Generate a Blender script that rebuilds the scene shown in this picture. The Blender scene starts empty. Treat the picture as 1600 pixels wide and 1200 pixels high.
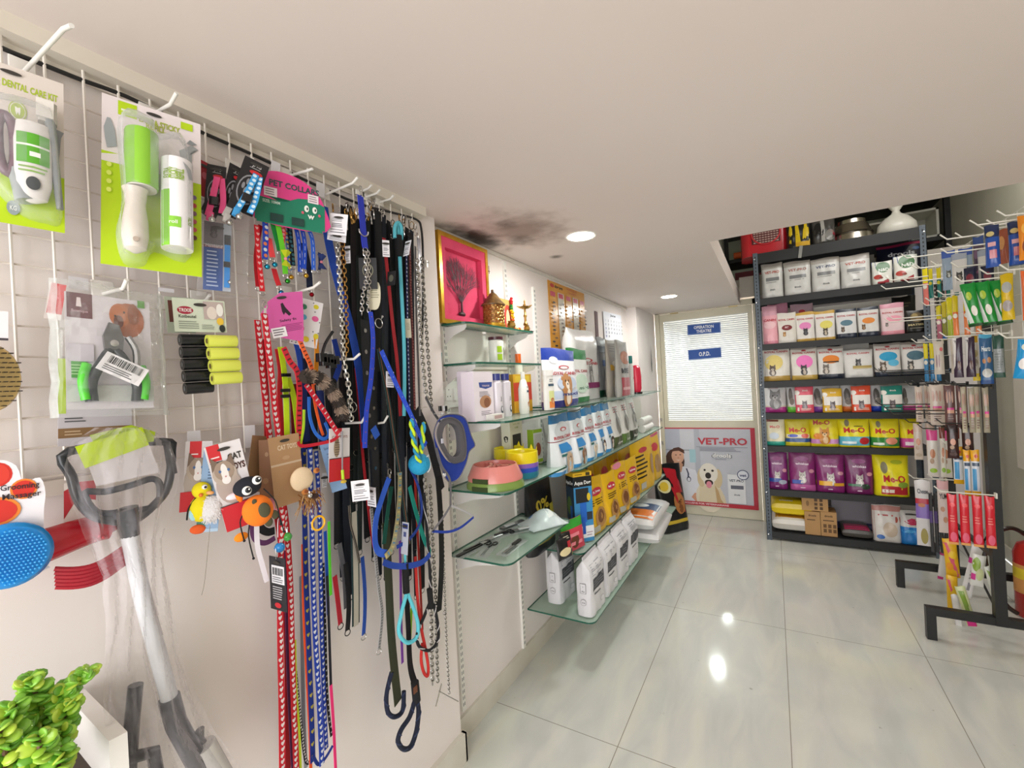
import bpy, math, random
from mathutils import Vector, Matrix
random.seed(11)
SC = bpy.context.scene
COL = SC.collection
# ---------------------------------------------------------------- camera
YAW, PITCH, ROLL, CAM = math.radians(30.2), 0.0, math.radians(-3.0), Vector((0, 0, 1.465))
FWD = Vector((-math.sin(YAW) * math.cos(PITCH), math.cos(YAW) * math.cos(PITCH), math.sin(PITCH)))
_r = FWD.cross(Vector((0, 0, 1))).normalized(); _u = _r.cross(FWD)
RIGHT = _r * math.cos(ROLL) + _u * math.sin(ROLL); UP = -_r * math.sin(ROLL) + _u * math.cos(ROLL)
cd = bpy.data.cameras.new('camera'); cam = bpy.data.objects.new('camera', cd); COL.objects.link(cam)
cd.sensor_width = 36; cd.lens = 700 / 1600 * 36; cd.clip_start = .02
mw = Matrix((RIGHT, UP, -FWD)).transposed().to_4x4(); mw.translation = CAM; cam.matrix_world = mw
SC.camera = cam
# ---------------------------------------------------------------- light
SC.view_settings.view_transform = 'Standard'; SC.view_settings.look = 'None'
SC.view_settings.gamma = 1; SC.view_settings.use_curve_mapping = False
SC.view_settings.exposure = 0.36
W = bpy.data.worlds.new('world'); SC.world = W; W.use_nodes = True
W.node_tree.nodes['Background'].inputs[0].default_value = (1, .985, .98, 1)
W.node_tree.nodes['Background'].inputs[1].default_value = 1.5
def area(name, loc, target, sx, sy, power, col=(1, 1, 1)):
    l = bpy.data.lights.new(name, 'AREA'); l.shape = 'RECTANGLE'; l.size = sx; l.size_y = sy; l.energy = power; l.color = col
    o = bpy.data.objects.new(name, l); COL.objects.link(o); o.location = loc
    o.rotation_euler = (Vector(target) - Vector(loc)).to_track_quat('-Z', 'Y').to_euler(); return o
area('shopfront_daylight', (0.1, -1.7, 1.25), (0.0, 2.0, 1.5), 2.3, 2.1, 44, (1, .985, .99))
area('well_fill_light', (1.0, 3.4, 3.1), (0.9, 3.5, 0), .9, .5, 14, (1, .98, .95))  # fill light added to brighten the high well, no visible fitting
# downlights: round, in the low ceiling
for i, (x, y, p) in enumerate([(-.735, 1.965, 5.5), (-.72, 3.93, 5), (-.74, 5.9, 42), (-.74, 7.3, 26)]):
    l = bpy.data.lights.new('downlight_glow', 'AREA'); l.shape = 'DISK'; l.size = .11; l.energy = p; l.color = (1, .98, .95)
    o = bpy.data.objects.new('downlight_glow', l); COL.objects.link(o); o.location = (x, y, 2.118)

def at(px, py, ax, v):
    "point of the photo's sight line on the real plane ax = v"
    d = RIGHT * (px - 800) / 700 - UP * (py - 600) / 700 + FWD
    i = 'XYZ'.index(ax); return CAM + d * ((v - CAM[i]) / d[i])
# ---------------------------------------------------------------- materials
def lin(h):
    h = h.lstrip('#'); c = [int(h[i:i + 2], 16) / 255 for i in (0, 2, 4)]
    return tuple(x / 12.92 if x < .04045 else ((x + .055) / 1.055) ** 2.4 for x in c) + (1,)
MATS = {}
KIND = dict(m=(.6, 0, 0), g=(.22, 0, 0), f=(.3, 0, .25), c=(.92, 0, .35), k=(.25, 1, 0), p=(.42, 0, 0), s=(.33, .55, .2), j=(.75, 0, .6))
def new_mat(name):
    m = bpy.data.materials.new(name); m.use_nodes = True; t = m.node_tree
    return m, t, t.nodes['Principled BSDF']
def node(t, ty, **kw):
    n = t.nodes.new(ty)
    for k, v in kw.items():
        if isinstance(k, str) and hasattr(n, k): setattr(n, k, v)
    return n
def mat(key):
    if key in MATS: return MATS[key]
    k, h = key.split('#'); m, t, b = new_mat({'m': 'printed', 'g': 'glossy_plastic', 'f': 'foil', 'c': 'cloth', 'k': 'metal', 'p': 'paint', 's': 'silvery', 'j': 'fleece', 'e': 'glow', 'x': 'clear_film', 'n': 'film_crease'}[k] + '_' + h)
    c = lin(h)
    if k == 'e':
        b.inputs['Base Color'].default_value = c; b.inputs['Emission Color'].default_value = c; b.inputs['Emission Strength'].default_value = 6
    elif k in 'xn':
        o = t.nodes['Material Output']; t.nodes.remove(b)
        tr = node(t, 'ShaderNodeBsdfTransparent'); gl = node(t, 'ShaderNodeBsdfPrincipled'); mx = node(t, 'ShaderNodeMixShader')
        gl.inputs['Base Color'].default_value = c; gl.inputs['Roughness'].default_value = .12
        tr.inputs[0].default_value = (.97, .97, .97, 1)
        lw = node(t, 'ShaderNodeLayerWeight'); lw.inputs[0].default_value = .35
        nz = node(t, 'ShaderNodeTexNoise'); nz.inputs['Scale'].default_value = 22; nz.inputs['Detail'].default_value = 3
        tc = node(t, 'ShaderNodeTexCoord'); t.links.new(tc.outputs['Object'], nz.inputs[0])
        bp = node(t, 'ShaderNodeBump'); bp.inputs['Strength'].default_value = .7; bp.inputs['Distance'].default_value = .012
        t.links.new(nz.outputs[0], bp.inputs['Height']); t.links.new(bp.outputs[0], gl.inputs['Normal']); t.links.new(bp.outputs[0], lw.inputs['Normal'])
        ma = node(t, 'ShaderNodeMath', operation='MULTIPLY_ADD'); ma.inputs[1].default_value = .62 if k == 'x' else .4; ma.inputs[2].default_value = .05 if k == 'x' else .4
        t.links.new(lw.outputs['Facing'], ma.inputs[0]); t.links.new(ma.outputs[0], mx.inputs[0])
        t.links.new(tr.outputs[0], mx.inputs[1]); t.links.new(gl.outputs[0], mx.inputs[2]); t.links.new(mx.outputs[0], o.inputs[0])
    else:
        r, me, bu = KIND[k]
        b.inputs['Roughness'].default_value = r; b.inputs['Metallic'].default_value = me
        tc = node(t, 'ShaderNodeTexCoord'); nz = node(t, 'ShaderNodeTexNoise'); nz.inputs['Scale'].default_value = {'c': 700, 'f': 28, 's': 30, 'j': 260}.get(k, 9); nz.inputs['Detail'].default_value = 2
        t.links.new(tc.outputs['Object'], nz.inputs[0])
        rp = node(t, 'ShaderNodeMapRange'); rp.inputs['To Min'].default_value = .93; rp.inputs['To Max'].default_value = 1.06
        t.links.new(nz.outputs[0], rp.inputs[0])
        mu = node(t, 'ShaderNodeVectorMath', operation='SCALE'); mu.inputs[0].default_value = c[:3]
        t.links.new(rp.outputs[0], mu.inputs['Scale']); t.links.new(mu.outputs[0], b.inputs['Base Color'])
        if bu:
            bp = node(t, 'ShaderNodeBump'); bp.inputs['Strength'].default_value = bu; bp.inputs['Distance'].default_value = {'c': .0008, 'j': .004}.get(k, .006)
            t.links.new(nz.outputs[0], bp.inputs['Height']); t.links.new(bp.outputs[0], b.inputs['Normal'])
    MATS[key] = m; return m
def noise_mat(name, c1, c2, scale, rough, detail=4, bump=0, stretch=(1, 1, 1)):
    m, t, b = new_mat(name); tc = node(t, 'ShaderNodeTexCoord'); mp = node(t, 'ShaderNodeMapping'); mp.inputs['Scale'].default_value = stretch
    nz = node(t, 'ShaderNodeTexNoise'); nz.inputs['Scale'].default_value = scale; nz.inputs['Detail'].default_value = detail
    cr = node(t, 'ShaderNodeValToRGB'); cr.color_ramp.elements[0].color = lin(c1); cr.color_ramp.elements[1].color = lin(c2)
    cr.color_ramp.elements[0].position = .3; cr.color_ramp.elements[1].position = .7
    t.links.new(tc.outputs['Object'], mp.inputs[0]); t.links.new(mp.outputs[0], nz.inputs[0]); t.links.new(nz.outputs[0], cr.inputs[0]); t.links.new(cr.outputs[0], b.inputs['Base Color'])
    b.inputs['Roughness'].default_value = rough
    if bump:
        bp = node(t, 'ShaderNodeBump'); bp.inputs['Strength'].default_value = bump; bp.inputs['Distance'].default_value = .003
        t.links.new(nz.outputs[0], bp.inputs['Height']); t.links.new(bp.outputs[0], b.inputs['Normal'])
    MATS[name] = m; return m
def glass_mat(name, tint, rough=0, alpha=.9, base='#dfeee6'):
    m, t, b = new_mat(name); o = t.nodes['Material Output']; t.nodes.remove(b)
    tr = node(t, 'ShaderNodeBsdfTransparent'); tr.inputs[0].default_value = lin(tint)
    gl = node(t, 'ShaderNodeBsdfPrincipled'); gl.inputs['Base Color'].default_value = lin(base); gl.inputs['Roughness'].default_value = max(rough, .03)
    lw = node(t, 'ShaderNodeLayerWeight'); lw.inputs[0].default_value = .25
    ma = node(t, 'ShaderNodeMath', operation='MULTIPLY_ADD'); ma.inputs[1].default_value = .6; ma.inputs[2].default_value = 1 - alpha
    mx = node(t, 'ShaderNodeMixShader'); t.links.new(lw.outputs['Fresnel'], ma.inputs[0]); t.links.new(ma.outputs[0], mx.inputs[0])
    t.links.new(tr.outputs[0], mx.inputs[1]); t.links.new(gl.outputs[0], mx.inputs[2]); t.links.new(mx.outputs[0], o.inputs[0])
    MATS[name] = m; return m
def getm(key): return MATS[key] if key in MATS else mat(key)
# ---------------------------------------------------------------- mesh builder
def smooth_path(pts, n=6, closed=False):
    pts = [Vector(p) for p in pts]; out = []; N = len(pts)
    if N < 3: return pts
    for i in range(N if closed else N - 1):
        p0 = pts[(i - 1) % N] if closed or i else pts[0]; p1 = pts[i]; p2 = pts[(i + 1) % N]; p3 = pts[(i + 2) % N] if closed or i + 2 < N else pts[-1]
        for k in range(n):
            t = k / n; out.append(.5 * ((2 * p1) + (p2 - p0) * t + (2 * p0 - 5 * p1 + 4 * p2 - p3) * t * t + (3 * p1 - p0 - 3 * p2 + p3) * t ** 3))
    if not closed: out.append(pts[-1])
    return out
class MB:
    def __init__(s): s.v = []; s.f = []; s.m = []; s.sl = []; s.T = None
    def mi(s, key):
        if key not in s.sl: s.sl.append(key)
        return s.sl.index(key)
    def add(s, vs, fs, key):
        o = len(s.v); k = s.mi(key); T = s.T
        s.v += [tuple(T @ Vector(p)) if T else tuple(p) for p in vs]
        s.f += [tuple(i + o for i in f) for f in fs]; s.m += [k] * len(fs); return s
    def box(s, c, sz, key, rz=0, taper=1, rx=0):
        R = Matrix.Rotation(rz, 3, 'Z') @ Matrix.Rotation(rx, 3, 'X'); vs = []
        for z in (-1, 1):
            for x, y in ((-1, -1), (1, -1), (1, 1), (-1, 1)):
                q = taper if z > 0 else 1
                vs.append(Vector(c) + R @ Vector((x * sz[0] / 2 * q, y * sz[1] / 2 * q, z * sz[2] / 2)))
        return s.add(vs, [(3, 2, 1, 0), (4, 5, 6, 7), (0, 1, 5, 4), (1, 2, 6, 5), (2, 3, 7, 6), (3, 0, 4, 7)], key)
    def bb(s, lo, hi, key): return s.box([(a + b) / 2 for a, b in zip(lo, hi)], [abs(b - a) for a, b in zip(lo, hi)], key)
    def rbox(s, c, sz, r, key, n=3, rz=0):
        "box with rounded vertical edges"
        pts = []; hx, hy = sz[0] / 2, sz[1] / 2; r = min(r, hx, hy)
        for cx, cy, a0 in ((hx - r, hy - r, 0), (-hx + r, hy - r, 90), (-hx + r, -hy + r, 180), (hx - r, -hy + r, 270)):
            for k in range(n + 1):
                a = math.radians(a0 + 90 * k / n); pts.append((cx + r * math.cos(a), cy + r * math.sin(a)))
        return s.prism(pts, c[2] - sz[2] / 2, c[2] + sz[2] / 2, key, (c[0], c[1]), rz)
    def prism(s, pts, z0, z1, key, c=(0, 0), rz=0):
        n = len(pts); ca, sa = math.cos(rz), math.sin(rz)
        q = [(c[0] + x * ca - y * sa, c[1] + x * sa + y * ca) for x, y in pts]
        return s.add([(x, y, z0) for x, y in q] + [(x, y, z1) for x, y in q], [tuple(range(n - 1, -1, -1)), tuple(range(n, 2 * n))] + [(i, (i + 1) % n, n + (i + 1) % n, n + i) for i in range(n)], key)
    def plate(s, pts, y0, y1, key):
        "outline in x,z extruded in y"
        n = len(pts)
        return s.add([(x, y0, z) for x, z in pts] + [(x, y1, z) for x, z in pts], [tuple(range(n)), tuple(range(2 * n - 1, n - 1, -1))] + [(n + i, n + (i + 1) % n, (i + 1) % n, i) for i in range(n)], key)
    def tube(s, pts, r, key, n=8, closed=False, sm=0, rs=None):
        pts = smooth_path(pts, sm, closed) if sm else [Vector(p) for p in pts]
        N = len(pts); vs = []; prev = None
        for i, p in enumerate(pts):
            a = pts[(i - 1) % N] if closed or i else p; b = pts[(i + 1) % N] if closed or i < N - 1 else p
            d = (b - a).normalized() if (b - a).length > 1e-9 else Vector((0, 0, 1))
            if prev is None: prev = d.orthogonal().normalized()
            prev = (prev - d * prev.dot(d)); prev = prev.normalized() if prev.length > 1e-6 else d.orthogonal().normalized()
            w = d.cross(prev); rr = rs[min(i, len(rs) - 1)] if rs and not sm else (rs[0] + (rs[1] - rs[0]) * i / (N - 1) if rs else r)
            for k in range(n):
                t = 2 * math.pi * k / n; vs.append(p + prev * math.cos(t) * rr + w * math.sin(t) * rr)
        fs = []
        for i in range(N if closed else N - 1):
            j = (i + 1) % N
            for k in range(n): fs.append((i * n + k, i * n + (k + 1) % n, j * n + (k + 1) % n, j * n + k))
        if not closed: fs += [tuple(range(n - 1, -1, -1)), tuple(range((N - 1) * n, N * n))]
        return s.add(vs, fs, key)
    def lathe(s, prof, key, n=20, c=(0, 0, 0), sx=1, sy=1, R=None):
        vs = []; c = Vector(c)
        for r, z in prof:
            for k in range(n):
                t = 2 * math.pi * k / n; p = Vector((r * math.cos(t) * sx, r * math.sin(t) * sy, z)); vs.append(c + (R @ p if R else p))
        fs = [(i * n + k, i * n + (k + 1) % n, (i + 1) * n + (k + 1) % n, (i + 1) * n + k) for i in range(len(prof) - 1) for k in range(n)]
        if prof[0][0] > 1e-6: fs.append(tuple(range(n - 1, -1, -1)))
        if prof[-1][0] > 1e-6: fs.append(tuple(range((len(prof) - 1) * n, len(prof) * n)))
        return s.add(vs, fs, key)
    def ball(s, c, r, key, sc=(1, 1, 1), n=14, m=9, R=None):
        prof = [(r * math.sin(math.pi * i / m) + (1e-7 if i in (0, m) else 0), -r * math.cos(math.pi * i / m)) for i in range(m + 1)]
        vs = []; c = Vector(c)
        for q, z in prof:
            for k in range(n):
                t = 2 * math.pi * k / n; p = Vector((q * math.cos(t) * sc[0], q * math.sin(t) * sc[1], z * sc[2])); vs.append(c + (R @ p if R else p))
        return s.add(vs, [(i * n + k, i * n + (k + 1) % n, (i + 1) * n + (k + 1) % n, (i + 1) * n + k) for i in range(m) for k in range(n)], key)
    def ribbon(s, pts, w, key, nrm=(1, 0, 0), t=.0016, sm=5, twist=0, pat=None, closed=False, edge=None):
        "flat webbing; its wide side faces nrm"
        P = smooth_path(pts, sm, closed); N = len(P); vs = []; fr = []
        L = 0; cum = [0]
        for i in range(1, N): L += (P[i] - P[i - 1]).length; cum.append(L)
        for i, p in enumerate(P):
            a = P[(i - 1) % N] if closed or i else p; b = P[(i + 1) % N] if closed or i < N - 1 else p
            d = (b - a).normalized(); n0 = Vector(nrm)
            if twist: n0 = Matrix.Rotation(twist * i / N, 3, d) @ n0
            n0 = (n0 - d * n0.dot(d)); n0 = n0.normalized() if n0.length > 1e-4 else d.orthogonal().normalized()
            sd = d.cross(n0); fr.append((p, sd, n0, d))
            vs += [p - sd * w / 2 + n0 * t / 2, p + sd * w / 2 + n0 * t / 2, p + sd * w / 2 - n0 * t / 2, p - sd * w / 2 - n0 * t / 2]
        fs = []
        for i in range(N if closed else N - 1):
            j = (i + 1) % N
            for k in range(4): fs.append((i * 4 + k, i * 4 + (k + 1) % 4, j * 4 + (k + 1) % 4, j * 4 + k))
        if not closed: fs += [(3, 2, 1, 0), tuple((N - 1) * 4 + k for k in range(4))]
        s.add(vs, fs, key)
        if edge:
            for q in (-1, 1):
                vv = []
                for p, sd, n0, d in fr: vv += [p + sd * q * w * .42 + n0 * (t / 2 + .0003), p + sd * q * w * .3 + n0 * (t / 2 + .0003)]
                s.add(vv, [(2 * i, 2 * i + 1, 2 * i + 3, 2 * i + 2) for i in range(N - 1)], edge)
        if pat:
            shape, pc, step = pat[:3]; x = step * .5; k = 0; i = 0
            while x < L:
                while i < N - 2 and cum[i + 1] < x: i += 1
                p, sd, n0, d = fr[i]; q = p + (fr[i + 1][0] - p) * ((x - cum[i]) / max(1e-6, cum[i + 1] - cum[i])) + n0 * (t / 2 + .0004)
                z = w * .34
                if shape == 'heart': o = [(0, 1), (-.8, .1), (-.9, -.6), (-.45, -.9), (0, -.5), (.45, -.9), (.9, -.6), (.8, .1)]
                elif shape == 'dash': o = [(-.16, -1.4), (.16, -1.4), (.16, 1.4), (-.16, 1.4)]
                elif shape in ('pin', 'eye'): q_ = .3 if shape == 'pin' else .55; o = [(q_ * math.cos(a * .785), q_ * math.sin(a * .785)) for a in range(8)]
                elif shape == 'bar': o = [(-1, -.35), (1, -.35), (1, .35), (-1, .35)]
                else: o = [(math.cos(a * .785), math.sin(a * .785)) for a in range(8)]
                off = (random.random() - .5) * .3 * w if shape in ('heart', 'dot') else 0
                s.add([q + sd * (a * z + off) + d * b * z for a, b in o], [tuple(range(len(o)))], pc if isinstance(pc, str) else pc[k % len(pc)]); x += step; k += 1
        return s
    def chain(s, pts, link, r, key, sm=6, flat=.66):
        P = smooth_path(pts, sm); d0 = 0; i = 0; x = 0; k = 0; step = link * .72
        cum = [0]
        for a in range(1, len(P)): cum.append(cum[-1] + (P[a] - P[a - 1]).length)
        while x < cum[-1]:
            while i < len(P) - 2 and cum[i + 1] < x: i += 1
            d = (P[i + 1] - P[i]).normalized(); c = P[i] + (P[i + 1] - P[i]) * ((x - cum[i]) / max(1e-6, cum[i + 1] - cum[i]))
            a = Vector((1, 0, 0)) - d * d.x; a.normalize(); b = d.cross(a); th = math.radians(40 if k % 2 else -50); sd = a * math.cos(th) + b * math.sin(th)
            s.tube([c + d * math.cos(t * math.pi / 4) * link / 2 + sd * math.sin(t * math.pi / 4) * link / 2 * flat for t in range(8)], r, key, n=5, closed=True)
            x += step; k += 1
        return s
    def weld(s):
        d = {}; mp = []; nv = []
        for p in s.v:
            q = (round(p[0], 6), round(p[1], 6), round(p[2], 6))
            if q not in d: d[q] = len(nv); nv.append(p)
            mp.append(d[q])
        fs, ms = [], []
        for f, m in zip(s.f, s.m):
            g = [mp[i] for i in f]; g = [a for i, a in enumerate(g) if a != g[i - 1]]
            if len(set(g)) > 2 and len(set(g)) == len(g): fs.append(tuple(g)); ms.append(m)
        s.v, s.f, s.m = nv, fs, ms
    def build(s, name, parent=None, sm=.7, M=None):
        me = bpy.data.meshes.new(name); me.from_pydata(s.v, [], s.f)
        for k in s.sl: me.materials.append(getm(k))
        me.polygons.foreach_set('material_index', s.m); me.polygons.foreach_set('use_smooth', [sm > 0] * len(s.f))
        me.update()
        if sm > 0: me.set_sharp_from_angle(angle=sm)
        o = bpy.data.objects.new(name, me); COL.objects.link(o)
        if parent: o.parent = parent
        if M is not None: o.matrix_world = M
        return o
def tag(o, label=None, cat=None, group=None, kind=None):
    if label: o['label'] = label
    if cat: o['category'] = cat
    if group: o['group'] = group
    if kind: o['kind'] = kind
    return o
def thing(name, label, cat, M=None, group=None):
    o = bpy.data.objects.new(name, None); COL.objects.link(o); o.empty_display_size = .05
    if M is not None: o.matrix_world = M if isinstance(M, Matrix) else Matrix.Translation(Vector(M))
    return tag(o, label, cat, group)
def struct(name, mb, sm=0): return tag(mb.build(name, sm=sm), kind='structure')
def TR(loc, rz=0, rx=0, ry=0): return Matrix.Translation(Vector(loc)) @ Matrix.Rotation(rz, 4, 'Z') @ Matrix.Rotation(rx, 4, 'X') @ Matrix.Rotation(ry, 4, 'Y')
def frame(tl, tr, bl):
    "matrix with origin at the bottom centre of a real quad, x to its right, z up it, y away; and its width and height"
    Z = tl - bl; h = Z.length; Z.normalize(); X = tr - tl; X = X - Z * X.dot(Z); w = X.length; X.normalize(); Y = Z.cross(X)
    o = bl + X * w / 2; m = Matrix((X, Y, Z)).transposed().to_4x4(); m.translation = o; return m, w, h
def copy_tree(o, M=None, parent=None):
    c = o.copy(); COL.objects.link(c)
    if parent: c.parent = parent
    elif M is not None: c.matrix_world = M
    for ch in o.children: copy_tree(ch, None, c)
    return c
# ---------------------------------------------------------------- print on packaging
_TX = {}
def textmesh(s, bold=.02, narrow=1):
    k = (s, bold)
    if k not in _TX:
        cu = bpy.data.curves.new('t', 'FONT'); cu.body = s; cu.resolution_u = 2; cu.offset = bold; cu.align_x = 'CENTER'
        ob = bpy.data.objects.new('t', cu); me = bpy.data.meshes.new_from_object(ob)
        vs = [(v.co.x, v.co.y) for v in me.vertices]; fs = [tuple(p.vertices) for p in me.polygons]
        bpy.data.objects.remove(ob); bpy.data.meshes.remove(me); bpy.data.curves.remove(cu)
        xs = [a for a, b in vs] or [0]; ys = [b for a, b in vs] or [0]
        x0, x1, y0, y1 = min(xs), max(xs), min(ys), max(ys); h = .73
        _TX[k] = ([((a - (x0 + x1) / 2) / h, b / h) for a, b in vs], fs, (x1 - x0) / h)
    return _TX[k]
def heart(n=0): return [(0, -1), (-.95, .05), (-.95, .6), (-.5, .9), (0, .5), (.5, .9), (.95, .6), (.95, .05)]
def prints(mb, mp, specs, W, H, k='m', l0=1):
    "specs drawn on the panel mp(u, v, lift): u 0..1 across, v 0..1 up"
    lay = l0
    def rings(cx, cy, bd, key, nr=2):
        n = len(bd); vs = [mp(cx, cy, lay)]; fs = []
        for r in range(1, nr + 1):
            for x, y in bd: vs.append(mp(cx + (x - cx) * r / nr, cy + (y - cy) * r / nr, lay))
        for i in range(n): fs.append((0, 1 + i, 1 + (i + 1) % n))
        for r in range(nr - 1):
            for i in range(n): a = 1 + r * n + i; b = 1 + r * n + (i + 1) % n; fs.append((a, a + n, b + n, b))
        mb.add(vs, fs, key)
    def K(c): return c if c[0] != '#' else k + c
    for sp in specs:
        o = sp[0]
        if o == 'r':
            _, u0, v0, u1, v1, c = sp[:6]; nx = max(1, int(abs(u1 - u0) * 10)); ny = max(1, int(abs(v1 - v0) * 10))
            vs = [mp(u0 + (u1 - u0) * i / nx, v0 + (v1 - v0) * j / ny, lay) for j in range(ny + 1) for i in range(nx + 1)]
            mb.add(vs, [(j * (nx + 1) + i, j * (nx + 1) + i + 1, (j + 1) * (nx + 1) + i + 1, (j + 1) * (nx + 1) + i) for j in range(ny) for i in range(nx)], K(c))
        elif o == 'e':
            _, u, v, ru, rv, c = sp[:6]; a0 = sp[6] if len(sp) > 6 else 0
            bd = []
            for i in range(18):
                t = i * math.pi / 9; x, y = ru * W * math.cos(t), rv * H * math.sin(t)
                bd.append((u + (x * math.cos(a0) - y * math.sin(a0)) / W, v + (x * math.sin(a0) + y * math.cos(a0)) / H))
            rings(u, v, bd, K(c))
        elif o == 'p':
            pts = sp[1]; cx = sum(p[0] for p in pts) / len(pts); cy = sum(p[1] for p in pts) / len(pts)
            bd = []
            for i, p in enumerate(pts):
                q = pts[(i + 1) % len(pts)]; bd += [p, ((p[0] + q[0]) / 2, (p[1] + q[1]) / 2)]
            rings(cx, cy, bd, K(sp[2]))
        elif o == 't':
            _, u, v, h, tx, c = sp[:6]; wm = sp[6] if len(sp) > 6 else None; rot = sp[7] if len(sp) > 7 else 0
            vs, fs, tw = textmesh(tx, .03 if h * H > .01 else .015); hy = h * H; hx = hy if not wm else wm * W / tw
            ca, sa = math.cos(rot), math.sin(rot)
            mb.add([mp(u + (x * hx * ca - y * hy * sa) / W, v + (x * hx * sa + y * hy * ca) / H, lay) for x, y in vs], fs, K(c))
        elif o == 'l':
            _, u0, v0, u1, v1, n, c = sp[:7]
            for i in range(n):
                y = v1 + (v0 - v1) * (i + .5) / n; th = abs(v1 - v0) / n * .2; e = u0 + (u1 - u0) * (.7 + .3 * random.random())
                mb.add([mp(u0, y - th, lay), mp((u0 + e) / 2, y - th, lay), mp(e, y - th, lay), mp(e, y + th, lay), mp((u0 + e) / 2, y + th, lay), mp(u0, y + th, lay)], [(0, 1, 4, 5), (1, 2, 3, 4)], K(c))
        elif o == 'bar':
            _, u0, v0, u1, v1, c = sp[:6]; x = u0
            while x < u1:
                w = (u1 - u0) * random.choice((.012, .02, .035)); mb.add([mp(x, v0, lay), mp(x + w, v0, lay), mp(x + w, v1, lay), mp(x, v1, lay)], [(0, 1, 2, 3)], K(c)); x += w + (u1 - u0) * random.choice((.012, .025))
        elif o in ('cat', 'dog'):
            _, u, v, s, c1, c2 = sp[:6]; a = s; b = s * W / H
            q = lambda dx, dy: (u + dx * a, v + dy * b)
            prints(mb, mp, [('e', *q(0, -.42), .38 * a, .4 * b, c1), ('e', *q(.05, -.45), .18 * a, .3 * b, c2)], W, H, k, lay)
            if o == 'cat': prints(mb, mp, [('p', [q(-.34, .1), q(-.3, .62), q(-.05, .35)], c1), ('p', [q(.34, .1), q(.3, .62), q(.05, .35)], c1)], W, H, k, lay + .3)
            else: prints(mb, mp, [('e', *q(-.36, .0), .13 * a, .32 * b, c1), ('e', *q(.36, .0), .13 * a, .32 * b, c1)], W, H, k, lay + .3)
            prints(mb, mp, [('e', *q(0, .1), .35 * a, .33 * b, c1), ('e', *q(0, -.02), .16 * a, .15 * b, c2), ('e', *q(0, .02), .05 * a, .04 * b, '#201a18'), ('e', *q(-.14, .14), .045 * a, .05 * b, '#201a18'), ('e', *q(.14, .14), .045 * a, .05 * b, '#201a18')], W, H, k, lay + .6)
            lay += 1
        lay += 1
LIFT = .0004
def pouch_fn(W, H, D, style, seed):
    a, b, c = seed * 1.7 % 6, seed * 2.9 % 6, seed * 4.1 % 6
    def s(u, v, lift=0, side=-1):
        e = abs(2 * u - 1)
        if style == 'stand': gu = max(0, 1 - e ** 5) ** .6; gv = min(1, (1.02 - v) * 1.25) ** .6 * min(1, .8 + v * 4)
        elif style == 'block': gu = max(0, 1 - e ** 14) ** .5; gv = 1 if v < .82 else max(.06, 1 - ((v - .82) / .18) ** 1.3)
        else: gu = max(0, 1 - e ** 3) ** .6; gv = max(.02, 4 * v * (1 - v)) ** .45
        wr = math.sin(9 * v + 5 * u + a) * math.sin(13 * u - 4 * v + b) * .09 + math.sin(21 * u + 13 * v + c) * .02
        y = side * (D / 2 * gu * gv * (1 + wr) + .0006 * (1 if gu > .01 else 0) + (lift * LIFT + (.0011 if lift else 0)))
        nar = 1 - (.05 * (1 - (2 * v - 1) ** 2) if style == 'pillow' else .02 * math.sin(3.1 * v)) 
        x = (u - .5) * W * nar + math.sin(7 * v + a) * .006 * W
        return Vector((x, y, v * H + (math.sin(6 * u + c) * .012 * H if v > .9 else 0)))
    return s
def pouch(name, label, cat, W, H, D, base, specs, M, style='stand', k='f', group=None, n=16, side=None, band=None, parent=None, pk=None):
    mb = MB(); fn = pouch_fn(W, H, D, style, random.random() * 20); us = [.5 - .5 * math.cos(math.pi * i / n) for i in range(n + 1)]; us = [.5 * a + .5 * i / n for i, a in enumerate(us)]
    if style == 'block': us = [0, .012, .04] + [i / 9 for i in range(1, 9)] + [.96, .988, 1]
    N = len(us); key = k + base
    bands = [q for q in specs if q[0] == 'r' and min(q[1], q[3]) <= .03 and max(q[1], q[3]) >= .97]; specs = [q for q in specs if q not in bands]
    vl = sorted(set([round(j / 15, 4) for j in range(16)] + [round(q[i], 4) for q in bands for i in (2, 4)])); m = len(vl) - 1
    def rk(j):
        c = (vl[j] + vl[j + 1]) / 2; r = key
        for q in bands:
            if min(q[2], q[4]) < c < max(q[2], q[4]): r = (pk or k) + q[5]
        return r
    for sd in (-1, 1):
        for j in range(m):
            vs = [fn(u, vl[j], 0, sd) for u in us] + [fn(u, vl[j + 1], 0, sd) for u in us]; fs = [(i, i + 1, N + i + 1, N + i) for i in range(N - 1)]
            mb.add(vs, fs if sd < 0 else [f[::-1] for f in fs], rk(j) if sd < 0 or not side else k + side)
    for j in (0, m):
        a = [fn(u, vl[j], 0, -1) for u in us]; b = [fn(u, vl[j], 0, 1) for u in us]
        mb.add(a + b, [(i, i + 1, N + i + 1, N + i) for i in range(N - 1)], key)
    for u in (0, 1):
        a = [fn(u, v, 0, -1) for v in vl]; b = [fn(u, v, 0, 1) for v in vl]
        mb.add(a + b, [(i, i + 1, m + 2 + i, m + 1 + i) for i in range(m)], key)
    mb.weld()
    prints(mb, lambda u, v, l: fn(min(1, max(0, u)), min(1, max(0, v)), l), specs, W, H, pk or k)
    return tag(mb.build(name, parent, M=M), label, cat, group)
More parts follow.
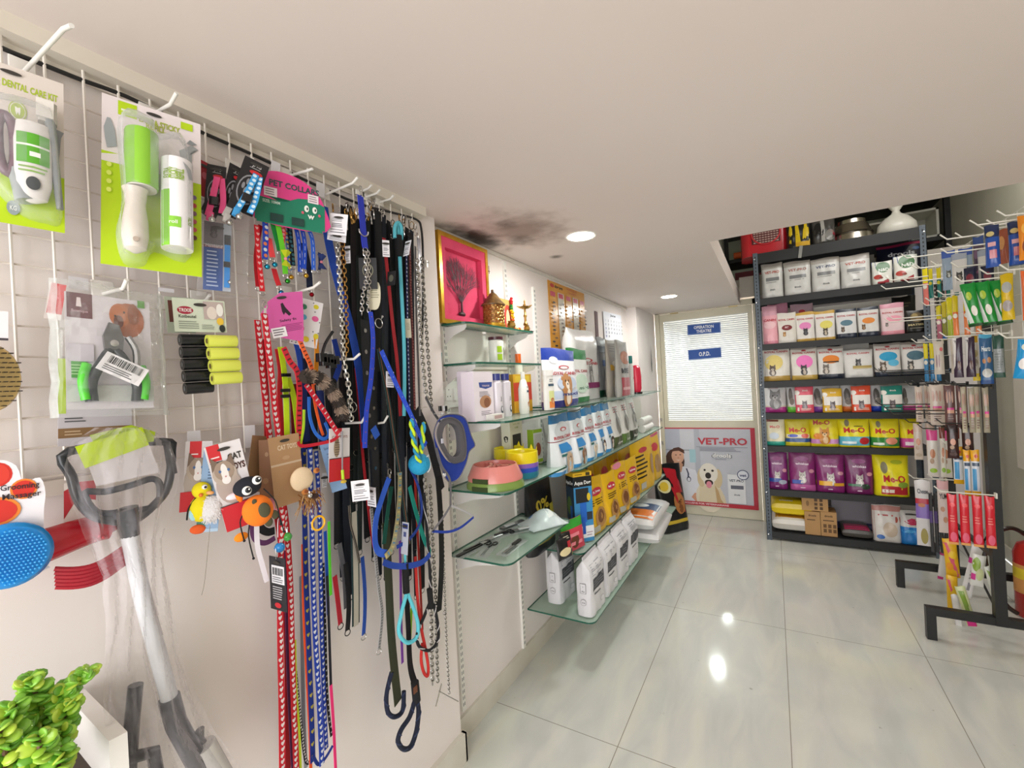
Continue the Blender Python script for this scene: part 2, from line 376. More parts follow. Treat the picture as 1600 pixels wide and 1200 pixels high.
def carton(mb, W, H, D, front, sidec, specs=(), sspecs=(), topc=None, k='m'):
    mb.box((0, 0, H / 2), (W, D, H), k + front)
    if sidec: prints(mb, lambda u, v, l: Vector((W / 2 + .0003 * l, (u - .5) * D, v * H)), [('r', 0, 0, 1, 1, sidec)] + list(sspecs), D, H, k); prints(mb, lambda u, v, l: Vector((-W / 2 - .0003 * l, (.5 - u) * D, v * H)), [('r', 0, 0, 1, 1, sidec)] + list(sspecs), D, H, k)
    if topc: prints(mb, lambda u, v, l: Vector(((u - .5) * W, (v - .5) * D, H + .0003 * l)), [('r', 0, 0, 1, 1, topc)], W, D, k)
    prints(mb, lambda u, v, l: Vector(((u - .5) * W, -D / 2 - .0003 * l, v * H)), specs, W, H, k); return mb
def card(mb, W, H, base, specs, t=.001, hole=True, outline=None, y=0, k='m'):
    if outline: mb.plate([((u - .5) * W, v * H) for u, v in outline], y - t, y, k + base)
    else: mb.bb((-W / 2, y - t, 0), (W / 2, y, H), k + base)
    prints(mb, lambda u, v, l: Vector(((u - .5) * W, y - t - .00025 * l, v * H)), specs, W, H, k)
    if hole: prints(mb, lambda u, v, l: Vector(((u - .5) * W, y - t - .00025 * l, v * H)), [('e', .5, 1 - .011 / H - .006, .012 / W, .0035 / H, '#37332f')], W, H, 'm', 9)
    return mb
# ================================================================ THE ROOM
def floor_mat():
    m, t, b = new_mat('marble_tiles'); L = t.links.new
    tc = node(t, 'ShaderNodeTexCoord'); sx = node(t, 'ShaderNodeSeparateXYZ'); L(tc.outputs['Object'], sx.inputs[0])
    def groove(out, off, step, w):
        a = node(t, 'ShaderNodeMath', operation='ADD'); L(out, a.inputs[0]); a.inputs[1].default_value = -off + step * 20 + step / 2
        c = node(t, 'ShaderNodeMath', operation='MODULO'); L(a.outputs[0], c.inputs[0]); c.inputs[1].default_value = step
        d = node(t, 'ShaderNodeMath', operation='SUBTRACT'); L(c.outputs[0], d.inputs[0]); d.inputs[1].default_value = step / 2
        e = node(t, 'ShaderNodeMath', operation='ABSOLUTE'); L(d.outputs[0], e.inputs[0])
        g = node(t, 'ShaderNodeMath', operation='LESS_THAN'); L(e.outputs[0], g.inputs[0]); g.inputs[1].default_value = w; return g.outputs[0]
    gx = groove(sx.outputs[0], -.6, .597, .0016); gy = groove(sx.outputs[1], 1.716, 1.213, .0016)
    mx = node(t, 'ShaderNodeMath', operation='MAXIMUM'); L(gx, mx.inputs[0]); L(gy, mx.inputs[1])
    mp = node(t, 'ShaderNodeMapping'); mp.inputs['Rotation'].default_value = (0, 0, .5); mp.inputs['Scale'].default_value = (3.2, .9, 1); L(tc.outputs['Object'], mp.inputs[0])
    nz = node(t, 'ShaderNodeTexNoise'); nz.inputs['Scale'].default_value = 2.4; nz.inputs['Detail'].default_value = 7; nz.inputs['Distortion'].default_value = .7; L(mp.outputs[0], nz.inputs[0])
    cr = node(t, 'ShaderNodeValToRGB'); e = cr.color_ramp.elements; e[0].position = .3; e[0].color = lin('#c9ccc7'); e[1].position = .62; e[1].color = lin('#d9dad1')
    x = cr.color_ramp.elements.new(.46); x.color = lin('#d1d3cd'); x = cr.color_ramp.elements.new(.8); x.color = lin('#dbd8c9'); L(nz.outputs[0], cr.inputs[0])
    n2 = node(t, 'ShaderNodeTexNoise'); n2.inputs['Scale'].default_value = 24; n2.inputs['Detail'].default_value = 3; L(tc.outputs['Object'], n2.inputs[0])
    c2 = node(t, 'ShaderNodeValToRGB'); c2.color_ramp.elements[0].position = .22; c2.color_ramp.elements[0].color = lin('#8d8a80'); c2.color_ramp.elements[1].position = .27; c2.color_ramp.elements[1].color = (1, 1, 1, 1); L(n2.outputs[0], c2.inputs[0])
    mm = node(t, 'ShaderNodeMixRGB', blend_type='MULTIPLY'); mm.inputs[0].default_value = .5; L(cr.outputs[0], mm.inputs[1]); L(c2.outputs[0], mm.inputs[2])
    mg = node(t, 'ShaderNodeMixRGB'); L(mx.outputs[0], mg.inputs[0]); L(mm.outputs[0], mg.inputs[1]); mg.inputs[2].default_value = lin('#8f8c80')
    L(mg.outputs[0], b.inputs['Base Color']); b.inputs['Roughness'].default_value = .09
    MATS['marble'] = m
floor_mat()
noise_mat('wall', '#e8e0dd', '#ece5e1', 3, .7, 2)
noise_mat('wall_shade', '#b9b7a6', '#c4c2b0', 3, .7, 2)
noise_mat('skirting', '#cfc9ba', '#ddd9ce', 5, .25, 5)
noise_mat('slab', '#cfc8bd', '#dad3c8', 2, .7, 3)
noise_mat('aluminium', '#d5cfb8', '#dcd7c2', 4, .45, 2)
noise_mat('greenwall', '#cdd3bf', '#d6dbc9', 3, .7)
noise_mat('steel_dark', '#141517', '#1f2123', 6, .5)
noise_mat('steel_post', '#4b5560', '#5d6873', 8, .45)
noise_mat('black_steel', '#111213', '#1c1d1e', 8, .4)
noise_mat('whitewood', '#d7d6c9', '#e0dfd3', 5, .5)
def ceiling_mat():
    m, t, b = new_mat('ceiling_paint'); L = t.links.new
    tc = node(t, 'ShaderNodeTexCoord')
    nz = node(t, 'ShaderNodeTexNoise'); nz.inputs['Scale'].default_value = 1.3; nz.inputs['Detail'].default_value = 3; L(tc.outputs['Object'], nz.inputs[0])
    cr = node(t, 'ShaderNodeValToRGB'); cr.color_ramp.elements[0].position = .35; cr.color_ramp.elements[0].color = lin('#dfd3cd'); cr.color_ramp.elements[1].position = .65; cr.color_ramp.elements[1].color = lin('#e2d7d1'); L(nz.outputs[0], cr.inputs[0])
    col = cr.outputs[0]
    def stain(col, c, rx, ry, tint, amt, soft):
        mp = node(t, 'ShaderNodeMapping'); mp.vector_type = 'TEXTURE'; mp.inputs['Location'].default_value = (c[0], c[1], 2.13); mp.inputs['Scale'].default_value = (rx, ry, 1); L(tc.outputs['Object'], mp.inputs[0])
        n = node(t, 'ShaderNodeTexNoise'); n.inputs['Scale'].default_value = 14; n.inputs['Detail'].default_value = 5; L(tc.outputs['Object'], n.inputs[0])
        ln = node(t, 'ShaderNodeVectorMath', operation='LENGTH'); L(mp.outputs[0], ln.inputs[0])
        ad = node(t, 'ShaderNodeMath', operation='MULTIPLY_ADD'); L(n.outputs[0], ad.inputs[0]); ad.inputs[1].default_value = .9; L(ln.outputs['Value'], ad.inputs[2])
        mr = node(t, 'ShaderNodeMapRange'); mr.interpolation_type = 'SMOOTHSTEP'; L(ad.outputs[0], mr.inputs[0]); mr.inputs['From Min'].default_value = .45 + soft; mr.inputs['From Max'].default_value = .45 + soft + .9; mr.inputs['To Min'].default_value = amt; mr.inputs['To Max'].default_value = 0
        mg = node(t, 'ShaderNodeMixRGB'); L(mr.outputs[0], mg.inputs[0]); L(col, mg.inputs[1]); mg.inputs[2].default_value = lin(tint); return mg.outputs[0]
    col = stain(col, (-.92, 1.72), .26, .34, '#7c6355', .75, .1)
    col = stain(col, (-1.12, 1.68), .11, .3, '#1c1412', .97, .1)
    col = stain(col, (-.98, 1.83), .1, .1, '#3c302b', .6, 0)
    col = stain(col, (-.93, 1.62), .07, .09, '#4a3d36', .6, 0)
    col = stain(col, (-.97, 2.2), .06, .05, '#4d4436', .8, 0)
    L(col, b.inputs['Base Color']); b.inputs['Roughness'].default_value = .6; MATS['ceil'] = m
ceiling_mat()
struct('floor', MB().bb((-1.25, -2.0, -.1), (1.4, 8.2, 0), 'marble'))
struct('wall_left', MB().bb((-1.3, 1.30, 0), (-1.18, 5.05, 3.2), 'wall'))
struct('wall_left_front', MB().bb((-1.3, -2.0, 0), (-1.12, 1.385, 3.2), 'wall'))
struct('wall_left_back', MB().bb((-1.18, 4.25, 0), (-1.085, 5.0, 2.13), 'wall'))
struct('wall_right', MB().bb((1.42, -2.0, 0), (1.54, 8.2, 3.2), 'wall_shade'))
struct('ceiling', MB().bb((-1.3, -2.0, 2.13), (1.42, 2.475, 2.26), 'ceil').bb((-1.3, 2.475, 2.13), (-.245, 5.0, 2.26), 'ceil'))
struct('ceiling_high', MB().bb((-.4, 2.3, 3.2), (1.42, 6.4, 3.3), 'slab'))
struct('wall_well_front', MB().bb((-.4, 2.3, 2.26), (1.42, 2.475, 3.2), 'wall'))
struct('wall_well_left', MB().bb((-.5, 2.475, 2.26), (-.4, 6.4, 3.2), 'greenwall'))
struct('wall_well_back', MB().bb((-.4, 6.2, 2.2), (1.42, 6.3, 3.2), 'greenwall'))
struct('beam_door', MB().bb((-.245, 5.0, 2.2), (1.42, 5.12, 2.40), 'slab').bb((-1.3, 5.0, 2.175), (-.245, 5.12, 2.3), 'slab'))
struct('floor_mezzanine', MB().bb((-.4, 5.12, 2.3), (1.42, 6.2, 2.40), 'slab'))
struct('wall_door_right', MB().bb((-.095, 5.0, 0), (1.42, 5.12, 2.2), 'wall'))
# surgery room seen through the striped pane
struct('wall_surgery_left', MB().bb((-1.3, 5.12, 0), (-1.18, 8.2, 2.3), 'wall'))
struct('wall_surgery_right', MB().bb((.1, 5.12, 0), (.2, 8.2, 2.3), 'wall'))
struct('wall_surgery_back', MB().bb((-1.3, 8.1, 0), (.2, 8.2, 2.3), 'wall'))
struct('ceiling_surgery', MB().bb((-1.3, 5.12, 2.16), (.2, 8.2, 2.26), 'wall'))
# skirting
struct('baseboard_left', MB().bb((-1.18, 1.385, 0), (-1.168, 4.25, .1), 'skirting').bb((-1.085, 4.25, 0), (-1.073, 5.0, .1), 'skirting').bb((-1.18, 4.238, 0), (-1.073, 4.25, .1), 'skirting'))
struct('baseboard_left_front', MB().bb((-1.12, -2, 0), (-1.1, 1.395, .11), 'skirting').bb((-1.18, 1.385, 0), (-1.1, 1.397, .11), 'skirting'))
struct('baseboard_right', MB().bb((1.408, -2, 0), (1.42, 5.0, .1), 'skirting'))
struct('trim_1', MB().bb((-1.12, -1.2, 2.098), (-1.075, 1.285, 2.13), 'p#ded6c9').bb((-1.12, -1.2, 2.085), (-1.112, 1.285, 2.1), 'p#ded6c9'))
struct('trim_2', MB().bb((-1.18, 1.4, 2.112), (-1.166, 4.25, 2.128), 'p#e3dfd6'))
# door
def door():
    y = 5.0; F = 'aluminium'; x0, x1 = -1.073, -.095; g0, g1 = -.985, -.185
    fr = MB()
    for lo, hi in (((x0, y - .035, 0), (x0 + .045, y + .03, 2.175)), ((x1 - .045, y - .035, 0), (x1, y + .03, 2.175)), ((x0, y - .035, 2.125), (x1, y + .03, 2.175))): fr.bb(lo, hi, F)
    struct('trim_3', fr)
    t = MB(); t.bb((x0 + .048, y - .02, .004), (g0, y + .02, 2.12), F).bb((g1, y - .02, .004), (x1 - .048, y + .02, 2.12), F)
    t.bb((g0, y - .02, 2.045), (g1, y + .02, 2.12), F).bb((g0, y - .02, .895), (g1, y + .02, .985), F).bb((g0, y - .02, .004), (g1, y + .02, .1), F)
    d = t.build('door_1', sm=0); tag(d, kind='structure')
    ga = MB().bb((g0, y - .007, .98), (g1, y, 2.05), 'clear_stripe')
    z = .99; b = MB()
    while z < 2.045:
        b.bb((g0, y - .009, z), (g1, y - .0072, z + .0155), 'frost'); z += .0205
    ga.build('pane', d, sm=0); b.build('frosted_stripes', d, sm=0)
    MB().bb((g0, y - .006, .1), (g1, y, .9), 'p#cfccc0').build('lower_panel', d, sm=0)
    h = MB()
    for x in (-.86, -.3): h.bb((x - .05, y - .03, 2.117), (x + .03, y - .02, 2.125), 'k#b9a66c')
    h.build('top_closer', d, sm=0)
    h = MB()
    for z in (.75, 1.0, 1.35): h.box((x0 + .02, y - .04, z), (.014, .012, .03), 'k#c9c9c4'); h.tube([(x0 + .005, y - .045, z + .02), (x0 + .03, y - .045, z - .02)], .003, 'k#c9c9c4', 6)
    h.build('latch', d)
    return d
glass_mat('clear_stripe', '#e9efee', 0, .85, '#f0f4f6'); glass_mat('shelf_glass', '#eef6f1', 0, .965); glass_mat('frost', '#f4f8f8', .5, .34, '#f2f6f8')
door()
def sign(lines, px, label):
    a = at(px[0], px[1], 'Y', 4.985); b = at(px[2], px[3], 'Y', 4.985); c = at(px[4], px[5], 'Y', 4.985)
    M, w, h = frame(a, b, c); mb = MB(); mb.bb((-w / 2, -.003, 0), (w / 2, 0, h), 'm#2150a0')
    sp = [('r', .02, .04, .98, .06, '#9db4dc'), ('r', .02, .94, .98, .96, '#9db4dc'), ('r', .015, .04, .02, .96, '#9db4dc'), ('r', .98, .04, .985, .96, '#9db4dc')] + lines
    prints(mb, lambda u, v, l: Vector(((u - .5) * w, -.003 - .0003 * l, v * h)), sp, w, h)
    tag(mb.build('door_sign', M=M, sm=0), label, 'sign')
sign([('t', .5, .54, .3, 'OPERATION', '#e8edf6', .6), ('t', .5, .14, .3, 'THEATRE', '#e8edf6', .46)], (1074, 508, 1125.5, 503.5, 1074.5, 523.5), 'upper blue sign reading OPERATION THEATRE on the striped glass door')
sign([('t', .5, .3, .4, 'O.P.D.', '#eef2f8', .34)], (1075, 547, 1126.5, 544, 1076, 562.5), 'lower blue sign reading O.P.D. on the striped glass door')
def poster():
    a = at(1035, 668, 'Y', 4.985); b = at(1179, 667, 'Y', 4.985); c = at(1058, 795, 'Y', 4.985)
    x0, x1 = a.x, b.x; z1 = a.z; z0 = .105; w, h = x1 - x0, z1 - z0
    mb = MB(); mb.bb((-w / 2, -.004, 0), (w / 2, 0, h), 'm#c4374a')
    sp = [('r', 0, .03, .955, .985, '#c9ccd6'), ('r', 0, .03, .2, .985, '#bcc2d0'), ('r', .2, .03, .36, .985, '#d3d5de'), ('r', .36, .03, .42, .985, '#b9bdc9'),
          ('r', 0, .7, .36, .715, '#9fa6b0'), ('r', .3, .55, .37, .72, '#a9d0da'),
          # woman: coat, neck, face, hair
          ('e', .13, .56, .11, .16, '#4a2f27'), ('p', [(0, .03), (0, .33), (.03, .44), (.12, .5), (.24, .49), (.36, .45), (.4, .3), (.42, .1), (.42, .03)], '#e6e8f2'),
          ('p', [(.11, .5), (.14, .4), (.2, .42), (.22, .52), (.18, .58), (.12, .56)], '#cf9c80'), ('e', .165, .625, .072, .098, '#e2b094'), ('p', [(.09, .68), (.12, .73), (.18, .745), (.24, .71), (.245, .66), (.2, .7), (.13, .69)], '#553429'),
          ('e', .145, .64, .01, .006, '#33211c'), ('e', .195, .645, .01, .006, '#33211c'), ('p', [(.145, .58), (.17, .565), (.2, .58), (.17, .573)], '#f6f0ee'), ('e', .17, .605, .008, .01, '#c98f74'),
          ('p', [(.1, .48), (.11, .4), (.16, .27), (.165, .28), (.12, .4), (.11, .48)], '#2b3350'), ('p', [(.25, .47), (.27, .4), (.265, .34), (.28, .33), (.285, .4), (.265, .47)], '#2b3350'), ('e', .28, .33, .024, .035, '#2b3350'), ('e', .28, .325, .016, .026, '#e6e8f2'),
          ('p', [(.3, .1), (.36, .03), (.45, .04), (.42, .13), (.34, .16)], '#d9a284'),
          # dog
          ('e', .5, .12, .15, .2, '#e9dfca'), ('p', [(.38, .03), (.4, .3), (.48, .36), (.58, .3), (.66, .14), (.68, .03)], '#e4d6b8'), ('e', .42, .36, .045, .12, '#d9c69e'), ('e', .6, .36, .045, .12, '#d9c69e'), ('e', .5, .42, .1, .13, '#f0ebdf'),
          ('e', .5, .33, .06, .08, '#f3eee4'), ('e', .495, .39, .032, .04, '#2a211d'), ('e', .46, .46, .012, .014, '#2a211d'), ('e', .545, .455, .014, .014, '#2a211d'), ('e', .5, .3, .045, .04, '#3a2520'), ('e', .5, .275, .03, .045, '#e592a0'), ('p', [(.56, .28), (.6, .2), (.62, .1), (.66, .03), (.58, .03)], '#c9a878'),
          # lettering
          ('t', .66, .79, .085, 'VET-PRO', '#c4404f', .52), ('r', .38, .755, .92, .759, '#5a5f70'), ('l', .42, .7, .86, .75, 3, '#8f93a2'),
          ('t', .65, .625, .055, 'drools', '#262b3c', .215), ('t', .65, .628, .05, 'drools', '#ffffff', .2), ('l', .58, .595, .72, .61, 1, '#777b8b'),
          # small bag on the poster and the round seal
          ('r', .7, .06, .88, .42, '#eceef2'), ('t', .79, .33, .03, 'VET-PRO', '#555a68', .15), ('r', .73, .24, .86, .285, '#6a6e7c'), ('t', .79, .16, .02, 'drools', '#555a68', .06),
          ('e', .86, .42, .06, .062, '#33406e'), ('e', .86, .42, .052, .053, '#e9edf6'), ('t', .86, .4, .035, 'vet', '#33406e', .07),
          ('r', 0, 0, 1, .05, '#c02c3e'), ('t', .45, .015, .022, 'EXCLUSIVE FOR VETERINARIANS', '#f3dadd', .5)]
    prints(mb, lambda u, v, l: Vector(((u - .5) * w, -.004 - .0002 * l, v * h)), sp, w, h)
    tag(mb.build('door_poster', M=TR(((x0 + x1) / 2, 4.977, z0)), sm=0), 'printed poster of a smiling vet and a pale dog on the door', 'poster')
poster()
# ceiling fittings
def downlight(x, y, z, label):
    t = thing('ceiling_downlight', label, 'ceiling light', (x, y, z)); MB().lathe([(.058, 0), (.068, -.004), (.072, -.001), (.072, 0)], 'g#f2f0ea', 28).build('trim_ring', t)
    MB().lathe([(1e-5, -.0035), (.058, -.0035)], 'e#fffdf6', 28).build('diffuser', t)
downlight(-.735, 1.965, 2.13, 'round lit ceiling light nearer the camera, beside the soot stain')
downlight(-.72, 3.93, 2.13, 'round lit ceiling light farther back, just before the door')
downlight(-.74, 5.9, 2.16, 'round lit ceiling light in the room behind the striped glass door')
downlight(-.74, 7.3, 2.16, 'farthest round ceiling light behind the striped glass door')
# black cable below the top trim
cb = MB(); pts = [at(x, y, 'X', -1.1) for x, y in ((-60, 40), (5, 76), (60, 98), (125, 124), (200, 152), (300, 200), (400, 244), (480, 283), (560, 318), (620, 334), (650, 343), (658, 356), (661, 400), (661, 470), (659, 540))]
cb.tube(pts, .0042, 'p#1a1a1c', 8, sm=4)
tag(cb.build('power_cable'), 'thin black cable sagging along under the cream ceiling trim', 'cable')
# ================================================================ GLASS WALL SHELVES ON THE LEFT
PI = math.pi
def rail(y, z0, z1, label, x=-1.18):
    mb = MB(); mb.bb((x, y - .012, z0), (x + .012, y + .012, z1), 'p#eceae4'); z = z0 + .02
    while z < z1 - .03:
        for q in (-.0045, .0045): mb.bb((x + .0121, y + q - .0016, z), (x + .0124, y + q + .0016, z + .014), 'm#4a4d50')
        z += .026
    tag(mb.build('shelf_rail', sm=0), label, 'shelf rail')
rail(1.475, .12, 1.76, 'slotted white wall rail nearest the pillar, holding the near glass shelves')
rail(2.0, .1, 2.1, 'slotted white wall rail between the near and far glass shelves')
rail(2.32, .2, 2.02, 'slotted white wall rail left of the measuring chart')
rail(3.25, .2, 1.5, 'slotted white wall rail behind the middle of the far glass shelves')
rail(4.1, .2, 1.5, 'slotted white wall rail at the far end of the glass shelves, near the wall step')
def gshelf(z, xf, y0, y1, ys, label):
    t = thing('glass_shelf', label, 'glass shelf', (-1.165, (y0 + y1) / 2, z)); L = y1 - y0; D = xf + 1.165
    pts = [(0, -L / 2), (D - .04, -L / 2)] + [(D - .04 + .04 * math.sin(a * PI / 8), -L / 2 + .04 - .04 * math.cos(a * PI / 8)) for a in range(1, 4)] + [(D, -L / 2 + .04), (D, L / 2 - .04)] + [(D - .04 + .04 * math.cos(a * PI / 8), L / 2 - .04 + .04 * math.sin(a * PI / 8)) for a in range(1, 4)] + [(D - .04, L / 2), (0, L / 2)]
    n = len(pts); mb = MB()
    mb.add([(x, y, -.008) for x, y in pts] + [(x, y, 0) for x, y in pts], [tuple(range(n - 1, -1, -1)), tuple(range(n, 2 * n))], 'shelf_glass')
    mb.add([(x, y, -.008) for x, y in pts] + [(x, y, 0) for x, y in pts], [(i, (i + 1) % n, n + (i + 1) % n, n + i) for i in range(n)], 'g#1f5b4a')
    mb.build('glass_pane', t, sm=0)
    for y in ys:
        b = MB(); yy = y - (y0 + y1) / 2; d = D * .86
        b.T = Matrix.Translation((0, yy, -.009)); b.plate([(-.003, -.002), (-.003, -.075), (d * .4, -.04), (d * .9, -.022), (d, -.012), (d, 0)], -.0015, .0015, 'p#dcd9d8')
        b.build('bracket', t, sm=0)
gshelf(1.725, -1.04, 1.45, 2.06, (1.475, 2.0), 'topmost small glass shelf, carrying the pink framed art and the brass lamp')
gshelf(1.56, -1.0, 1.45, 2.10, (1.475, 2.0), 'glass shelf holding only the jar with the green label')
gshelf(1.325, -.88, 1.45, 2.08, (1.475, 2.0), 'near glass shelf with the shampoo bottles and white box')
gshelf(1.055, -.88, 1.42, 2.03, (1.475, 2.0), 'near glass shelf carrying the pink and yellow pet bowls')
gshelf(.79, -.88, 1.42, 2.03, (1.475, 2.0), 'lowest near glass shelf with grooming tools in sleeves')
gshelf(1.335, -.88, 2.14, 4.22, (2.32, 3.25, 4.1), 'uppermost long glass shelf with the blue topped and grey food bags')
gshelf(1.005, -.88, 2.14, 4.22, (2.32, 3.25, 4.1), 'long glass shelf with the row of white and light blue food bags')
gshelf(.575, -.88, 2.14, 4.22, (2.32, 3.25, 4.1), 'long glass shelf with the yellow food bags')
gshelf(.285, -.80, 2.04, 4.22, (2.32, 3.25, 4.1), 'lowest long glass shelf, just above the floor')
# ---- placing things that face the aisle
def LW(px0, px1, pt, pb, x, z=None):
    pm = (pt + pb) / 2; a = at(px0, pm, 'X', x).y; b = at(px1, pm, 'X', x).y; c = (px0 + px1) / 2
    top = at(c, pt, 'X', x).z; bot = z if z is not None else at(c, pb, 'X', x).z
    return (a + b) / 2, abs(b - a), top - bot, bot
def lpouch(name, label, px0, px1, pt, pb, x, z, D, base, specs, style='stand', rz=0, group=None, cat='pet food bag', k='f', rx=0, side=None):
    y, w, h, bz = LW(px0, px1, pt, pb, x, z); h = min(h, {1.006: .305, .576: .405}.get(z, 9))
    return pouch(name, label, cat, w * .98, h, D, base, specs, TR((x - D / 2, y, bz + .001), PI / 2 + rz, rx), style, k, group, side=side)
RC = lambda c1, c2: [('t', .5, .62, .05, 'ROYAL CANIN', '#c0313c', .8), ('e', .5, .74, .13, .03, '#c0313c'), ('e', .5, .735, .1, .02, '#f0f0f0')]
# top long shelf
lpouch('dog_food_bag', 'large blue topped white food bag on the upper long glass shelf', 857, 908, 545, 634, -.9, 1.336, .07, '#eef0f4',
       [('r', 0, .8, 1, 1, '#2440a0'), ('e', .25, .8, .12, .06, '#f2f4f8'), ('e', .52, .68, .17, .035, '#c23f48'), ('e', .52, .675, .13, .022, '#eef0f4'), ('t', .5, .55, .055, 'ROYAL CANIN', '#b8323c', .8),
        ('e', .55, .4, .3, .13, '#c3d3ea'), ('dog', .52, .38, .34, '#b98350', '#f1e6d8'), ('r', 0, .14, 1, .28, '#c9d8ef'), ('t', .6, .19, .06, 'maxi', '#23388c', .5), ('r', 0, 0, 1, .12, '#232f8c')])
lpouch('dog_food_bag', 'green topped white bag behind the blue topped one', 893, 924, 545, 630, -.965, 1.336, .06, '#edf0ee',
       [('r', 0, .8, 1, 1, '#1d7f3c'), ('t', .5, .56, .05, 'ROYAL CANIN', '#b8323c', .9), ('e', .5, .35, .36, .18, '#cfe8d6'), ('t', .55, .24, .06, 'mini', '#1c6a44', .5), ('r', 0, 0, 1, .1, '#1d7f3c')])
lpouch('dog_food_bag', 'tall plain white food bag with a rolled top and a crimson band', 897, 938, 515, 627, -1.04, 1.336, .09, '#eceded',
       [('e', .5, .56, .2, .03, '#c23f48'), ('e', .5, .556, .15, .02, '#eceded'), ('t', .5, .5, .04, 'ROYAL CANIN', '#b8323c', .8), ('cat', .6, .38, .22, '#8f8f8f', '#c8c8c8'), ('cat', .3, .36, .18, '#9b9b9b', '#d5d5d5'), ('r', .3, .16, .95, .24, '#8e2f6c')], style='block')
lpouch('cat_food_bag', 'grey shiny bag with a blue badge beside the tall white bag', 938, 955, 528, 621, -1.03, 1.336, .055, '#9b9da0',
       [('r', .1, .74, .9, .86, '#5b6168'), ('r', .3, .52, .9, .62, '#2d63a8'), ('t', .6, .55, .05, 'e', '#ffffff'), ('r', 0, 0, 1, .12, '#20503c'), ('e', .6, .06, .25, .04, '#7f9fb2')], k='s')
lpouch('cat_food_bag', 'beige grey bag with a yellow scoop picture on the upper long shelf', 953, 976, 532, 617, -.955, 1.336, .055, '#b3aca2',
       [('l', .1, .78, .9, .95, 4, '#8f887d'), ('r', .1, .46, .9, .56, '#e5b53a'), ('e', .5, .58, .3, .06, '#ece4d6'), ('e', .5, .25, .34, .16, '#cdbf93')], k='f')
lpouch('cat_food_bag', 'grey bag with an orange paw photograph and a red lower corner', 968, 986, 533, 613, -.885, 1.336, .055, '#a9a7a3',
       [('e', .6, .7, .4, .12, '#b6683c'), ('t', .5, .42, .09, 'ME', '#2c2c30', .6), ('r', .15, .02, .9, .34, '#b03348'), ('r', .2, .12, .85, .17, '#d9a0a6')])
def bottle(name, label, prof, body, cap, capz, M, specs=(), lab=None, cat='bottle', sx=1, sy=1, n=24):
    t = thing(name, label, cat, M); b = MB(); b.lathe([(r, z) for r, z in prof if z <= capz + 1e-6], 'g' + body, n, sx=sx, sy=sy)
    if specs:
        r = max(r for r, z in prof); H = capz
        b2 = b; prints(b2, lambda u, v, l: Vector((r * sx * 1.004 * math.sin((u - .5) * 2.2), -(r * sy * 1.004 + .0003 * l) * math.cos((u - .5) * 2.2), v * H)), specs, r * 2, H)
    b.build('bottle_body', t)
    c = MB(); c.lathe([(r, z) for r, z in prof if z >= capz - 1e-6], 'g' + cap, n, sx=sx, sy=sy); c.build('cap', t); return t
def lat(px, pt, pb, x, z=None):
    y, w, h, bz = LW(px - 4, px + 4, pt, pb, x, z); return y, h, bz
y, h, _ = lat(988, 556, 610, -.93, 1.336)
bottle('shampoo_bottle', 'slim white bottle with a teal cap beside the pink flask', [(1e-5, 0), (.016, 0), (.018, .01), (.018, h * .7), (.012, h * .8), (.012, h * .81), (.014, h * .82), (.014, h), (1e-5, h)], '#f0f0ee', '#2a8a86', h * .8, TR((-.94, y, 1.336), PI / 2), [('t', .5, .5, .1, 'a', '#c23f48')])
y, h, _ = lat(998, 570, 612, -.9, 1.336)
t = bottle('pet_flask', 'glossy crimson rounded flask at the far end of the upper shelf', [(1e-5, .012), (.03, .012), (.04, .04), (.042, h * .6), (.036, h * .9), (.036, h * .9), (.02, h * .98), (1e-5, h)], '#e0324f', '#e0324f', h * .9, TR((-.93, y + .03, 1.336), PI / 2))
MB().lathe([(1e-5, 0), (.045, 0), (.045, .014), (1e-5, .014)], 'g#1d1d20', 20).build('base', t)
y, h, _ = lat(863, 578, 641, -.885, 1.336)
bottle('talc_bottle', 'flat white lotion bottle with a green dog label before the blue topped bag', [(1e-5, 0), (.034, 0), (.036, .02), (.036, h * .5), (.031, h * .85), (.031, h * .85), (.034, h * .86), (.034, h), (1e-5, h)], '#f1f0ec', '#f4f3f0', h * .85, TR((-.905, y, 1.336), PI / 2 - .15),
       [('l', .3, .82, .7, .92, 2, '#5b6062'), ('r', .2, .7, .8, .77, '#43586b'), ('r', .22, .06, .78, .56, '#dfe6a0'), ('r', .22, .06, .78, .25, '#e98b46'), ('dog', .5, .3, .3, '#c9743a', '#f0c9a0')], sy=.55)
# second long shelf: five white and blue bags, three white and green
ed = [870, 899, 919, 934.5, 947.5, 960]; tp = [650, 646, 640, 634, 630, 628]; bt = [727, 717, 708, 701, 695, 690]
who = ['leftmost of its row of five', 'second from the left, with a sitting brown puppy', 'third from the left, with a pale puppy', 'fourth from the left, with a dark standing dog', 'fifth from the left, last of the blue topped ones']
for i in range(5):
    c = ['#cdb296', '#8f6a4e', '#e3d3bd', '#54392c', '#4a3a34'][i]
    lpouch('dog_food_bag', 'white and light blue food bag, ' + who[i], ed[i], ed[i + 1], tp[i] - 3, bt[i], -.9, 1.006, .08, '#e9eef3',
           [('r', 0, .86, 1, 1, '#2f74a8'), ('e', .5, .72, .4, .16, '#c9cdd2'), ('e', .5, .75, .16, .035, '#b8323c'), ('e', .5, .745, .11, .022, '#d0d3d8'), ('t', .5, .6, .05, 'ROYAL CANIN', '#b8323c', .9), ('r', .02, .555, .98, .57, '#8f4a55'),
            ('p', [(.15, .52), (.6, .52), (.85, .38), (.8, .36), (.25, .36)], '#2f8fd6'), ('r', .25, .3, .5, .34, '#2b6b6a'), ('r', .4, .0, 1, .3, '#b7dbee'), ('dog', .6, .22, .4, c, '#efe3d4'), ('r', 0, 0, 1, .07, '#3f97d8')])
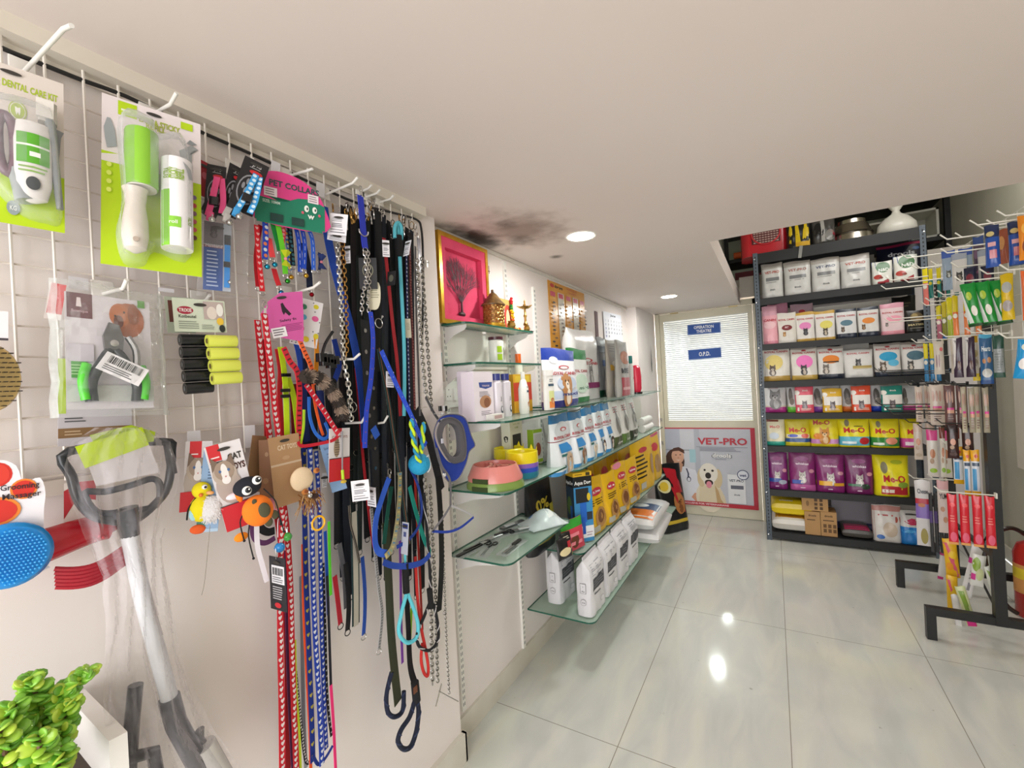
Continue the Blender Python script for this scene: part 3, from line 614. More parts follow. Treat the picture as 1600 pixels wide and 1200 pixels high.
for i, (a, b, t_, c, c2) in enumerate([(960, 974, 627, '#d9d9d6', '#4c5a38'), (974, 986, 620, '#dcdcd8', '#5c7a40'), (986, 998, 618, '#c9cac7', '#34402e')]):
    lpouch('dog_food_bag', 'white food bag with a dark green foot, ' + ['next to the light blue bags', 'middle of the three alike', 'farthest and greyest of the three'][i], a, b, t_, [693, 686, 683][i], -.9, 1.006, .08, c,
           [('l', .2, .75, .8, .9, 3, '#a3343c'), ('e', .55, .48, .25, .2, '#7b7a74'), ('p', [(.3, .9), (.5, .85), (.8, .4), (.6, .4)], '#3a3c3e' if i == 2 else '#8e9090'), ('r', 0, 0, 1, .24, c2), ('t', .5, .08, .06, 'dog', '#e6e6e0', .5)])
for k, (x, z, lb) in enumerate([(-.95, 1.04, 'lower white paper roll lying at the end of the long shelf'), (-.96, 1.1, 'upper white paper roll resting on another roll at the shelf end')]):
    m_ = MB(); m_.lathe([(.008, 0), (.031, 0), (.031, .3), (.008, .3)], 'm#eceae8', 20); tag(m_.build('paper_roll', M=TR((x, 3.72, z - .004), 0, -PI / 2)), lb, 'paper roll')
# third long shelf
PED = lambda e=0: [('e', .5, .74, .3, .07, '#c9344a'), ('t', .5, .72, .045, 'Pedigree', '#ffffff', .42), ('l', .2, .5, .8, .62, 3, '#3a2f10'), ('e', .55, .28, .3, .18, '#b98a4e'), ('e', .55, .3, .18, .12, '#7b4c2a'), ('r', .1, .05, .45, .16, '#b8b8ac')]
lpouch('dog_food_bag', 'black bag with yellow 0% lettering standing against the wall behind the blue boxed toy', 833, 872, 748, 838, -1.07, .576, .09, '#15151a', [('t', .45, .58, .15, '0%', '#c9b43a', .5), ('l', .15, .12, .85, .42, 5, '#8c8434'), ('r', .72, .28, .95, .6, '#d9cf54')])
yy, w, h, _ = LW(864, 886, 745, 806, -.95); ax = at(864, 800, 'Y', 1.0)
t = thing('toy_box', 'blue and black toy carton with a yellow lid beside black food bags', 'boxed toy', TR((-.965, 2.34, .576), PI / 4 + .12))
bx = MB(); carton(bx, .115, .36, .085, '#3c8fc8', '#2c3f52', [('r', 0, .84, 1, 1, '#101114'), ('t', .5, .88, .055, 'Aqua Dog', '#f0f0f0', .9), ('r', .1, .6, .8, .82, '#1f2226'), ('e', .8, .68, .1, .06, '#e5c52c'), ('r', .3, .3, .65, .6, '#1c66c8'), ('e', .2, .36, .13, .05, '#101215'), ('e', .2, .36, .08, .03, '#8fa5b5'), ('r', .65, .33, .95, .45, '#2a3440'), ('r', 0, .06, 1, .24, '#e7e9ee'), ('r', .38, .12, .55, .38, '#1c57b8'), ('l', .6, .08, .95, .16, 2, '#b5a0b0')],
                  [('r', 0, .84, 1, 1, '#101114'), ('t', .5, .88, .055, 'Aqua Dog', '#f0f0f0', .9), ('e', .4, .55, .3, .14, '#56723a'), ('r', .5, .3, .75, .55, '#2b62b5'), ('r', 0, .02, 1, .15, '#dfe3ea')]); bx.build('carton_body', t, sm=0)
l_ = MB(); l_.T = Matrix.Translation((0, 0, .361)); carton(l_, .118, .022, .088, '#e8b823', '#d9a81e', [('l', .1, .3, .6, .7, 1, '#6a5210'), ('r', .68, .1, .9, .9, '#3c3414')]); l_.build('lid', t, sm=0)
Y3 = [(905, 928, 735, 815, '#17171b', 'black bag with white marks and a yellow scoop beside the blue boxed toy', [('e', .45, .78, .2, .06, '#c93a4c'), ('e', .6, .62, .2, .07, '#e8e8e8'), ('e', .62, .3, .25, .12, '#e6c85a'), ('r', 0, 0, 1, .12, '#a82636')], -1.0),
      (926, 948, 745, 830, '#e8b91c', 'yellow bag with a red oval just right of the black bag with the scoop', PED(), -.9),
      (952, 968, 738, 808, '#e9b91e', 'rounded yellow standing bag in the middle of the yellow row, nearer one', PED(), -.88),
      (968, 984, 722, 785, '#e8b81c', 'yellow bag with a pink corner standing left of the tall yellow bag', [('e', .3, .95, .3, .06, '#e58aa8')] + PED(), -.88),
      (985, 1000, 716, 775, '#eabc20', 'narrow yellow bag just before the tall yellow bag', PED(), -.88),
      (998, 1022, 684, 757, '#eabb1e', 'tall yellow bag with black text lines near the end of its shelf', [('e', .45, .78, .2, .05, '#c9344a'), ('l', .1, .25, .6, .72, 6, '#2a240c'), ('r', .2, .06, .42, .18, '#c5c7c0'), ('e', .82, .45, .12, .2, '#b58950')], -.89),
      (1022, 1034, 677, 745, '#ecbd1e', 'farthest tall yellow bag with a pink top edge', [('r', 0, .95, 1, 1, '#cc2a6c'), ('e', .4, .72, .3, .09, '#d5303f'), ('e', .5, .35, .3, .2, '#b58b4e')], -.89)]
for a, b, t_, bo, c, lb, sp, x in Y3: lpouch('dog_food_bag', lb, a, b, t_, bo, x, .576, .085, c, sp, rz=-.1)
BK = [(912, 935, 726, 'yellow bag at the back of its shelf behind the black bag'), (936, 955, 715, 'yellow bag with a red badge at the back, second from the left'), (956, 973, 705, 'yellow bag with a red badge at the back, under the light blue bags'), (974, 992, 697, 'yellow bag at the back just left of the tall yellow bag')]
for a, b, t_, lb in BK: lpouch('dog_food_bag', lb, a, b, t_, 775, -1.04, .576, .08, '#dda61c', [('e', .62, .68, .26, .13, '#c9344a'), ('e', .6, .6, .12, .06, '#e9e3d5'), ('e', .3, .4, .2, .15, '#6f4a20')], rz=-.05)
# small treat packs at the near end
for a, b, t_, bo, c, lb, sp, x in [(880, 905, 800, 855, '#d8445a', 'pink and green pack of treat sticks at the front of the yellow bag shelf', [('r', 0, .72, 1, 1, '#3ba53a'), ('e', .5, .3, .18, .22, '#6b3a26'), ('l', .1, .1, .9, .65, 2, '#f08a98')], -.86),
                                   (907, 926, 795, 848, '#c94638', 'red treat pack with a lime edge leaning beside the pink treat sticks', [('p', [(0, 0), (1, 0), (1, .2), (0, .08)], '#7fc73a'), ('e', .5, .55, .32, .26, '#e2c19c'), ('e', .5, .55, .2, .18, '#a5654a')], -.86),
                                   (866, 879, 820, 862, '#17161a', 'small black treat pack with a sausage picture', [('e', .5, .4, .35, .16, '#d79c8a'), ('r', 0, 0, 1, .15, '#c3ad4a'), ('l', .2, .75, .8, .9, 2, '#cfc9b5')], -.885),
                                   (847, 864, 830, 866, '#1c1a1d', 'small dark treat pack with a cream biscuit badge at the shelf corner', [('e', .45, .35, .4, .2, '#ecdcae'), ('r', .6, .5, 1, .8, '#c9303c')], -.93)]:
    y, w, h, bz = LW(a, b, t_, bo, x); pouch('treat_pack', lb, 'treat pack', w, h, .03, c, sp, TR((-.935, y + .2, .58), PI / 2 - .25, -.12), 'pillow')
# lowest shelf: white prescription food bags, seen end on
VSP = [('r', .04, .04, .96, .96, '#e4e4e8'), ('l', .12, .7, .85, .92, 6, '#a9abb2'), ('r', .12, .44, .88, .66, '#4d4f55'), ('l', .18, .48, .8, .62, 3, '#85878e'), ('l', .2, .34, .7, .4, 1, '#56585f'), ('e', .7, .16, .12, .05, '#b4b6bc'), ('e', .7, .16, .1, .042, '#e4e4e8')]
def vetbag(label, y, x, W_, H_, D_, rz=0):
    t = thing('prescription_food_bag', label, 'pet food bag', TR((x, y, .286), PI / 2 + rz)); mb = MB(); fn = pouch_fn(W_, H_, D_, 'block', 3 + y)
    us = [0, .012, .04] + [i / 9 for i in range(1, 9)] + [.96, .988, 1]; N = len(us); m = 12
    for sd in (-1, 1):
        vs = [fn(u, j / m, 0, sd) for j in range(m + 1) for u in us]; fs = [(j * N + i, j * N + i + 1, (j + 1) * N + i + 1, (j + 1) * N + i) for j in range(m) for i in range(N - 1)]
        mb.add(vs, fs if sd < 0 else [f[::-1] for f in fs], 'f#dedde2')
    for j in (0, m):
        mb.add([fn(u, j / m, 0, -1) for u in us] + [fn(u, j / m, 0, 1) for u in us], [(i, i + 1, N + i + 1, N + i) for i in range(N - 1)], 'f#dedde2')
    prints(mb, lambda u, v, l: fn(u, v, l), VSP, W_, H_)
    prints(mb, lambda u, v, l: Vector((-W_ / 2 - .0006 - .0003 * l, (.5 - u) * D_ * .9, v * H_)), [('r', .3, .42, .7, .6, '#3c3d42'), ('r', .32, .425, .68, .595, '#dcdbe0'), ('t', .5, .53, .025, '3', '#3c3d42'), ('t', .5, .45, .022, '3Kg', '#3c3d42', .2), ('e', .5, .26, .2, .06, '#55565c'), ('e', .5, .26, .185, .054, '#dcdbe0'), ('t', .5, .24, .03, 'VCA', '#55565c', .26)], D_, H_)
    mb.build('sack', t)
    s = MB(); s.box((0, 0, H_ + .006), (W_ * .9, .004, .02), 'f#cfced4'); s.build('sealed_top', t); return t
for i, (y, lb) in enumerate([(2.19, 'nearest'), (2.42, 'second'), (2.65, 'third'), (2.88, 'farthest upright one')]):
    vetbag('white prescription food bag in the front row of the lowest shelf, ' + lb, y, -.865, .215, .275, .085)
vetbag('white prescription food bag behind the front row, against the wall on the lowest shelf', 2.25, -1.06, .22, .272, .085)
def sack(label, x, y, z, L_, W_, H_, rz, sp, base='#dcdcdc', name='flour_sack'):
    mb = MB(); ns, nm = 12, 9; vs = []
    f = lambda u, v, l=0: Vector(((u - .5) * L_, (v - .5) * W_, H_ * (.5 + .5 * (max(0, 1 - abs(2 * u - 1) ** 5) ** .4 * max(0, 1 - abs(2 * v - 1) ** 5) ** .4)) + l * .0004))
    g = lambda u, v: Vector(((u - .5) * L_, (v - .5) * W_, H_ * (.5 - .5 * (max(0, 1 - abs(2 * u - 1) ** 6) ** .3 * max(0, 1 - abs(2 * v - 1) ** 6) ** .3))))
    U = [.5 - .5 * math.cos(PI * i / ns) for i in range(ns + 1)]; V = [.5 - .5 * math.cos(PI * i / nm) for i in range(nm + 1)]
    for q, fn in enumerate((f, g)):
        mb.add([fn(u, v) for v in V for u in U], [((j * (ns + 1) + i, j * (ns + 1) + i + 1, (j + 1) * (ns + 1) + i + 1, (j + 1) * (ns + 1) + i) if not q else (j * (ns + 1) + i, (j + 1) * (ns + 1) + i, (j + 1) * (ns + 1) + i + 1, j * (ns + 1) + i + 1)) for j in range(nm) for i in range(ns)], 'f' + base)
    prints(mb, lambda u, v, l: f(u, v, l + 1), sp, L_, W_, 'f')
    return tag(mb.build(name, M=TR((x, y, z), rz)), label, 'pet food bag')
sack('white sack lying flat at the bottom of the stack on the lowest glass shelf', -.93, 3.45, .286, .38, .62, .1, .05, [('t', .8, .5, .05, 'PRO', '#3f4a94', .12, PI / 2)], name='dog_food_bag')
sack('white sack with an orange and navy panel lying on top of the stack', -.935, 3.42, .388, .36, .6, .1, .02, [('r', .1, .06, .95, .36, '#e07a2c'), ('r', .1, .36, .95, .62, '#2b4a78'), ('e', .55, .52, .18, .08, '#e8ecef'), ('r', .1, .62, .95, .95, '#c9ccd0')], name='dog_food_bag')
pouch('dog_food_bag', 'large red and black sack leaning beside the door poster', 'pet food bag', .34, .62, .13, '#191a1c', [('p', [(.3, .95), (.75, .9), (1, .2), (.65, .3)], '#b3202c'), ('e', .25, .68, .22, .1, '#e8dfae'), ('e', .22, .68, .14, .07, '#e5c23c'), ('e', .66, .4, .2, .16, '#b37844'), ('dog', .66, .42, .4, '#b37844', '#7d4a2c'), ('r', 0, .12, 1, .17, '#d9b936')], TR((-.87, 4.40, .005), PI / 4 + .2, -.1), 'stand')
# ---- near shelf d: bowls
def bowl(label, y, z, col, x=-1.0, r=.118, h=.06, bones=True):
    t = thing('slow_feeder_bowl', label, 'pet bowl', (x, y, z)); g = 'g' + col
    MB().lathe([(r, 0), (r, .012), (r * .8, h), (r * .76, h), (r * .74, h - .012), (r * .72, .02), (1e-5, .018)], g, 36).build('bowl_body', t)
    if bones:
        for k in range(3):
            m = MB(); a = k * 2.1 + .4; m.T = Matrix.Rotation(a, 4, 'Z') @ Matrix.Translation((r * .38, 0, .036)); m.rbox((0, 0, 0), (.05, .014, .036), .006, g)
            for q in (-1, 1):
                for p in (-1, 1): m.lathe([(.009, -.018), (.009, .018)], g, 10, c=(q * .025, p * .007, 0))
            m.build('bone_ridge', t)
        n = MB(); n.bb((-.035, -r - .0, .0), (.035, -r + .012, .018), 'g' + '#3c4a2a' if col != '#d98a82' else 'g#c67a72'); n.build('foot_notch', t)
    return t
bowl('olive green slow feeder bowl under the pink one on the near glass shelf', 1.535, 1.055, '#7f9a4c', -.995)
bowl('pink slow feeder bowl with bone shaped ridges on top of the green one', 1.535, 1.085, '#e08a82', -.995, r=.112)
def dbowl(label, z, col, y=1.765):
    t = thing('double_bowl', label, 'pet bowl', TR((-1.03, y, z), -.64)); g = 'g' + col
    for q in (-1, 1):
        m = MB(); m.lathe([(.068, 0), (.074, .01), (.072, .055), (.066, .057), (.06, .052), (.055, .012), (1e-5, .01)], g, 30, c=(q * .07, 0, 0))
        for a in (1.1, 2.0): m.add([(q * .07 + .07 * math.cos(a - .22), .07 * math.sin(a - .22), .05), (q * .07 + .07 * math.cos(a + .22), .07 * math.sin(a + .22), .05), (q * .07 + .07 * math.cos(a), .07 * math.sin(a), .078), (q * .07 + .06 * math.cos(a), .06 * math.sin(a), .05)], [(0, 1, 2), (1, 3, 2), (3, 0, 2)], g)
        m.build('bowl_cup', t)
    return t
for k, (c, lb) in enumerate([('#1f7f9a', 'teal cat eared double bowl at the bottom of the stack'), ('#2450c8', 'blue cat eared double bowl, second from the bottom of the stack'), ('#8a62c4', 'purple cat eared double bowl just under the yellow one'), ('#f2dc1c', 'yellow cat eared double bowl on top of the stack')]): dbowl(lb, 1.055 + .019 * k, c)
t = thing('travel_kit_box', 'cream carton with a dog picture and dark window on the bowl shelf', 'boxed product', TR((-1.12, 1.9, 1.055), PI / 2))
carton(MB(), .12, .25, .05, '#ded7c2', '#e5e4da', [('t', .5, .84, .04, 'TRAVEL AND', '#a9b06c', .6), ('t', .5, .77, .04, 'HOME', '#a9b06c', .3), ('r', .16, .1, .84, .66, '#37332f')], [('dog', .5, .6, .5, '#2c2c2c', '#f0eeea'), ('r', 0, .1, .6, .25, '#a7cf3c'), ('r', .1, .3, .5, .35, '#d8412f')]).build('carton_body', t, sm=0)
t = thing('travel_kit_box', 'white and lime carton with a brown dog photo beside the steel bottle', 'boxed product', TR((-1.08, 2.06, 1.055), PI / 2 - .2))
carton(MB(), .07, .17, .04, '#f0efe9', '#a8cc36', [('r', 0, 0, 1, .1, '#a8cc36'), ('r', 0, .9, 1, 1, '#a8cc36'), ('r', .1, .15, .9, .85, '#e3ddd6'), ('e', .5, .4, .3, .2, '#a5563a')]).build('carton_body', t, sm=0)
bottle('steel_bottle', 'brushed steel water bottle standing by the blue bags', [(1e-5, 0), (.03, 0), (.032, .01), (.032, .15), (.024, .17), (.024, .17), (.026, .172), (.026, .2), (1e-5, .2)], '#b4b8b8', '#9fa4a4', .17, TR((-1.02, 2.2, 1.006), PI / 2))
# ---- near shelf c: shampoo and boxes, z 1.325
def lbox(name, label, px0, px1, pt, pb, x, z, D, front, side, specs, sspecs=(), cat='boxed product', rz=0):
    y, w, h, _ = LW(px0, px1, pt, pb, x, z); t = thing(name, label, cat, TR((x - D / 2, y, z + .001), PI / 2 + rz)); carton(MB(), w, h, D, front, side, specs, sspecs).build('carton_body', t, sm=0); return t
lbox('shampoo_box', 'pale pink carton with a blue badge and a cat picture nearest the pillar', 741, 771, 581, 655, -1.0, 1.325, .06, '#eee6ee', '#eae0ec', [('p', [(.25, .78), (.95, .78), (.92, .68), (.6, .64), (.28, .68)], '#3c539c'), ('t', .6, .69, .035, 'TRIXIE', '#e9d3da', .4), ('l', .25, .48, .85, .6, 4, '#9e98a4'), ('e', .55, .38, .3, .13, '#b98a68'), ('e', .62, .36, .16, .1, '#8c5c40'), ('l', .3, .1, .85, .2, 3, '#a59ea8')])
lbox('shampoo_box', 'plain pale pink carton partly hidden behind the one with the blue badge', 731, 742, 580, 655, -1.06, 1.325, .05, '#e9e0ec', '#e5dcea', [('r', .6, .35, .8, .5, '#c79aa8')])
for i, (px, lb) in enumerate([(776, 'white shampoo bottle with a navy cap, left of the pair'), (790, 'white shampoo bottle with a navy cap, right of the pair')]):
    y, h, _ = lat(px, 584, 652, -1.01, 1.325)
    bottle('shampoo_bottle', lb, [(1e-5, 0), (.022, 0), (.0245, .006), (.0245, h * .8), (.014, h * .85), (.014, h * .85), (.0185, h * .855), (.0185, h), (1e-5, h)], '#e9e3ec', '#3a4288', h * .85, TR((-1.01, y, 1.325), PI / 2), [('t', .5, .5, .05, 'Shampoo', '#5a5868', .4, PI / 2), ('e', .5, .22, .16, .1, '#4a5560'), ('e', .5, .24, .09, .06, '#e9e3ec')])
lbox('soap_box', 'small white carton lying in front of the shampoo bottles', 771, 788, 647, 658, -.955, 1.325, .035, '#ece9e4', '#e0ddd8', [('r', .1, .2, .8, .8, '#c9a7a7')])
lbox('powder_box', 'red and yellow carton behind the white spray bottle', 803, 831, 585, 648, -1.06, 1.325, .045, '#e8b02c', '#d8a024', [('r', 0, .3, 1, .78, '#d8472f'), ('r', .1, .8, .9, .95, '#f0c840'), ('r', .1, .1, .9, .28, '#e8a824')])
y, h, _ = lat(818, 581, 648, -1.0, 1.325)
bottle('spray_bottle', 'white rounded bottle with a small dog label before the yellow carton', [(1e-5, 0), (.028, 0), (.032, .02), (.031, h * .6), (.018, h * .8), (.012, h * .82), (.012, h * .82), (.013, h * .83), (.013, h), (1e-5, h)], '#f0efec', '#f2f1ee', h * .82, TR((-1.0, y, 1.325), PI / 2), [('t', .55, .75, .05, 'Kiwof', '#50606c', .3), ('r', .4, .62, .72, .68, '#3b4f66'), ('dog', .58, .3, .3, '#b87648', '#efe0ce')], sy=.7)
y, h, _ = lat(814, 553, 640, -1.09, 1.325)
bottle('lotion_bottle', 'tall white bottle with an orange cap standing behind the shampoos', [(1e-5, 0), (.02, 0), (.02, h * .8), (.014, h * .84), (.014, h * .84), (.015, h * .85), (.015, h), (1e-5, h)], '#ece8e2', '#e0641e', h * .84, TR((-1.1, y, 1.325), PI / 2))
# shelf b: jar
y, h, _ = lat(775, 527, 562, -1.06, 1.561)
bottle('treat_jar', 'clear jar with a green label and dark lid, alone on its glass shelf', [(1e-5, 0), (.03, 0), (.033, .005), (.033, h * .82), (.03, h * .88), (.03, h * .88), (.034, h * .89), (.034, h), (1e-5, h)], '#e4e6de', '#45202c', h * .88, TR((-1.06, y, 1.561), PI / 2), [('r', .1, .45, .42, .72, '#a3cc22'), ('r', .1, .12, .42, .38, '#a3cc22'), ('r', .66, .12, .86, .68, '#a9d02a')])
# shelf e: grooming tools in sleeves
def tool(label, px0, px1, py0, py1, kind, rz):
    a = at((px0 + px1) / 2, (py0 + py1) / 2, 'Z', .8); t = thing('grooming_tool', label, 'grooming tool', TR((max(-1.1, min(a.x, -.93)), a.y, .7905), rz)); L_ = .19
    MB().rbox((0, 0, .001), (L_, .055, .002), .004, 'x#e8eef0').build('clear_sleeve', t)
    b = MB()
    if kind == 'comb':
        b.rbox((-.03, 0, .004), (.1, .012, .004), .003, 'k#c9cccc')
        for i in range(22): b.bb((-.078 + .0045 * i, -.02, .003), (-.0765 + .0045 * i, -.004, .0045), 'k#c0c4c4')
        b.rbox((.05, .004, .005), (.07, .016, .008), .006, 'g#17181a')
    elif kind == 'shears':
        b.tube([(-.08, .004, .004), (.0, .002, .004)], .003, 'k#c9cccc', 6); b.tube([(-.08, -.004, .004), (.0, -.002, .004)], .003, 'k#c9cccc', 6)
        for q in (-1, 1): b.tube([(0, 0, .005), (.03, q * .006, .005)], .003, 'g#222326', 6); b.tube([(.05 + .018 * math.cos(k * PI / 5), q * .014 + .01 * math.sin(k * PI / 5), .005) for k in range(10)], .003, 'g#222326', 6, closed=True)
    elif kind == 'blade': b.rbox((0, 0, .006), (.15, .03, .009), .004, 'k#8a8d90'); b.rbox((-.02, 0, .012), (.06, .02, .004), .004, 'g#dfe2e4')
    else: b.rbox((-.02, .0, .005), (.15, .016, .006), .004, 'g#151517'); b.rbox((.07, 0, .005), (.03, .02, .008), .004, 'k#c4c8c8')
    b.build('tool', t); return t
tool('black handled comb nearest the front of the tool shelf', 706, 766, 852, 858, 'hand', PI / 2 - .1)
tool('second black handled comb, lying just behind the nearest one', 710, 770, 842, 852, 'hand', PI / 2 - .15)
tool('steel comb with a black grip in the middle of the tool shelf', 735, 800, 828, 845, 'comb', PI / 2 - .25)
tool('pair of shears with black loops in a clear sleeve', 760, 810, 828, 838, 'shears', PI / 2 - .3)
tool('broad steel dematting blade at the back of the tool shelf', 770, 822, 806, 830, 'blade', PI / 2 - .25)
tool('steel shears lying across the sleeves near the front edge', 735, 790, 846, 862, 'shears', PI / 2 + .25)
tool('long clear sleeve with a pale steel comb in the middle of the tool shelf', 770, 830, 842, 862, 'comb', PI / 2 + .05)
tool('grey dematting blade beside the puffy packet', 800, 850, 812, 836, 'blade', PI / 2 - .6)
sk = MB(); f = lambda u, v: Vector(((u - .5) * .2, (v - .5) * .15, .006 + .05 * max(0, 1 - (2 * u - 1) ** 2) * max(0, 1 - (2 * v - 1) ** 2) * (1 + .25 * math.sin(9 * u + 5 * v)) * (.6 + .8 * u)))
sk.add([f(i / 12, j / 10) for j in range(11) for i in range(13)], [(j * 13 + i, j * 13 + i + 1, (j + 1) * 13 + i + 1, (j + 1) * 13 + i) for j in range(10) for i in range(12)], 'f#cdd8dc'); sk.add([(-.1, -.075, .001), (.1, -.075, .001), (.1, .075, .001), (-.1, .075, .001)] + [f(0, 0), f(1, 0), f(1, 1), f(0, 1)], [(3, 2, 1, 0), (0, 1, 5, 4), (1, 2, 6, 5), (2, 3, 7, 6), (3, 0, 4, 7)], 'f#cdd8dc')
prints(sk, lambda u, v, l: f(u, v) + Vector((0, 0, .0006 * l)), [('e', .3, .75, .06, .05, '#4a78b8'), ('r', .55, .2, .9, .5, '#eef2f4')], .2, .15)
tag(sk.build('plastic_packet', M=TR((-.98, 1.9, .791), PI / 2 - .5)), 'puffy pale blue plastic packet at the far end of the tool shelf', 'packet')
# ---- shelf a: framed art, lantern, shrine pieces
noise_mat('pink_felt', '#d63a63', '#e34a70', 12, .8); noise_mat('gold', '#c9962a', '#e8bb48', 20, .28); MATS['gold'].node_tree.nodes['Principled BSDF'].inputs['Metallic'].default_value = .85
noise_mat('brass', '#9a7434', '#c8a35a', 30, .3); MATS['brass'].node_tree.nodes['Principled BSDF'].inputs['Metallic'].default_value = .9
t = thing('framed_tree_art', 'pink shadow box picture of a bare tree in a gold frame', 'framed picture', TR((-1.163, 1.60, 1.726), PI / 2, 0))
W_, H_ = .36, .375
fr = MB()
for lo, hi in (((-W_ / 2, -.03, 0), (W_ / 2, 0, .018)), ((-W_ / 2, -.03, H_ - .018), (W_ / 2, 0, H_)), ((-W_ / 2, -.03, .018), (-W_ / 2 + .018, 0, H_ - .018)), ((W_ / 2 - .018, -.03, .018), (W_ / 2, 0, H_ - .018))): fr.bb(lo, hi, 'gold')
fr.build('gold_frame', t, sm=0)
b = MB(); b.bb((-W_ / 2 + .01, -.003, .01), (W_ / 2 - .01, 0, H_ - .01), 'pink_felt')
for lo, hi in (((-W_ / 2 + .016, -.026, .016), (-W_ / 2 + .045, -.002, H_ - .016)), ((W_ / 2 - .05, -.026, .016), (W_ / 2 - .016, -.002, H_ - .016)), ((-W_ / 2 + .045, -.026, H_ - .06), (W_ / 2 - .05, -.002, H_ - .016)), ((-W_ / 2 + .045, -.026, .016), (W_ / 2 - .05, -.002, .04))): b.bb(lo, hi, 'pink_felt')
b.build('pink_mount', t, sm=0)
tr = MB()
def branch(p, a, L_, r, d):
    q = (p[0] + math.sin(a) * L_, p[1], p[2] + math.cos(a) * L_); tr.tube([p, q], r, 'm#4a1f2c', 4, rs=(r, r * .7))
    if d:
        for k in range(3 if d > 2 else 2): branch(q, a + random.uniform(-.5, .5), L_ * random.uniform(.68, .9), r * .66, d - 1)
branch((-.02, -.012, .055), 0, .06, .006, 0)
for k in range(8): branch((-.02, -.012, .1), -.75 + .21 * k, .055, .0022, 4)
tr.ball((-.02, -.012, .052), .016, 'm#3a1a20', (1.4, .6, .7)); tr.build('bare_tree', t)
# lantern
noise_mat('fret', '#3a2a1c', '#8a6a3c', 40, .35)
t = thing('brass_lantern', 'perforated metal lantern with a pointed cap in front of the pink picture', 'lantern', (-1.1, 1.755, 1.726))
m = MB(); m.lathe([(.05, 0), (.052, .012), (.048, .016), (.048, .02)], 'gold', 24); m.build('lantern_base', t)
m = MB(); m.lathe([(.043, .02), (.043, .105)], 'g#c27a4a', 20); m.build('inner_glass', t)
m = MB()
for j in range(6):
    for k in range(18):
        a = 2 * PI * (k + .5 * (j % 2)) / 18; c = Vector((.047 * math.cos(a), .047 * math.sin(a), .028 + .0145 * j)); e1 = Vector((-math.sin(a), math.cos(a), 0)); m.tube([c + e1 * .0068 * math.cos(q * PI / 3) + Vector((0, 0, .0068 * math.sin(q * PI / 3))) for q in range(6)], .0017, 'brass', 4, closed=True)
m.build('pierced_shell', t)
m = MB(); m.lathe([(.056, .104), (.057, .108), (.04, .125), (.02, .155), (.008, .165), (.006, .178), (1e-5, .18)], 'fret', 24); m.build('lantern_cap', t)
# deity picture, plain generic stand-in with garland
t = thing('shrine_picture', 'small bright devotional picture standing behind the flower garland', 'picture', TR((-1.15, 1.915, 1.726), PI / 2)); m = MB(); m.bb((-.1, -.008, 0), (.1, 0, .165), 'm#c9a85c')
prints(m, lambda u, v, l: Vector(((u - .5) * .2, -.008 - .0003 * l, v * .165)), [('e', .34, .5, .24, .4, '#6f74a8'), ('e', .34, .45, .14, .33, '#e9b87c'), ('e', .34, .66, .08, .1, '#f0d2b0'), ('e', .7, .45, .17, .4, '#cc4436'), ('e', .7, .4, .09, .3, '#eec9a0'), ('e', .1, .7, .08, .15, '#5f8f4a'), ('e', .9, .75, .08, .14, '#5f8f4a'), ('r', 0, 0, 1, .08, '#b87c2c')], .2, .165); m.build('print_panel', t, sm=0)
def garland(label, pts, cols, r=.009):
    m = MB(); P = smooth_path(pts, 5)
    for i, p in enumerate(P): m.ball(p + Vector((random.uniform(-.002, .002),) * 3), r * random.uniform(.85, 1.15), 'c' + cols[(i // 2) % len(cols)], (1, 1, .8), n=8, m=5)
    tag(m.build('flower_garland'), label, 'flower garland')
garland('hanging garland of red and yellow flowers on the right of the devotional picture', [(-1.135, 1.985, 1.9), (-1.13, 1.975, 1.85), (-1.128, 1.985, 1.79), (-1.128, 1.975, 1.735)], ['#c2202a', '#c2202a', '#2f7a34', '#e8b21c', '#e8b21c', '#e05a1c'])
garland('garland of orange flowers draped left of the devotional picture', [(-1.125, 1.83, 1.84), (-1.12, 1.84, 1.79), (-1.12, 1.855, 1.74)], ['#e8941c', '#f0b02c', '#2f7a34'])
garland('low heap of red and yellow flowers at the foot of the shrine', [(-1.09, 1.86, 1.734), (-1.08, 1.9, 1.737), (-1.085, 1.94, 1.735), (-1.08, 1.975, 1.734)], ['#c2202a', '#f2c028', '#c94a1c', '#f0dc8c'], .01)
def lathed(name, label, cat, prof, key, loc, n=20, parts=()):
    t = thing(name, label, cat, loc); MB().lathe(prof, key, n).build(parts[0] if parts else 'body', t); return t
t = thing('oil_lamp', 'tall brass oil lamp with five spouts at the right end of the top shelf', 'oil lamp', (-1.085, 2.035, 1.728))
MB().lathe([(1e-5, 0), (.03, 0), (.03, .004), (.008, .012), (.007, .03), (.013, .04), (.006, .052), (.006, .075), (.01, .083), (.005, .092), (.005, .12)], 'brass', 18).build('stem', t)
m = MB(); m.lathe([(.005, .118), (.016, .12), (.03, .13), (.028, .131), (.012, .125), (1e-5, .125)], 'brass', 20)
for k in range(5): a = 2 * PI * k / 5; m.tube([(.02 * math.cos(a), .02 * math.sin(a), .126), (.042 * math.cos(a), .042 * math.sin(a), .134)], .004, 'brass', 6, rs=(.006, .002))
m.build('wick_dish', t)
MB().lathe([(.004, .128), (.006, .14), (.003, .148), (.005, .155), (1e-5, .168)], 'brass', 12).build('finial', t)
lathed('metal_tray', 'thin dark tray under the tall brass lamp', 'tray', [(1e-5, 0), (.045, 0), (.05, .002), (.046, .0015), (1e-5, .001)], 'k#6a6456', (-1.085, 2.02, 1.7255), parts=['tray_plate'])
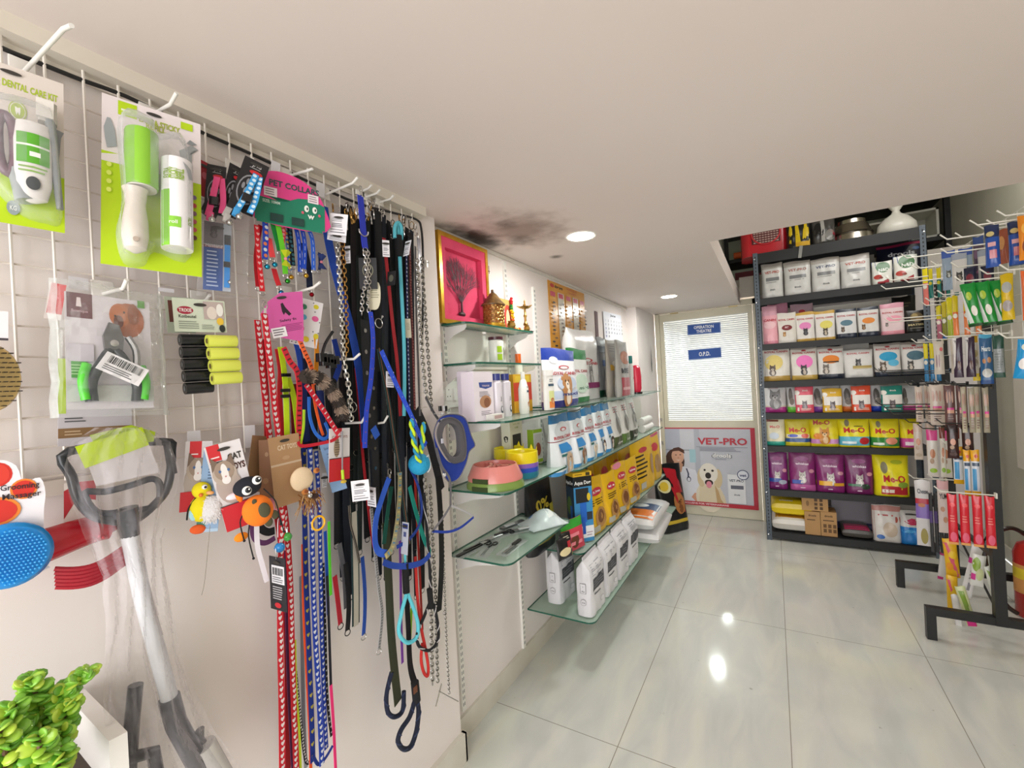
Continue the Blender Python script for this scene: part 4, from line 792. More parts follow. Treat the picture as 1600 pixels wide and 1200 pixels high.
for y, s, lb in [(1.835, 1.0, 'small brass pot left of the flower heap'), (1.99, .8, 'small brass cup beside the tall lamp')]:
    lathed('brass_pot', lb, 'brass pot', [(1e-5, 0), (.012 * s, 0), (.02 * s, .012 * s), (.018 * s, .026 * s), (.013 * s, .03 * s), (.017 * s, .036 * s), (.011 * s, .032 * s), (1e-5, .01)], 'brass', (-1.055, y, 1.726), parts=['pot_body'])
# ---- flat things on the left wall
def wallquad(name, label, cat, tl, tr_, bl, base, specs, x=-1.178, t=.002, k='m'):
    M, w, h = frame(at(*tl, 'X', x), at(*tr_, 'X', x), at(*bl, 'X', x)); mb = MB(); mb.bb((-w / 2, -t, 0), (w / 2, 0, h), k + base)
    prints(mb, lambda u, v, l: Vector(((u - .5) * w, -t - .0003 * l, v * h)), specs, w, h, k); return tag(mb.build(name, M=M, sm=0), label, cat)
sp = [('r', 0, .88, 1, 1, '#dc9c3c'), ('e', .1, .94, .05, .03, '#c2403c'), ('t', .26, .92, .05, 'dog age', '#2c2c30', .2), ('t', .62, .95, .03, 'WEIGHT', '#c9683c', .3), ('t', .62, .9, .03, 'CHART', '#c9683c', .25)]
for i in range(5): sp += [('r', .02 + .2 * i, 0, .18 + .2 * i, .86, '#dd9f3c' if i % 2 == 0 else '#d8d3c4'), ('r', .04 + .2 * i, .78, .16 + .2 * i, .85, '#d0566c')]
for i in range(5):
    for j in range(12): sp.append(('e', .1 + .2 * i + random.uniform(-.04, .04), .05 + .058 * j, .035, .014, random.choice(['#3c342c', '#6b4c30', '#55504a', '#8a6a44'])))
wallquad('growth_chart_poster', 'glossy orange and white wall chart of dogs and cats', 'wall chart', (855, 437), (912, 460), (861, 545), '#e0a040', sp, k='g')
sp = [('r', .02, .86, .98, .98, '#e9eef8'), ('t', .5, .88, .07, 'June', '#3c4250', .3)] + [('t', .09 + .14 * i, .68 - .13 * j, .07, str(1 + i + 7 * j), '#3c4250' if i else '#4a5fae') for i in range(7) for j in range(5) if 1 + i + 7 * j < 31]
t = wallquad('wall_calendar', 'white monthly calendar sheet hanging on the left wall', 'calendar', (942, 486), (970, 493), (945, 534), '#eef2fa', sp, x=-1.172)
tag(MB().bb((-.06, -.004, 0), (.0, .0, .28), 'm#5c3a3c').build('calendar_backing', M=TR((-1.178, 3.42, 1.72), PI / 2), sm=0), 'dark brown backing board seen at the left edge of the calendar', 'board')
m = MB(); m.lathe([(1e-5, 0), (.01, .03), (.014, .1), (.006, .2), (1e-5, .3)], 'k#8d8f8e', 12, sy=.4); tag(m.build('door_handle_tool', M=TR((-1.07, 4.72, 1.5), PI / 2)), 'long grey oval metal piece hanging on the stepped wall by the door', 'metal fitting')
# power points
def socket(label, y, z, w=.2):
    t = thing('switch_panel', label, 'wall socket', TR((-1.178, y, z), PI / 2)); MB().rbox((0, -.006, .06), (w, .012, .11), .004, 'g#eeece6').build('face_plate', t)
    for k, x in enumerate((-w * .3, w * .12)):
        m = MB(); m.bb((x - .02, -.0145, .035), (x + .02, -.012, .085), 'g#f3f1ec')
        for a, b in ((0, .02), (-.009, -.008), (.009, -.008)): m.lathe([(.0028, 0), (1e-5, .0004)], 'm#3c3c3c', 8, c=(x + a, -.0147, .06 + b), R=Matrix.Rotation(PI / 2, 3, 'X'))
        m.build('socket_outlet', t)
    MB().bb((-w * .1 - .006, -.018, .035), (-w * .1 + .014, -.012, .085), 'g#f6f4ef').build('rocker_switch', t); return t
socket('white double power socket panel on the wall behind the shampoo cartons', 1.535, 1.375)
for i, (px, py, x, lb) in enumerate([(666, 412, -1.118, 'small clear adhesive hook on the pillar face'), (832, 420, -1.178, 'tiny adhesive hook high on the wall above the brass lamp')]):
    p = at(px, py, 'X', x); m = MB(); m.rbox((0, -.002, 0), (.014, .003, .026), .005, 'g#eae8e2'); m.tube([(0, -.003, .004), (0, -.012, 0), (0, -.012, .008)], .0016, 'k#c9c9c6', 6); tag(m.build('adhesive_hook', M=TR(p, PI / 2)), lb, 'hook')
mm = MB(); mm.rbox((0, -.001, 0), (.05, .002, .05), .004, 'm#f0ece6'); prints(mm, lambda u, v, l: Vector(((u - .5) * .05, -.002 - .0003 * l, (v - .5) * .05)), [('r', .2, .1, .32, .9, '#a3424c'), ('r', .45, .1, .57, .9, '#8c4a50'), ('r', .7, .1, .82, .9, '#a3424c'), ('r', .1, .3, .9, .4, '#6a3a40')], .05, .05)
tag(mm.build('wall_sticker', M=TR(at(761, 421, 'X', -1.178), PI / 2)), 'small red checked sticker on the wall above the shrine picture', 'sticker')
# teal capped refill hanging at the pillar corner
t = thing('refill_tube', 'hanging tube with a teal cap and orange sleeve at the pillar corner', 'pet accessory', (-1.155, 1.405, 1.46))
MB().lathe([(1e-5, 0), (.012, 0), (.013, .09), (1e-5, .1)], 'g#d9d3d0', 14).build('tube_body', t); MB().lathe([(.014, .1), (.018, .145), (1e-5, .15)], 'g#2f8fa8', 16).build('cap', t)
MB().lathe([(.0135, .02), (.0138, .07)], 'm#e0703c', 14).build('sleeve', t)
# ================================================================ TALL STEEL RACK AGAINST THE FAR WALL
UY = 4.44; UX0, UX1 = -.105, 1.03; UD = .42
SH = [(2.39, 2.478), (2.03, 2.088), (1.64, 1.692), (1.315, 1.372), (1.045, 1.096), (.765, .815), (.385, .44), (.02, .075)]   # lip bottom, lip top of each tray
t = thing('storage_rack', 'tall dark grey slotted steel rack filled with cat food bags at the far end', 'storage rack', (0, 0, 0))
for k, (x, y) in enumerate([(UX0, UY), (UX1, UY), (UX0, UY + UD), (UX1, UY + UD)]):
    m = MB(); s = 1 if x < 0 else -1; f_ = -1 if y == UY else 1
    m.bb((x, y, 0), (x + s * .038, y + .003, 2.485), 'steel_post').bb((x, y, 0), (x + s * .003, y - f_ * .038, 2.485), 'steel_post')
    if y == UY:
        z = .04
        while z < 2.46:
            m.bb((x + s * .016, y - .0012, z), (x + s * .024, y - .0002, z + .014), 'm#1b1d20'); z += .03
        for z0, z1 in SH: m.lathe([(.007, -.003), (.006, 0), (1e-5, .001)], 'k#d0d2d2', 8, c=(x + s * .012, y - .003, (z0 + z1) / 2), R=Matrix.Rotation(PI / 2, 3, 'X'))
    m.build('post', t, sm=0)
for z0, z1 in SH:
    m = MB(); m.bb((UX0 + .01, UY + .004, z0), (UX1 - .01, UY + .008, z1), 'steel_dark').bb((UX0 + .01, UY + .004, z1 - .004), (UX1 - .01, UY + UD, z1), 'steel_dark').bb((UX0 + .01, UY + UD - .004, z0), (UX1 - .01, UY + UD, z1), 'steel_dark')
    m.build('tray', t, sm=0)
def UPL(px0, px1, pt, y, z):
    pm = at(px0, pt + 30, 'Y', y), at(px1, pt + 30, 'Y', y)
    return (pm[0].x + pm[1].x) / 2, pm[1].x - pm[0].x, at((px0 + px1) / 2, pt, 'Y', y).z - z
def up(name, label, px0, px1, pt, row, base, specs, y=UY + .07, D=.08, style='stand', k='f', rz=0, rx=0, cat='pet food bag', H=None, group=None, side=None):
    z = SH[row][1] + .001; x, w, h = UPL(px0, px1, pt, y - D / 2, z)
    return pouch(name, label, cat, w, H or h, D, base, specs, TR((x, y, z), rz, rx), style, k, group, side=side)
# row 1: silver VET-PRO bags, dark big bag and two berry bags
for i, (a, b, tp_, c, lb) in enumerate([(1190, 1224, 410, '#b4503f', 'leftmost, pushed against the rack post'), (1225, 1268, 406, '#9c5a4c', 'second from the left'), (1268, 1314, 401, '#4c5472', 'third from the left, with blue grey lettering'), (1314, 1362, 396, '#b4503f', 'fourth from the left, the widest')]):
    up('cat_food_bag', 'silver food bag on the top filled tray, ' + lb, a, b, tp_, 1, '#cfcecb', [('r', 0, .84, 1, 1, '#b3ada6'), ('t', .5, .7, .075, 'VET-PRO', c, .68), ('r', .2, .48, .82, .58, '#7b7c7e'), ('l', .2, .42, .8, .46, 1, '#8e8e8e'), ('t', .5, .2, .05, 'drools', '#66686c', .24)], k='f', y=UY + .075, D=.1)
for i, (a, b, tp_, lb) in enumerate([(1364, 1397, 407, 'white and green bag with a red foot, left one of its pair'), (1398, 1437, 397, 'white and green bag with a red foot, right one of its pair')]):
    up('dog_food_bag', lb, a, b, tp_, 1, '#e6e6de', [('r', 0, .72, .18, 1, '#2c4f9c'), ('e', .52, .74, .34, .24, '#2e6b2f'), ('t', .55, .56, .13, 'N&D', '#eef0ea', .5), ('e', .25, .32, .2, .1, '#b8463e'), ('e', .4, .28, .1, .05, '#8a3a34'), ('p', [(0, 0), (1, 0), (1, .3), (.5, .12), (0, .12)], '#a52a35')])
up('dog_food_bag', 'big navy black bag with white lettering standing behind the white and green pair', 1372, 1445, 372, 1, '#12162a', [('r', 0, .93, 1, .99, '#8c2244'), ('t', .52, .7, .1, 'drools', '#d6d8e0', .6), ('e', .85, .84, .08, .04, '#3b5a8c')], y=UY + .25, D=.12, H=.335)
for a, b, lb, c in [(1346, 1366, 'grey beige carton standing behind the widest silver bag', '#8d887c'), (1372, 1386, 'brown carton half hidden behind the white and green bags', '#5a4640')]:
    x, w, h = UPL(a, b, 382, UY + .3, SH[1][1]); tq = thing('carton', lb, 'box', (x, UY + .33, SH[1][1] + .001)); carton(MB(), w, min(h, .29), .08, c, c).build('carton_body', tq, sm=0)
# row 2
R2 = [(1191, 1215, 478, '#e9a9b4', 'pale pink kitten food bag, leftmost on the second tray', [('r', 0, .75, 1, 1, '#d9a4b4'), ('e', .5, .5, .4, .1, '#eec2c8'), ('t', .5, .6, .06, 'CANIN', '#b8323c', .8), ('r', 0, 0, 1, .08, '#d98a9a')]),
      (1215, 1245, 488, '#ddd8cf', 'small white bag with a maroon oval and a brown cat, second tray', [('t', .5, .74, .06, 'ROYAL CANIN', '#b8323c', .85), ('e', .5, .5, .28, .09, '#7c2a30'), ('t', .5, .48, .06, 'FIT', '#f0dcdc', .2), ('cat', .35, .3, .22, '#a9783c', '#d8b483')]),
      (1244, 1274, 487, '#e2ded8', 'small bag with a pink oval and gold edges, second tray', [('r', 0, .9, 1, 1, '#c9a24c'), ('t', .5, .74, .055, 'ROYAL CANIN', '#b8323c', .85), ('e', .5, .52, .32, .13, '#e58ac0'), ('cat', .5, .35, .34, '#3c3c40', '#5a5a60'), ('r', 0, 0, 1, .09, '#c9a24c')]),
      (1274, 1306, 485, '#e2ded8', 'small bag with a yellow oval and gold edges, second tray', [('r', 0, .9, 1, 1, '#c9a24c'), ('t', .5, .74, .055, 'ROYAL CANIN', '#b8323c', .85), ('e', .55, .52, .32, .14, '#e2d66c'), ('cat', .5, .3, .34, '#4a4038', '#c8bca8'), ('r', 0, 0, 1, .09, '#c9a24c')]),
      (1307, 1340, 482, '#dcdcdc', 'small bag with a slate oval and navy edges, second tray', [('r', 0, .9, 1, 1, '#2c3444'), ('t', .5, .74, .055, 'ROYAL CANIN', '#b8323c', .85), ('e', .5, .52, .3, .1, '#5a7c8c'), ('cat', .3, .32, .24, '#5a4c44', '#8a7a6c'), ('r', 0, 0, 1, .16, '#262e3e')]),
      (1341, 1375, 479, '#dcdad6', 'small bag with an orange oval and navy edges, second tray', [('r', 0, .9, 1, 1, '#2c3444'), ('t', .5, .74, .055, 'ROYAL CANIN', '#b8323c', .85), ('e', .5, .54, .3, .1, '#e08a3c'), ('cat', .25, .35, .24, '#6a5240', '#a98c6c'), ('r', 0, 0, 1, .16, '#262e3e')]),
      (1377, 1415, 473, '#e6cdd0', 'pink and white kitten food bag standing before the black bag', [('r', 0, .85, 1, 1, '#dc9cae'), ('t', .5, .68, .05, 'ROYAL CANIN', '#b8323c', .85), ('e', .55, .5, .34, .1, '#efa2b4'), ('cat', .22, .34, .16, '#55504c', '#b8b0a8'), ('r', 0, 0, 1, .12, '#e99aa8')])]
for a, b, tp_, c, lb, sp in R2: up('cat_food_bag', lb, a, b, tp_, 2, c, sp, D=.06)
up('cat_food_bag', 'pink topped bag standing behind the leftmost small bags', 1200, 1232, 474, 2, '#cf8fa6', [('e', .3, .8, .15, .05, '#b8323c')], y=UY + .2, D=.08)
up('cat_food_bag', 'mauve grey bag standing behind the bag with the maroon oval', 1236, 1272, 474, 2, '#b99aa6', [('e', .5, .8, .15, .05, '#b8323c')], y=UY + .2, D=.08)
up('cat_food_bag', 'black bag with a dark cat photograph at the right of the second tray', 1416, 1452, 484, 2, '#1a1815', [('e', .5, .68, .3, .22, '#6c5c3c'), ('e', .42, .76, .14, .1, '#a08c5c'), ('e', .6, .6, .14, .08, '#8a744a'), ('t', .5, .32, .08, 'MATISSE', '#c9b98a', .8), ('l', .15, .18, .85, .24, 1, '#8a8678')], D=.06)
up('cat_food_bag', 'taller black bag behind the cat photograph bag on the second tray', 1396, 1434, 462, 2, '#16140f', [('l', .2, .7, .8, .85, 2, '#4f452f')], y=UY + .2, D=.08)
x, w, h = UPL(1272, 1392, 474, UY + .24, SH[2][1]); tq = thing('white_carton', 'long white carton lying behind the small bags on the second tray', 'box', (x, UY + .3, SH[2][1] + .001)); carton(MB(), w, h, .1, '#d3d0c6', '#c8c5bb').build('carton_body', tq, sm=0)
# row 3
def rc3(oval, oc, foot, catc, side=0): return [('r', 0, .93, 1, 1, '#a9a49e'), ('e', .5, .9, .1, .03, '#b8323c'), ('t', .5, .8, .055, 'ROYAL CANIN', '#b8323c', .85)] + oval + [('cat', .3 + side, .33, .34, catc, '#c8beb2'), ('r', 0, 0, 1, .14, foot)]
R3 = [(1192, 1235, 540, 'gold footed bag with a cream oval and long haired cat, third tray', '#dedad2', rc3([('e', .4, .52, .34, .22, '#dcc878')], 0, '#b8964a', '#5a4a40', .05)),
      (1236, 1278, 542, 'bag with a bright pink oval and grey cat, gold foot, third tray', '#dedad2', rc3([('e', .52, .55, .32, .2, '#ee7cc0')], 0, '#c0a04e', '#3a3a40', .18)),
      (1278, 1320, 541, 'bag with an orange oval and dark foot, third tray', '#dcdad6', rc3([('e', .5, .6, .32, .13, '#e0822c'), ('r', .2, .5, .8, .54, '#3a3228')], 0, '#262d3c', '#77706a')),
      (1319, 1366, 546, 'plain silvery white bag with a gold stripe, third tray', '#dad9d6', [('t', .5, .84, .06, 'ROYAL CANIN', '#b8323c', .75), ('cat', .5, .55, .26, '#4a4a4c', '#8c8c8e'), ('r', .3, .34, .95, .42, '#b09a5c'), ('r', .3, .31, .95, .34, '#cfc295')]),
      (1367, 1410, 536, 'bag with a sky blue oval and brown tabby, third tray', '#d9d6d2', rc3([('e', .52, .6, .34, .14, '#2f9cc8'), ('e', .7, .4, .2, .1, '#5cb4d8')], 0, '#2a3242', '#5a4a3c')),
      (1410, 1452, 534, 'bag with a slate blue oval and seated cat, rightmost on the third tray', '#dbd9d6', rc3([('e', .52, .6, .34, .14, '#4a6c7c')], 0, '#242c3c', '#4a4644'))]
for a, b, tp_, lb, c, sp in R3: up('cat_food_bag', lb, a, b, tp_, 3, c, sp, D=.085)
x, w, h = UPL(1316, 1360, 534, UY + .2, SH[3][1]); tq = thing('white_carton', 'white carton standing behind the plain silvery bag on the third tray', 'box', (x, UY + .28, SH[3][1] + .001)); carton(MB(), w, h, .1, '#d5d2ca', '#c8c5bb').build('carton_body', tq, sm=0)
# row 4: white cat bags behind, small coloured bags in front
for a, b, foot, lb in [(1195, 1229, '#b8398c', 'white bag with a grey kitten face and magenta foot, leftmost on the fourth tray'), (1230, 1258, '#6cc83a', 'white bag with a standing grey cat and green foot behind the pink bag'), (1268, 1314, '#8c4cb0', 'white bag with a standing grey cat and violet foot behind the yellow bag'), (1315, 1358, '#e87a2c', 'white bag with a standing grey cat and orange foot behind the orange bag'), (1361, 1404, '#2848c0', 'white bag with a standing grey cat and blue foot behind the teal bag'), (1409, 1436, '#c83a8c', 'white bag with a magenta foot, rightmost on the fourth tray')]:
    k1 = a == 1195
    up('cat_food_bag', lb, a, b, 602 if not k1 else 603, 4, '#e3e3e4', [('cat', .5, .55, .75, '#8a8a8c', '#c9c9ca') if k1 else ('e', .22, .62, .12, .28, '#6a6560'), ('e', .26, .4, .13, .14, '#8c857c') if not k1 else ('l', .2, .88, .8, .94, 1, '#c9a9b4'), ('r', 0, .22, 1, .24, '#cfc08a'), ('r', 0, 0, 1, .2, foot)], y=UY + .13, D=.07)
for a, b, c, lb in [(1243, 1272, '#e0566c', 'small pink red bag leaning at the front of the fourth tray'), (1286, 1317, '#e2b42a', 'small yellow bag at the front of the fourth tray'), (1331, 1362, '#e2502c', 'small orange red bag at the front of the fourth tray'), (1378, 1412, '#1f8a7c', 'small teal bag at the front of the fourth tray')]:
    up('cat_food_bag', lb, a, b, 603 if a != 1286 else 607, 4, c, [('e', .1, .75, .16, .09, '#ece8e0'), ('t', .55, .8, .06, 'drools', '#f0ece4', .3), ('r', .05, .3, .97, .66, '#e9e5de'), ('cat', .5, .32, .4, '#6c6468', '#a9a0a4'), ('r', .1, .06, .2, .2, '#f3efe9'), ('l', .3, .08, .9, .18, 2, '#e9dccc')], y=UY + .045, D=.045)
# row 5: yellow Me-O
def meo(v=.55, extra=()): return [('t', .5, v, .17, 'Me-O', '#c4242c', .68)] + list(extra)
R5 = [(1196, 1227, 654, '#e8e0bc', 'small cream bag with a teal foot, leftmost on the yellow tray', [('t', .5, .66, .1, 'Me-O', '#d8402c', .5), ('r', .1, .9, .7, .98, '#8a3a24'), ('e', .45, .36, .25, .13, '#cdd9e4'), ('r', 0, 0, 1, .15, '#2fa894')], .05),
      (1227, 1267, 653, '#d8c82c', 'yellow green bag with a blue and white ribbon', meo(.5, [('r', .05, .3, .95, .42, '#e9e3e0'), ('e', .3, .37, .2, .06, '#4c5cc0'), ('e', .78, .37, .15, .08, '#e06a5c'), ('r', .02, .14, .98, .28, '#2a5490')]), .08),
      (1266, 1312, 652, '#e2d21f', 'yellow bag with an orange cat photo and mauve band', [('t', .42, .76, .15, 'Me-O', '#b8242c', .58), ('cat', .5, .42, .5, '#c9862c', '#e9c89a'), ('e', .25, .36, .15, .1, '#e08a2c'), ('r', 0, .1, 1, .26, '#cc8ac0')], .09),
      (1311, 1361, 652, '#ecdf1e', 'bright yellow bag with a light blue band and strawberry', meo(.5, [('e', .28, .82, .08, .12, '#8a8468'), ('r', .02, .06, 1, .36, '#5ab8d0'), ('e', .8, .22, .16, .12, '#c42a30'), ('r', .1, .12, .55, .2, '#e3f0f2'), ('l', .5, .68, .9, .74, 1, '#4a4420')]), .1),
      (1361, 1408, 654, '#e8da1e', 'bright yellow bag with a green band and salmon fillet', meo(.5, [('e', .28, .82, .08, .12, '#8a8468'), ('r', .02, .06, 1, .36, '#2f8a3a'), ('e', .7, .24, .2, .12, '#e09074'), ('r', .08, .1, .45, .18, '#e6efe2')]), .1),
      (1408, 1440, 654, '#e8d81e', 'yellow bag with a pink band, cut off by the hanging treats', [('t', .6, .48, .17, 'Me', '#c4242c', .5), ('r', 0, .02, 1, .34, '#d04a9c'), ('r', .2, .1, .8, .22, '#f1e3ec')], .09)]
for a, b, tp_, c, lb, sp, D in R5: up('cat_food_bag', lb, a, b, tp_ + 1, 5, c, sp, D=D)
# row 6: purple bags + one yellow
for a, b, c, lb, ex in [(1198, 1231, '#7c2470', 'purple bag with a blue fish strip, leftmost of the purple ones', [('r', 0, .2, .7, .3, '#2c4ca0'), ('e', .75, .2, .2, .06, '#a9b4c4')]), (1233, 1275, '#84286c', 'purple bag with a pink foot, second of the purple ones', [('r', .1, .18, .5, .28, '#3c54b0'), ('r', 0, 0, 1, .16, '#c05ca0')]), (1275, 1321, '#84246c', 'purple bag with an orange band, third of the purple ones', [('r', 0, .18, .55, .3, '#e8b02c'), ('r', .6, .18, .95, .26, '#e0a42c')]), (1321, 1366, '#74205f', 'dark purple bag with a green strip, rightmost of the purple ones', [('r', 0, .2, .8, .26, '#4a8060'), ('e', .7, .2, .16, .07, '#2c4030')])]:
    up('cat_food_bag', lb, a, b, 708 if a < 1250 else 712, 6, c, [('e', .5, .84, .25, .06, '#9c4088'), ('t', .5, .68, .06, 'whiskas', '#e4cfe0', .5), ('cat', .5, .38, .38, '#c4c0bc', '#ece8e4'), ('e', .85, .52, .1, .05, '#c88a9c')] + ex + [('l', .4, .05, .6, .12, 1, '#e0c4dc')], D=.09)
up('cat_food_bag', 'large bright yellow bag with a red foot beside the purple bags', 1366, 1424, 713, 6, '#ece01c', [('e', .3, .7, .1, .14, '#8a8468'), ('t', .55, .36, .16, 'Me-O', '#c4242c', .6), ('r', .18, .06, 1, .26, '#b82430'), ('r', .2, .1, .55, .18, '#f2e6d8'), ('e', .78, .3, .14, .07, '#8aa83a'), ('e', .65, .84, .16, .05, '#b8c41e')], D=.14, y=UY + .07)
# row 7: bottom tray
zb = SH[7][1] + .001
sack('gold and white sack at the bottom of the pile on the lowest tray', .085, UY + .2, zb, .3, .34, .13, 0, [('r', .1, 0, .9, .8, '#c08a24'), ('t', .5, .2, .08, 'PEDI', '#3a2a10', .24)], '#d8d4cc', 'cat_food_bag')
sack('bright yellow sack with red edge lying on top of the gold sack', .085, UY + .2, zb + .134, .3, .32, .13, 0, [('e', .7, .3, .12, .09, '#d9c01c'), ('t', .38, .1, .08, 'whiskas', '#f6f2e0', .34), ('t', .5, .7, .1, 'CAT', '#2a220c', .3)], '#eed21c', 'cat_food_bag')
for a, b, tp_, lb in [(1258, 1283, 800, 'cardboard carton at the lower left of the stack on the bottom tray'), (1283, 1309, 801, 'cardboard carton with printed marks at the lower right of the stack')]:
    x, w, h = UPL(a, b, tp_, UY + .02, zb); tq = thing('cardboard_box', lb, 'cardboard box', (x, UY + .11, zb)); carton(MB(), w * .97, h, .17, '#b98f5c', '#a57d4c', [('t', .5, .8, .09, 'drools', '#4a3420', .5), ('l', .15, .6, .85, .7, 1, '#5a4028')] + ([('r', .15 + .3 * i, .15 + .2 * j, .35 + .3 * i, .3 + .2 * j, '#6a4c2c') for i in range(3) for j in range(2)] if a > 1260 else [])).build('carton_body', tq, sm=0); zt = zb + h
x, w, h = UPL(1254, 1295, 777, UY + .02, zt); tq = thing('cardboard_box', 'cardboard carton with a printed grid lying on top of the other two', 'cardboard box', (x, UY + .12, zt + .002))
carton(MB(), w, h, .18, '#bd935e', '#a57d4c', [('e', .22, .5, .06, .2, '#8a6a42')] + [('r', .48 + .2 * i, .1 + .28 * j, .6 + .2 * i, .3 + .28 * j, '#5a4028') for i in range(2) for j in range(3)]).build('carton_body', tq, sm=0)
sack('flat dark bag with a crimson panel on the bottom tray beside the cartons', .53, UY + .15, zb, .2, .24, .085, 0, [('r', .1, .05, .9, .5, '#c03060')], '#4c4844', 'cat_food_bag')
x, w, h = UPL(1308, 1362, 782, UY + .33, zb); tq = thing('grey_carton', 'long grey lilac carton lying at the back of the bottom tray', 'box', (x + .02, UY + .34, zb)); carton(MB(), w + .12, .27, .1, '#8c8890', '#7c7880', [('r', 0, 0, 1, .22, '#2c3060'), ('t', .6, .05, .1, 'PETS FOR PETS', '#8c90b8', .5)]).build('carton_body', tq, sm=0)
up('cat_food_bag', 'white clear fronted bag with red checks on the bottom tray', 1364, 1410, 791, 7, '#ddd9d4', [('r', 0, .84, 1, .98, '#c98c84'), ('r', 0, .1, .08, .84, '#c98c84'), ('l', .2, .68, .8, .78, 1, '#b8423c'), ('e', .6, .35, .25, .2, '#c9b8a4'), ('e', .25, .14, .14, .06, '#2c68b8'), ('r', .8, .55, .98, .7, '#b85c50')], D=.09)
up('cat_food_bag', 'blue and white crinkled bag with a crimson fish, bottom tray right', 1408, 1440, 800, 7, '#cfcfce', [('p', [(.2, .68), (.6, .78), (1, .74), (1, .6), (.5, .58)], '#c02c58'), ('r', 0, 0, 1, .52, '#1c7ac8'), ('e', .4, .4, .35, .05, '#4ca4e0'), ('l', .3, .84, .9, .94, 1, '#3c3c3c')], D=.1)
# things on top of the rack
zt = SH[0][1] + .002
t = thing('pet_carrier', 'red plastic pet carrier with a round grille on top of the rack', 'pet carrier', TR((-.01, 4.72, zt), .08))
MB().rbox((0, 0, .17), (.38, .3, .32), .07, 'g#cc2632', 6).build('carrier_shell', t)
m = MB(); m.rbox((0, -.152, .2), (.22, .008, .18), .002, 'm#5c1c20')
for i in range(-4, 5):
    for z in (.12, .14, .16, .18, .2, .22, .24): m.box((i * .022, -.157, z), (.016, .003, .009), 'g#c8a8a0')
m.tube([(.11 * math.cos(k * PI / 10), -.158, .2 + .1 * math.sin(k * PI / 10)) for k in range(20)], .006, 'g#e04048', 6, closed=True); m.build('grille', t)
up('snack_bag', 'black bag with yellow stripes on top of the rack beside the red carrier', 1229, 1270, 345, 0, '#1a1a18', [('p', [(.05, 0), (.2, 0), (.25, 1), (.12, 1)], '#e0c01c'), ('p', [(.35, .1), (.55, .15), (.45, 1), (.35, 1)], '#e0c01c'), ('p', [(.6, .1), (.9, .2), (.85, 1), (.7, 1)], '#e0c01c'), ('r', .35, .06, .9, .2, '#d9a81c')], D=.12, y=UY + .12, H=.26)
up('snack_bag', 'grey and black mottled bag with a crimson corner on top of the rack', 1268, 1308, 345, 0, '#4a4744', [('e', .3, .5, .2, .3, '#1d1c1c'), ('e', .75, .3, .2, .2, '#8c8a86'), ('p', [(.7, .5), (1, .1), (1, .4)], '#9c2038'), ('r', .4, 0, .55, 1, '#a9a6a2')], D=.16, y=UY + .14, H=.24)
pc = at(1356, 366, 'Y', UY + .2); t = thing('steel_pot', 'upturned wide steel cooking pot on top of the rack', 'cooking pot', (.615, UY + .21, zt))
MB().lathe([(.145, 0), (.15, .004), (.138, .065), (.141, .069), (.136, .073), (.113, .14), (.1, .15), (.098, .18), (1e-5, .18)], 'k#b9b1a4', 36).build('pot_body', t)
MB().lathe([(.144, .062), (.146, .068), (.142, .074)], 'k#5c574e', 36).build('rim_band', t)
t = thing('plastic_bag', 'knotted white translucent plastic bag on top of the rack', 'plastic bag', (.895, UY + .16, zt)); m = MB(); m.lathe([(1e-5, 0), (.1, 0), (.125, .03), (.12, .08), (.08, .13), (.03, .165), (.022, .185), (.045, .22), (.03, .25), (1e-5, .23)], 'f#d9d6cc', 26, sy=.7); m.build('bag_body', t)
tag(MB().bb((-.012, -.004, -.05), (.012, 0, .05), 'm#8e8e8a').build('tape_strip', M=TR((.245, UY, 2.434), 0, 0, .15), sm=0), 'grey strip of tape stuck on the top lip of the tall rack', 'tape')
# mezzanine storage behind
def mezz(label, x0, x1, y, z0, z1, zs):
    t = thing('mezzanine_rack', label, 'storage rack', (0, 0, 0))
    for x in (x0, x1): MB().bb((x, y, z0), (x + .04, y + .04, z1), 'black_steel').build('post', t, sm=0)
    for z in zs: MB().bb((x0, y, z), (x1, y + .4, z + .035), 'black_steel').build('tray', t, sm=0)
mezz('black steel rack on the mezzanine, seen above the door at the left', -.385, .35, 5.3, 2.402, 3.19, (2.62, 2.95))
mezz('long black steel rack on the mezzanine behind the pot and plastic bag', .5, 1.38, 5.4, 2.402, 3.19, (2.55, 2.93))
for x, z, w, h, lb, nm in [(1.2, 2.59, .3, .26, 'pale open cupboard box on the mezzanine rack, upper right', 'cupboard'), (.82, 2.59, .3, .22, 'pale cupboard box on the mezzanine rack behind the plastic bag', 'cupboard')]:
    t = thing(nm, lb, 'cupboard', (x, 5.6, z)); m = MB()
    m.bb((-w / 2, -.17, 0), (w / 2, .17, .018), 'whitewood').bb((-w / 2, -.17, h - .018), (w / 2, .17, h), 'whitewood').bb((-w / 2, -.17, 0), (-w / 2 + .018, .17, h), 'whitewood').bb((w / 2 - .018, -.17, 0), (w / 2, .17, h), 'whitewood').bb((-w / 2, .15, 0), (w / 2, .17, h), 'whitewood'); m.build('cabinet_body', t, sm=0)
tag(MB().lathe([(1e-5, 0), (.035, 0), (.035, .3), (1e-5, .3)], 'm#e0662c', 14).build('orange_roll', M=TR((-.3, 5.35, 2.70), 0, 0, PI / 2)), 'orange roll lying on the mezzanine rack above the door', 'roll')
tag(MB().bb((-.3, 0, 0), (.3, .25, .12), 'm#7c3038').build('storage_box', M=TR((.0, 5.4, 2.41), 0), sm=0), 'dark red box on the mezzanine floor above the door', 'box')
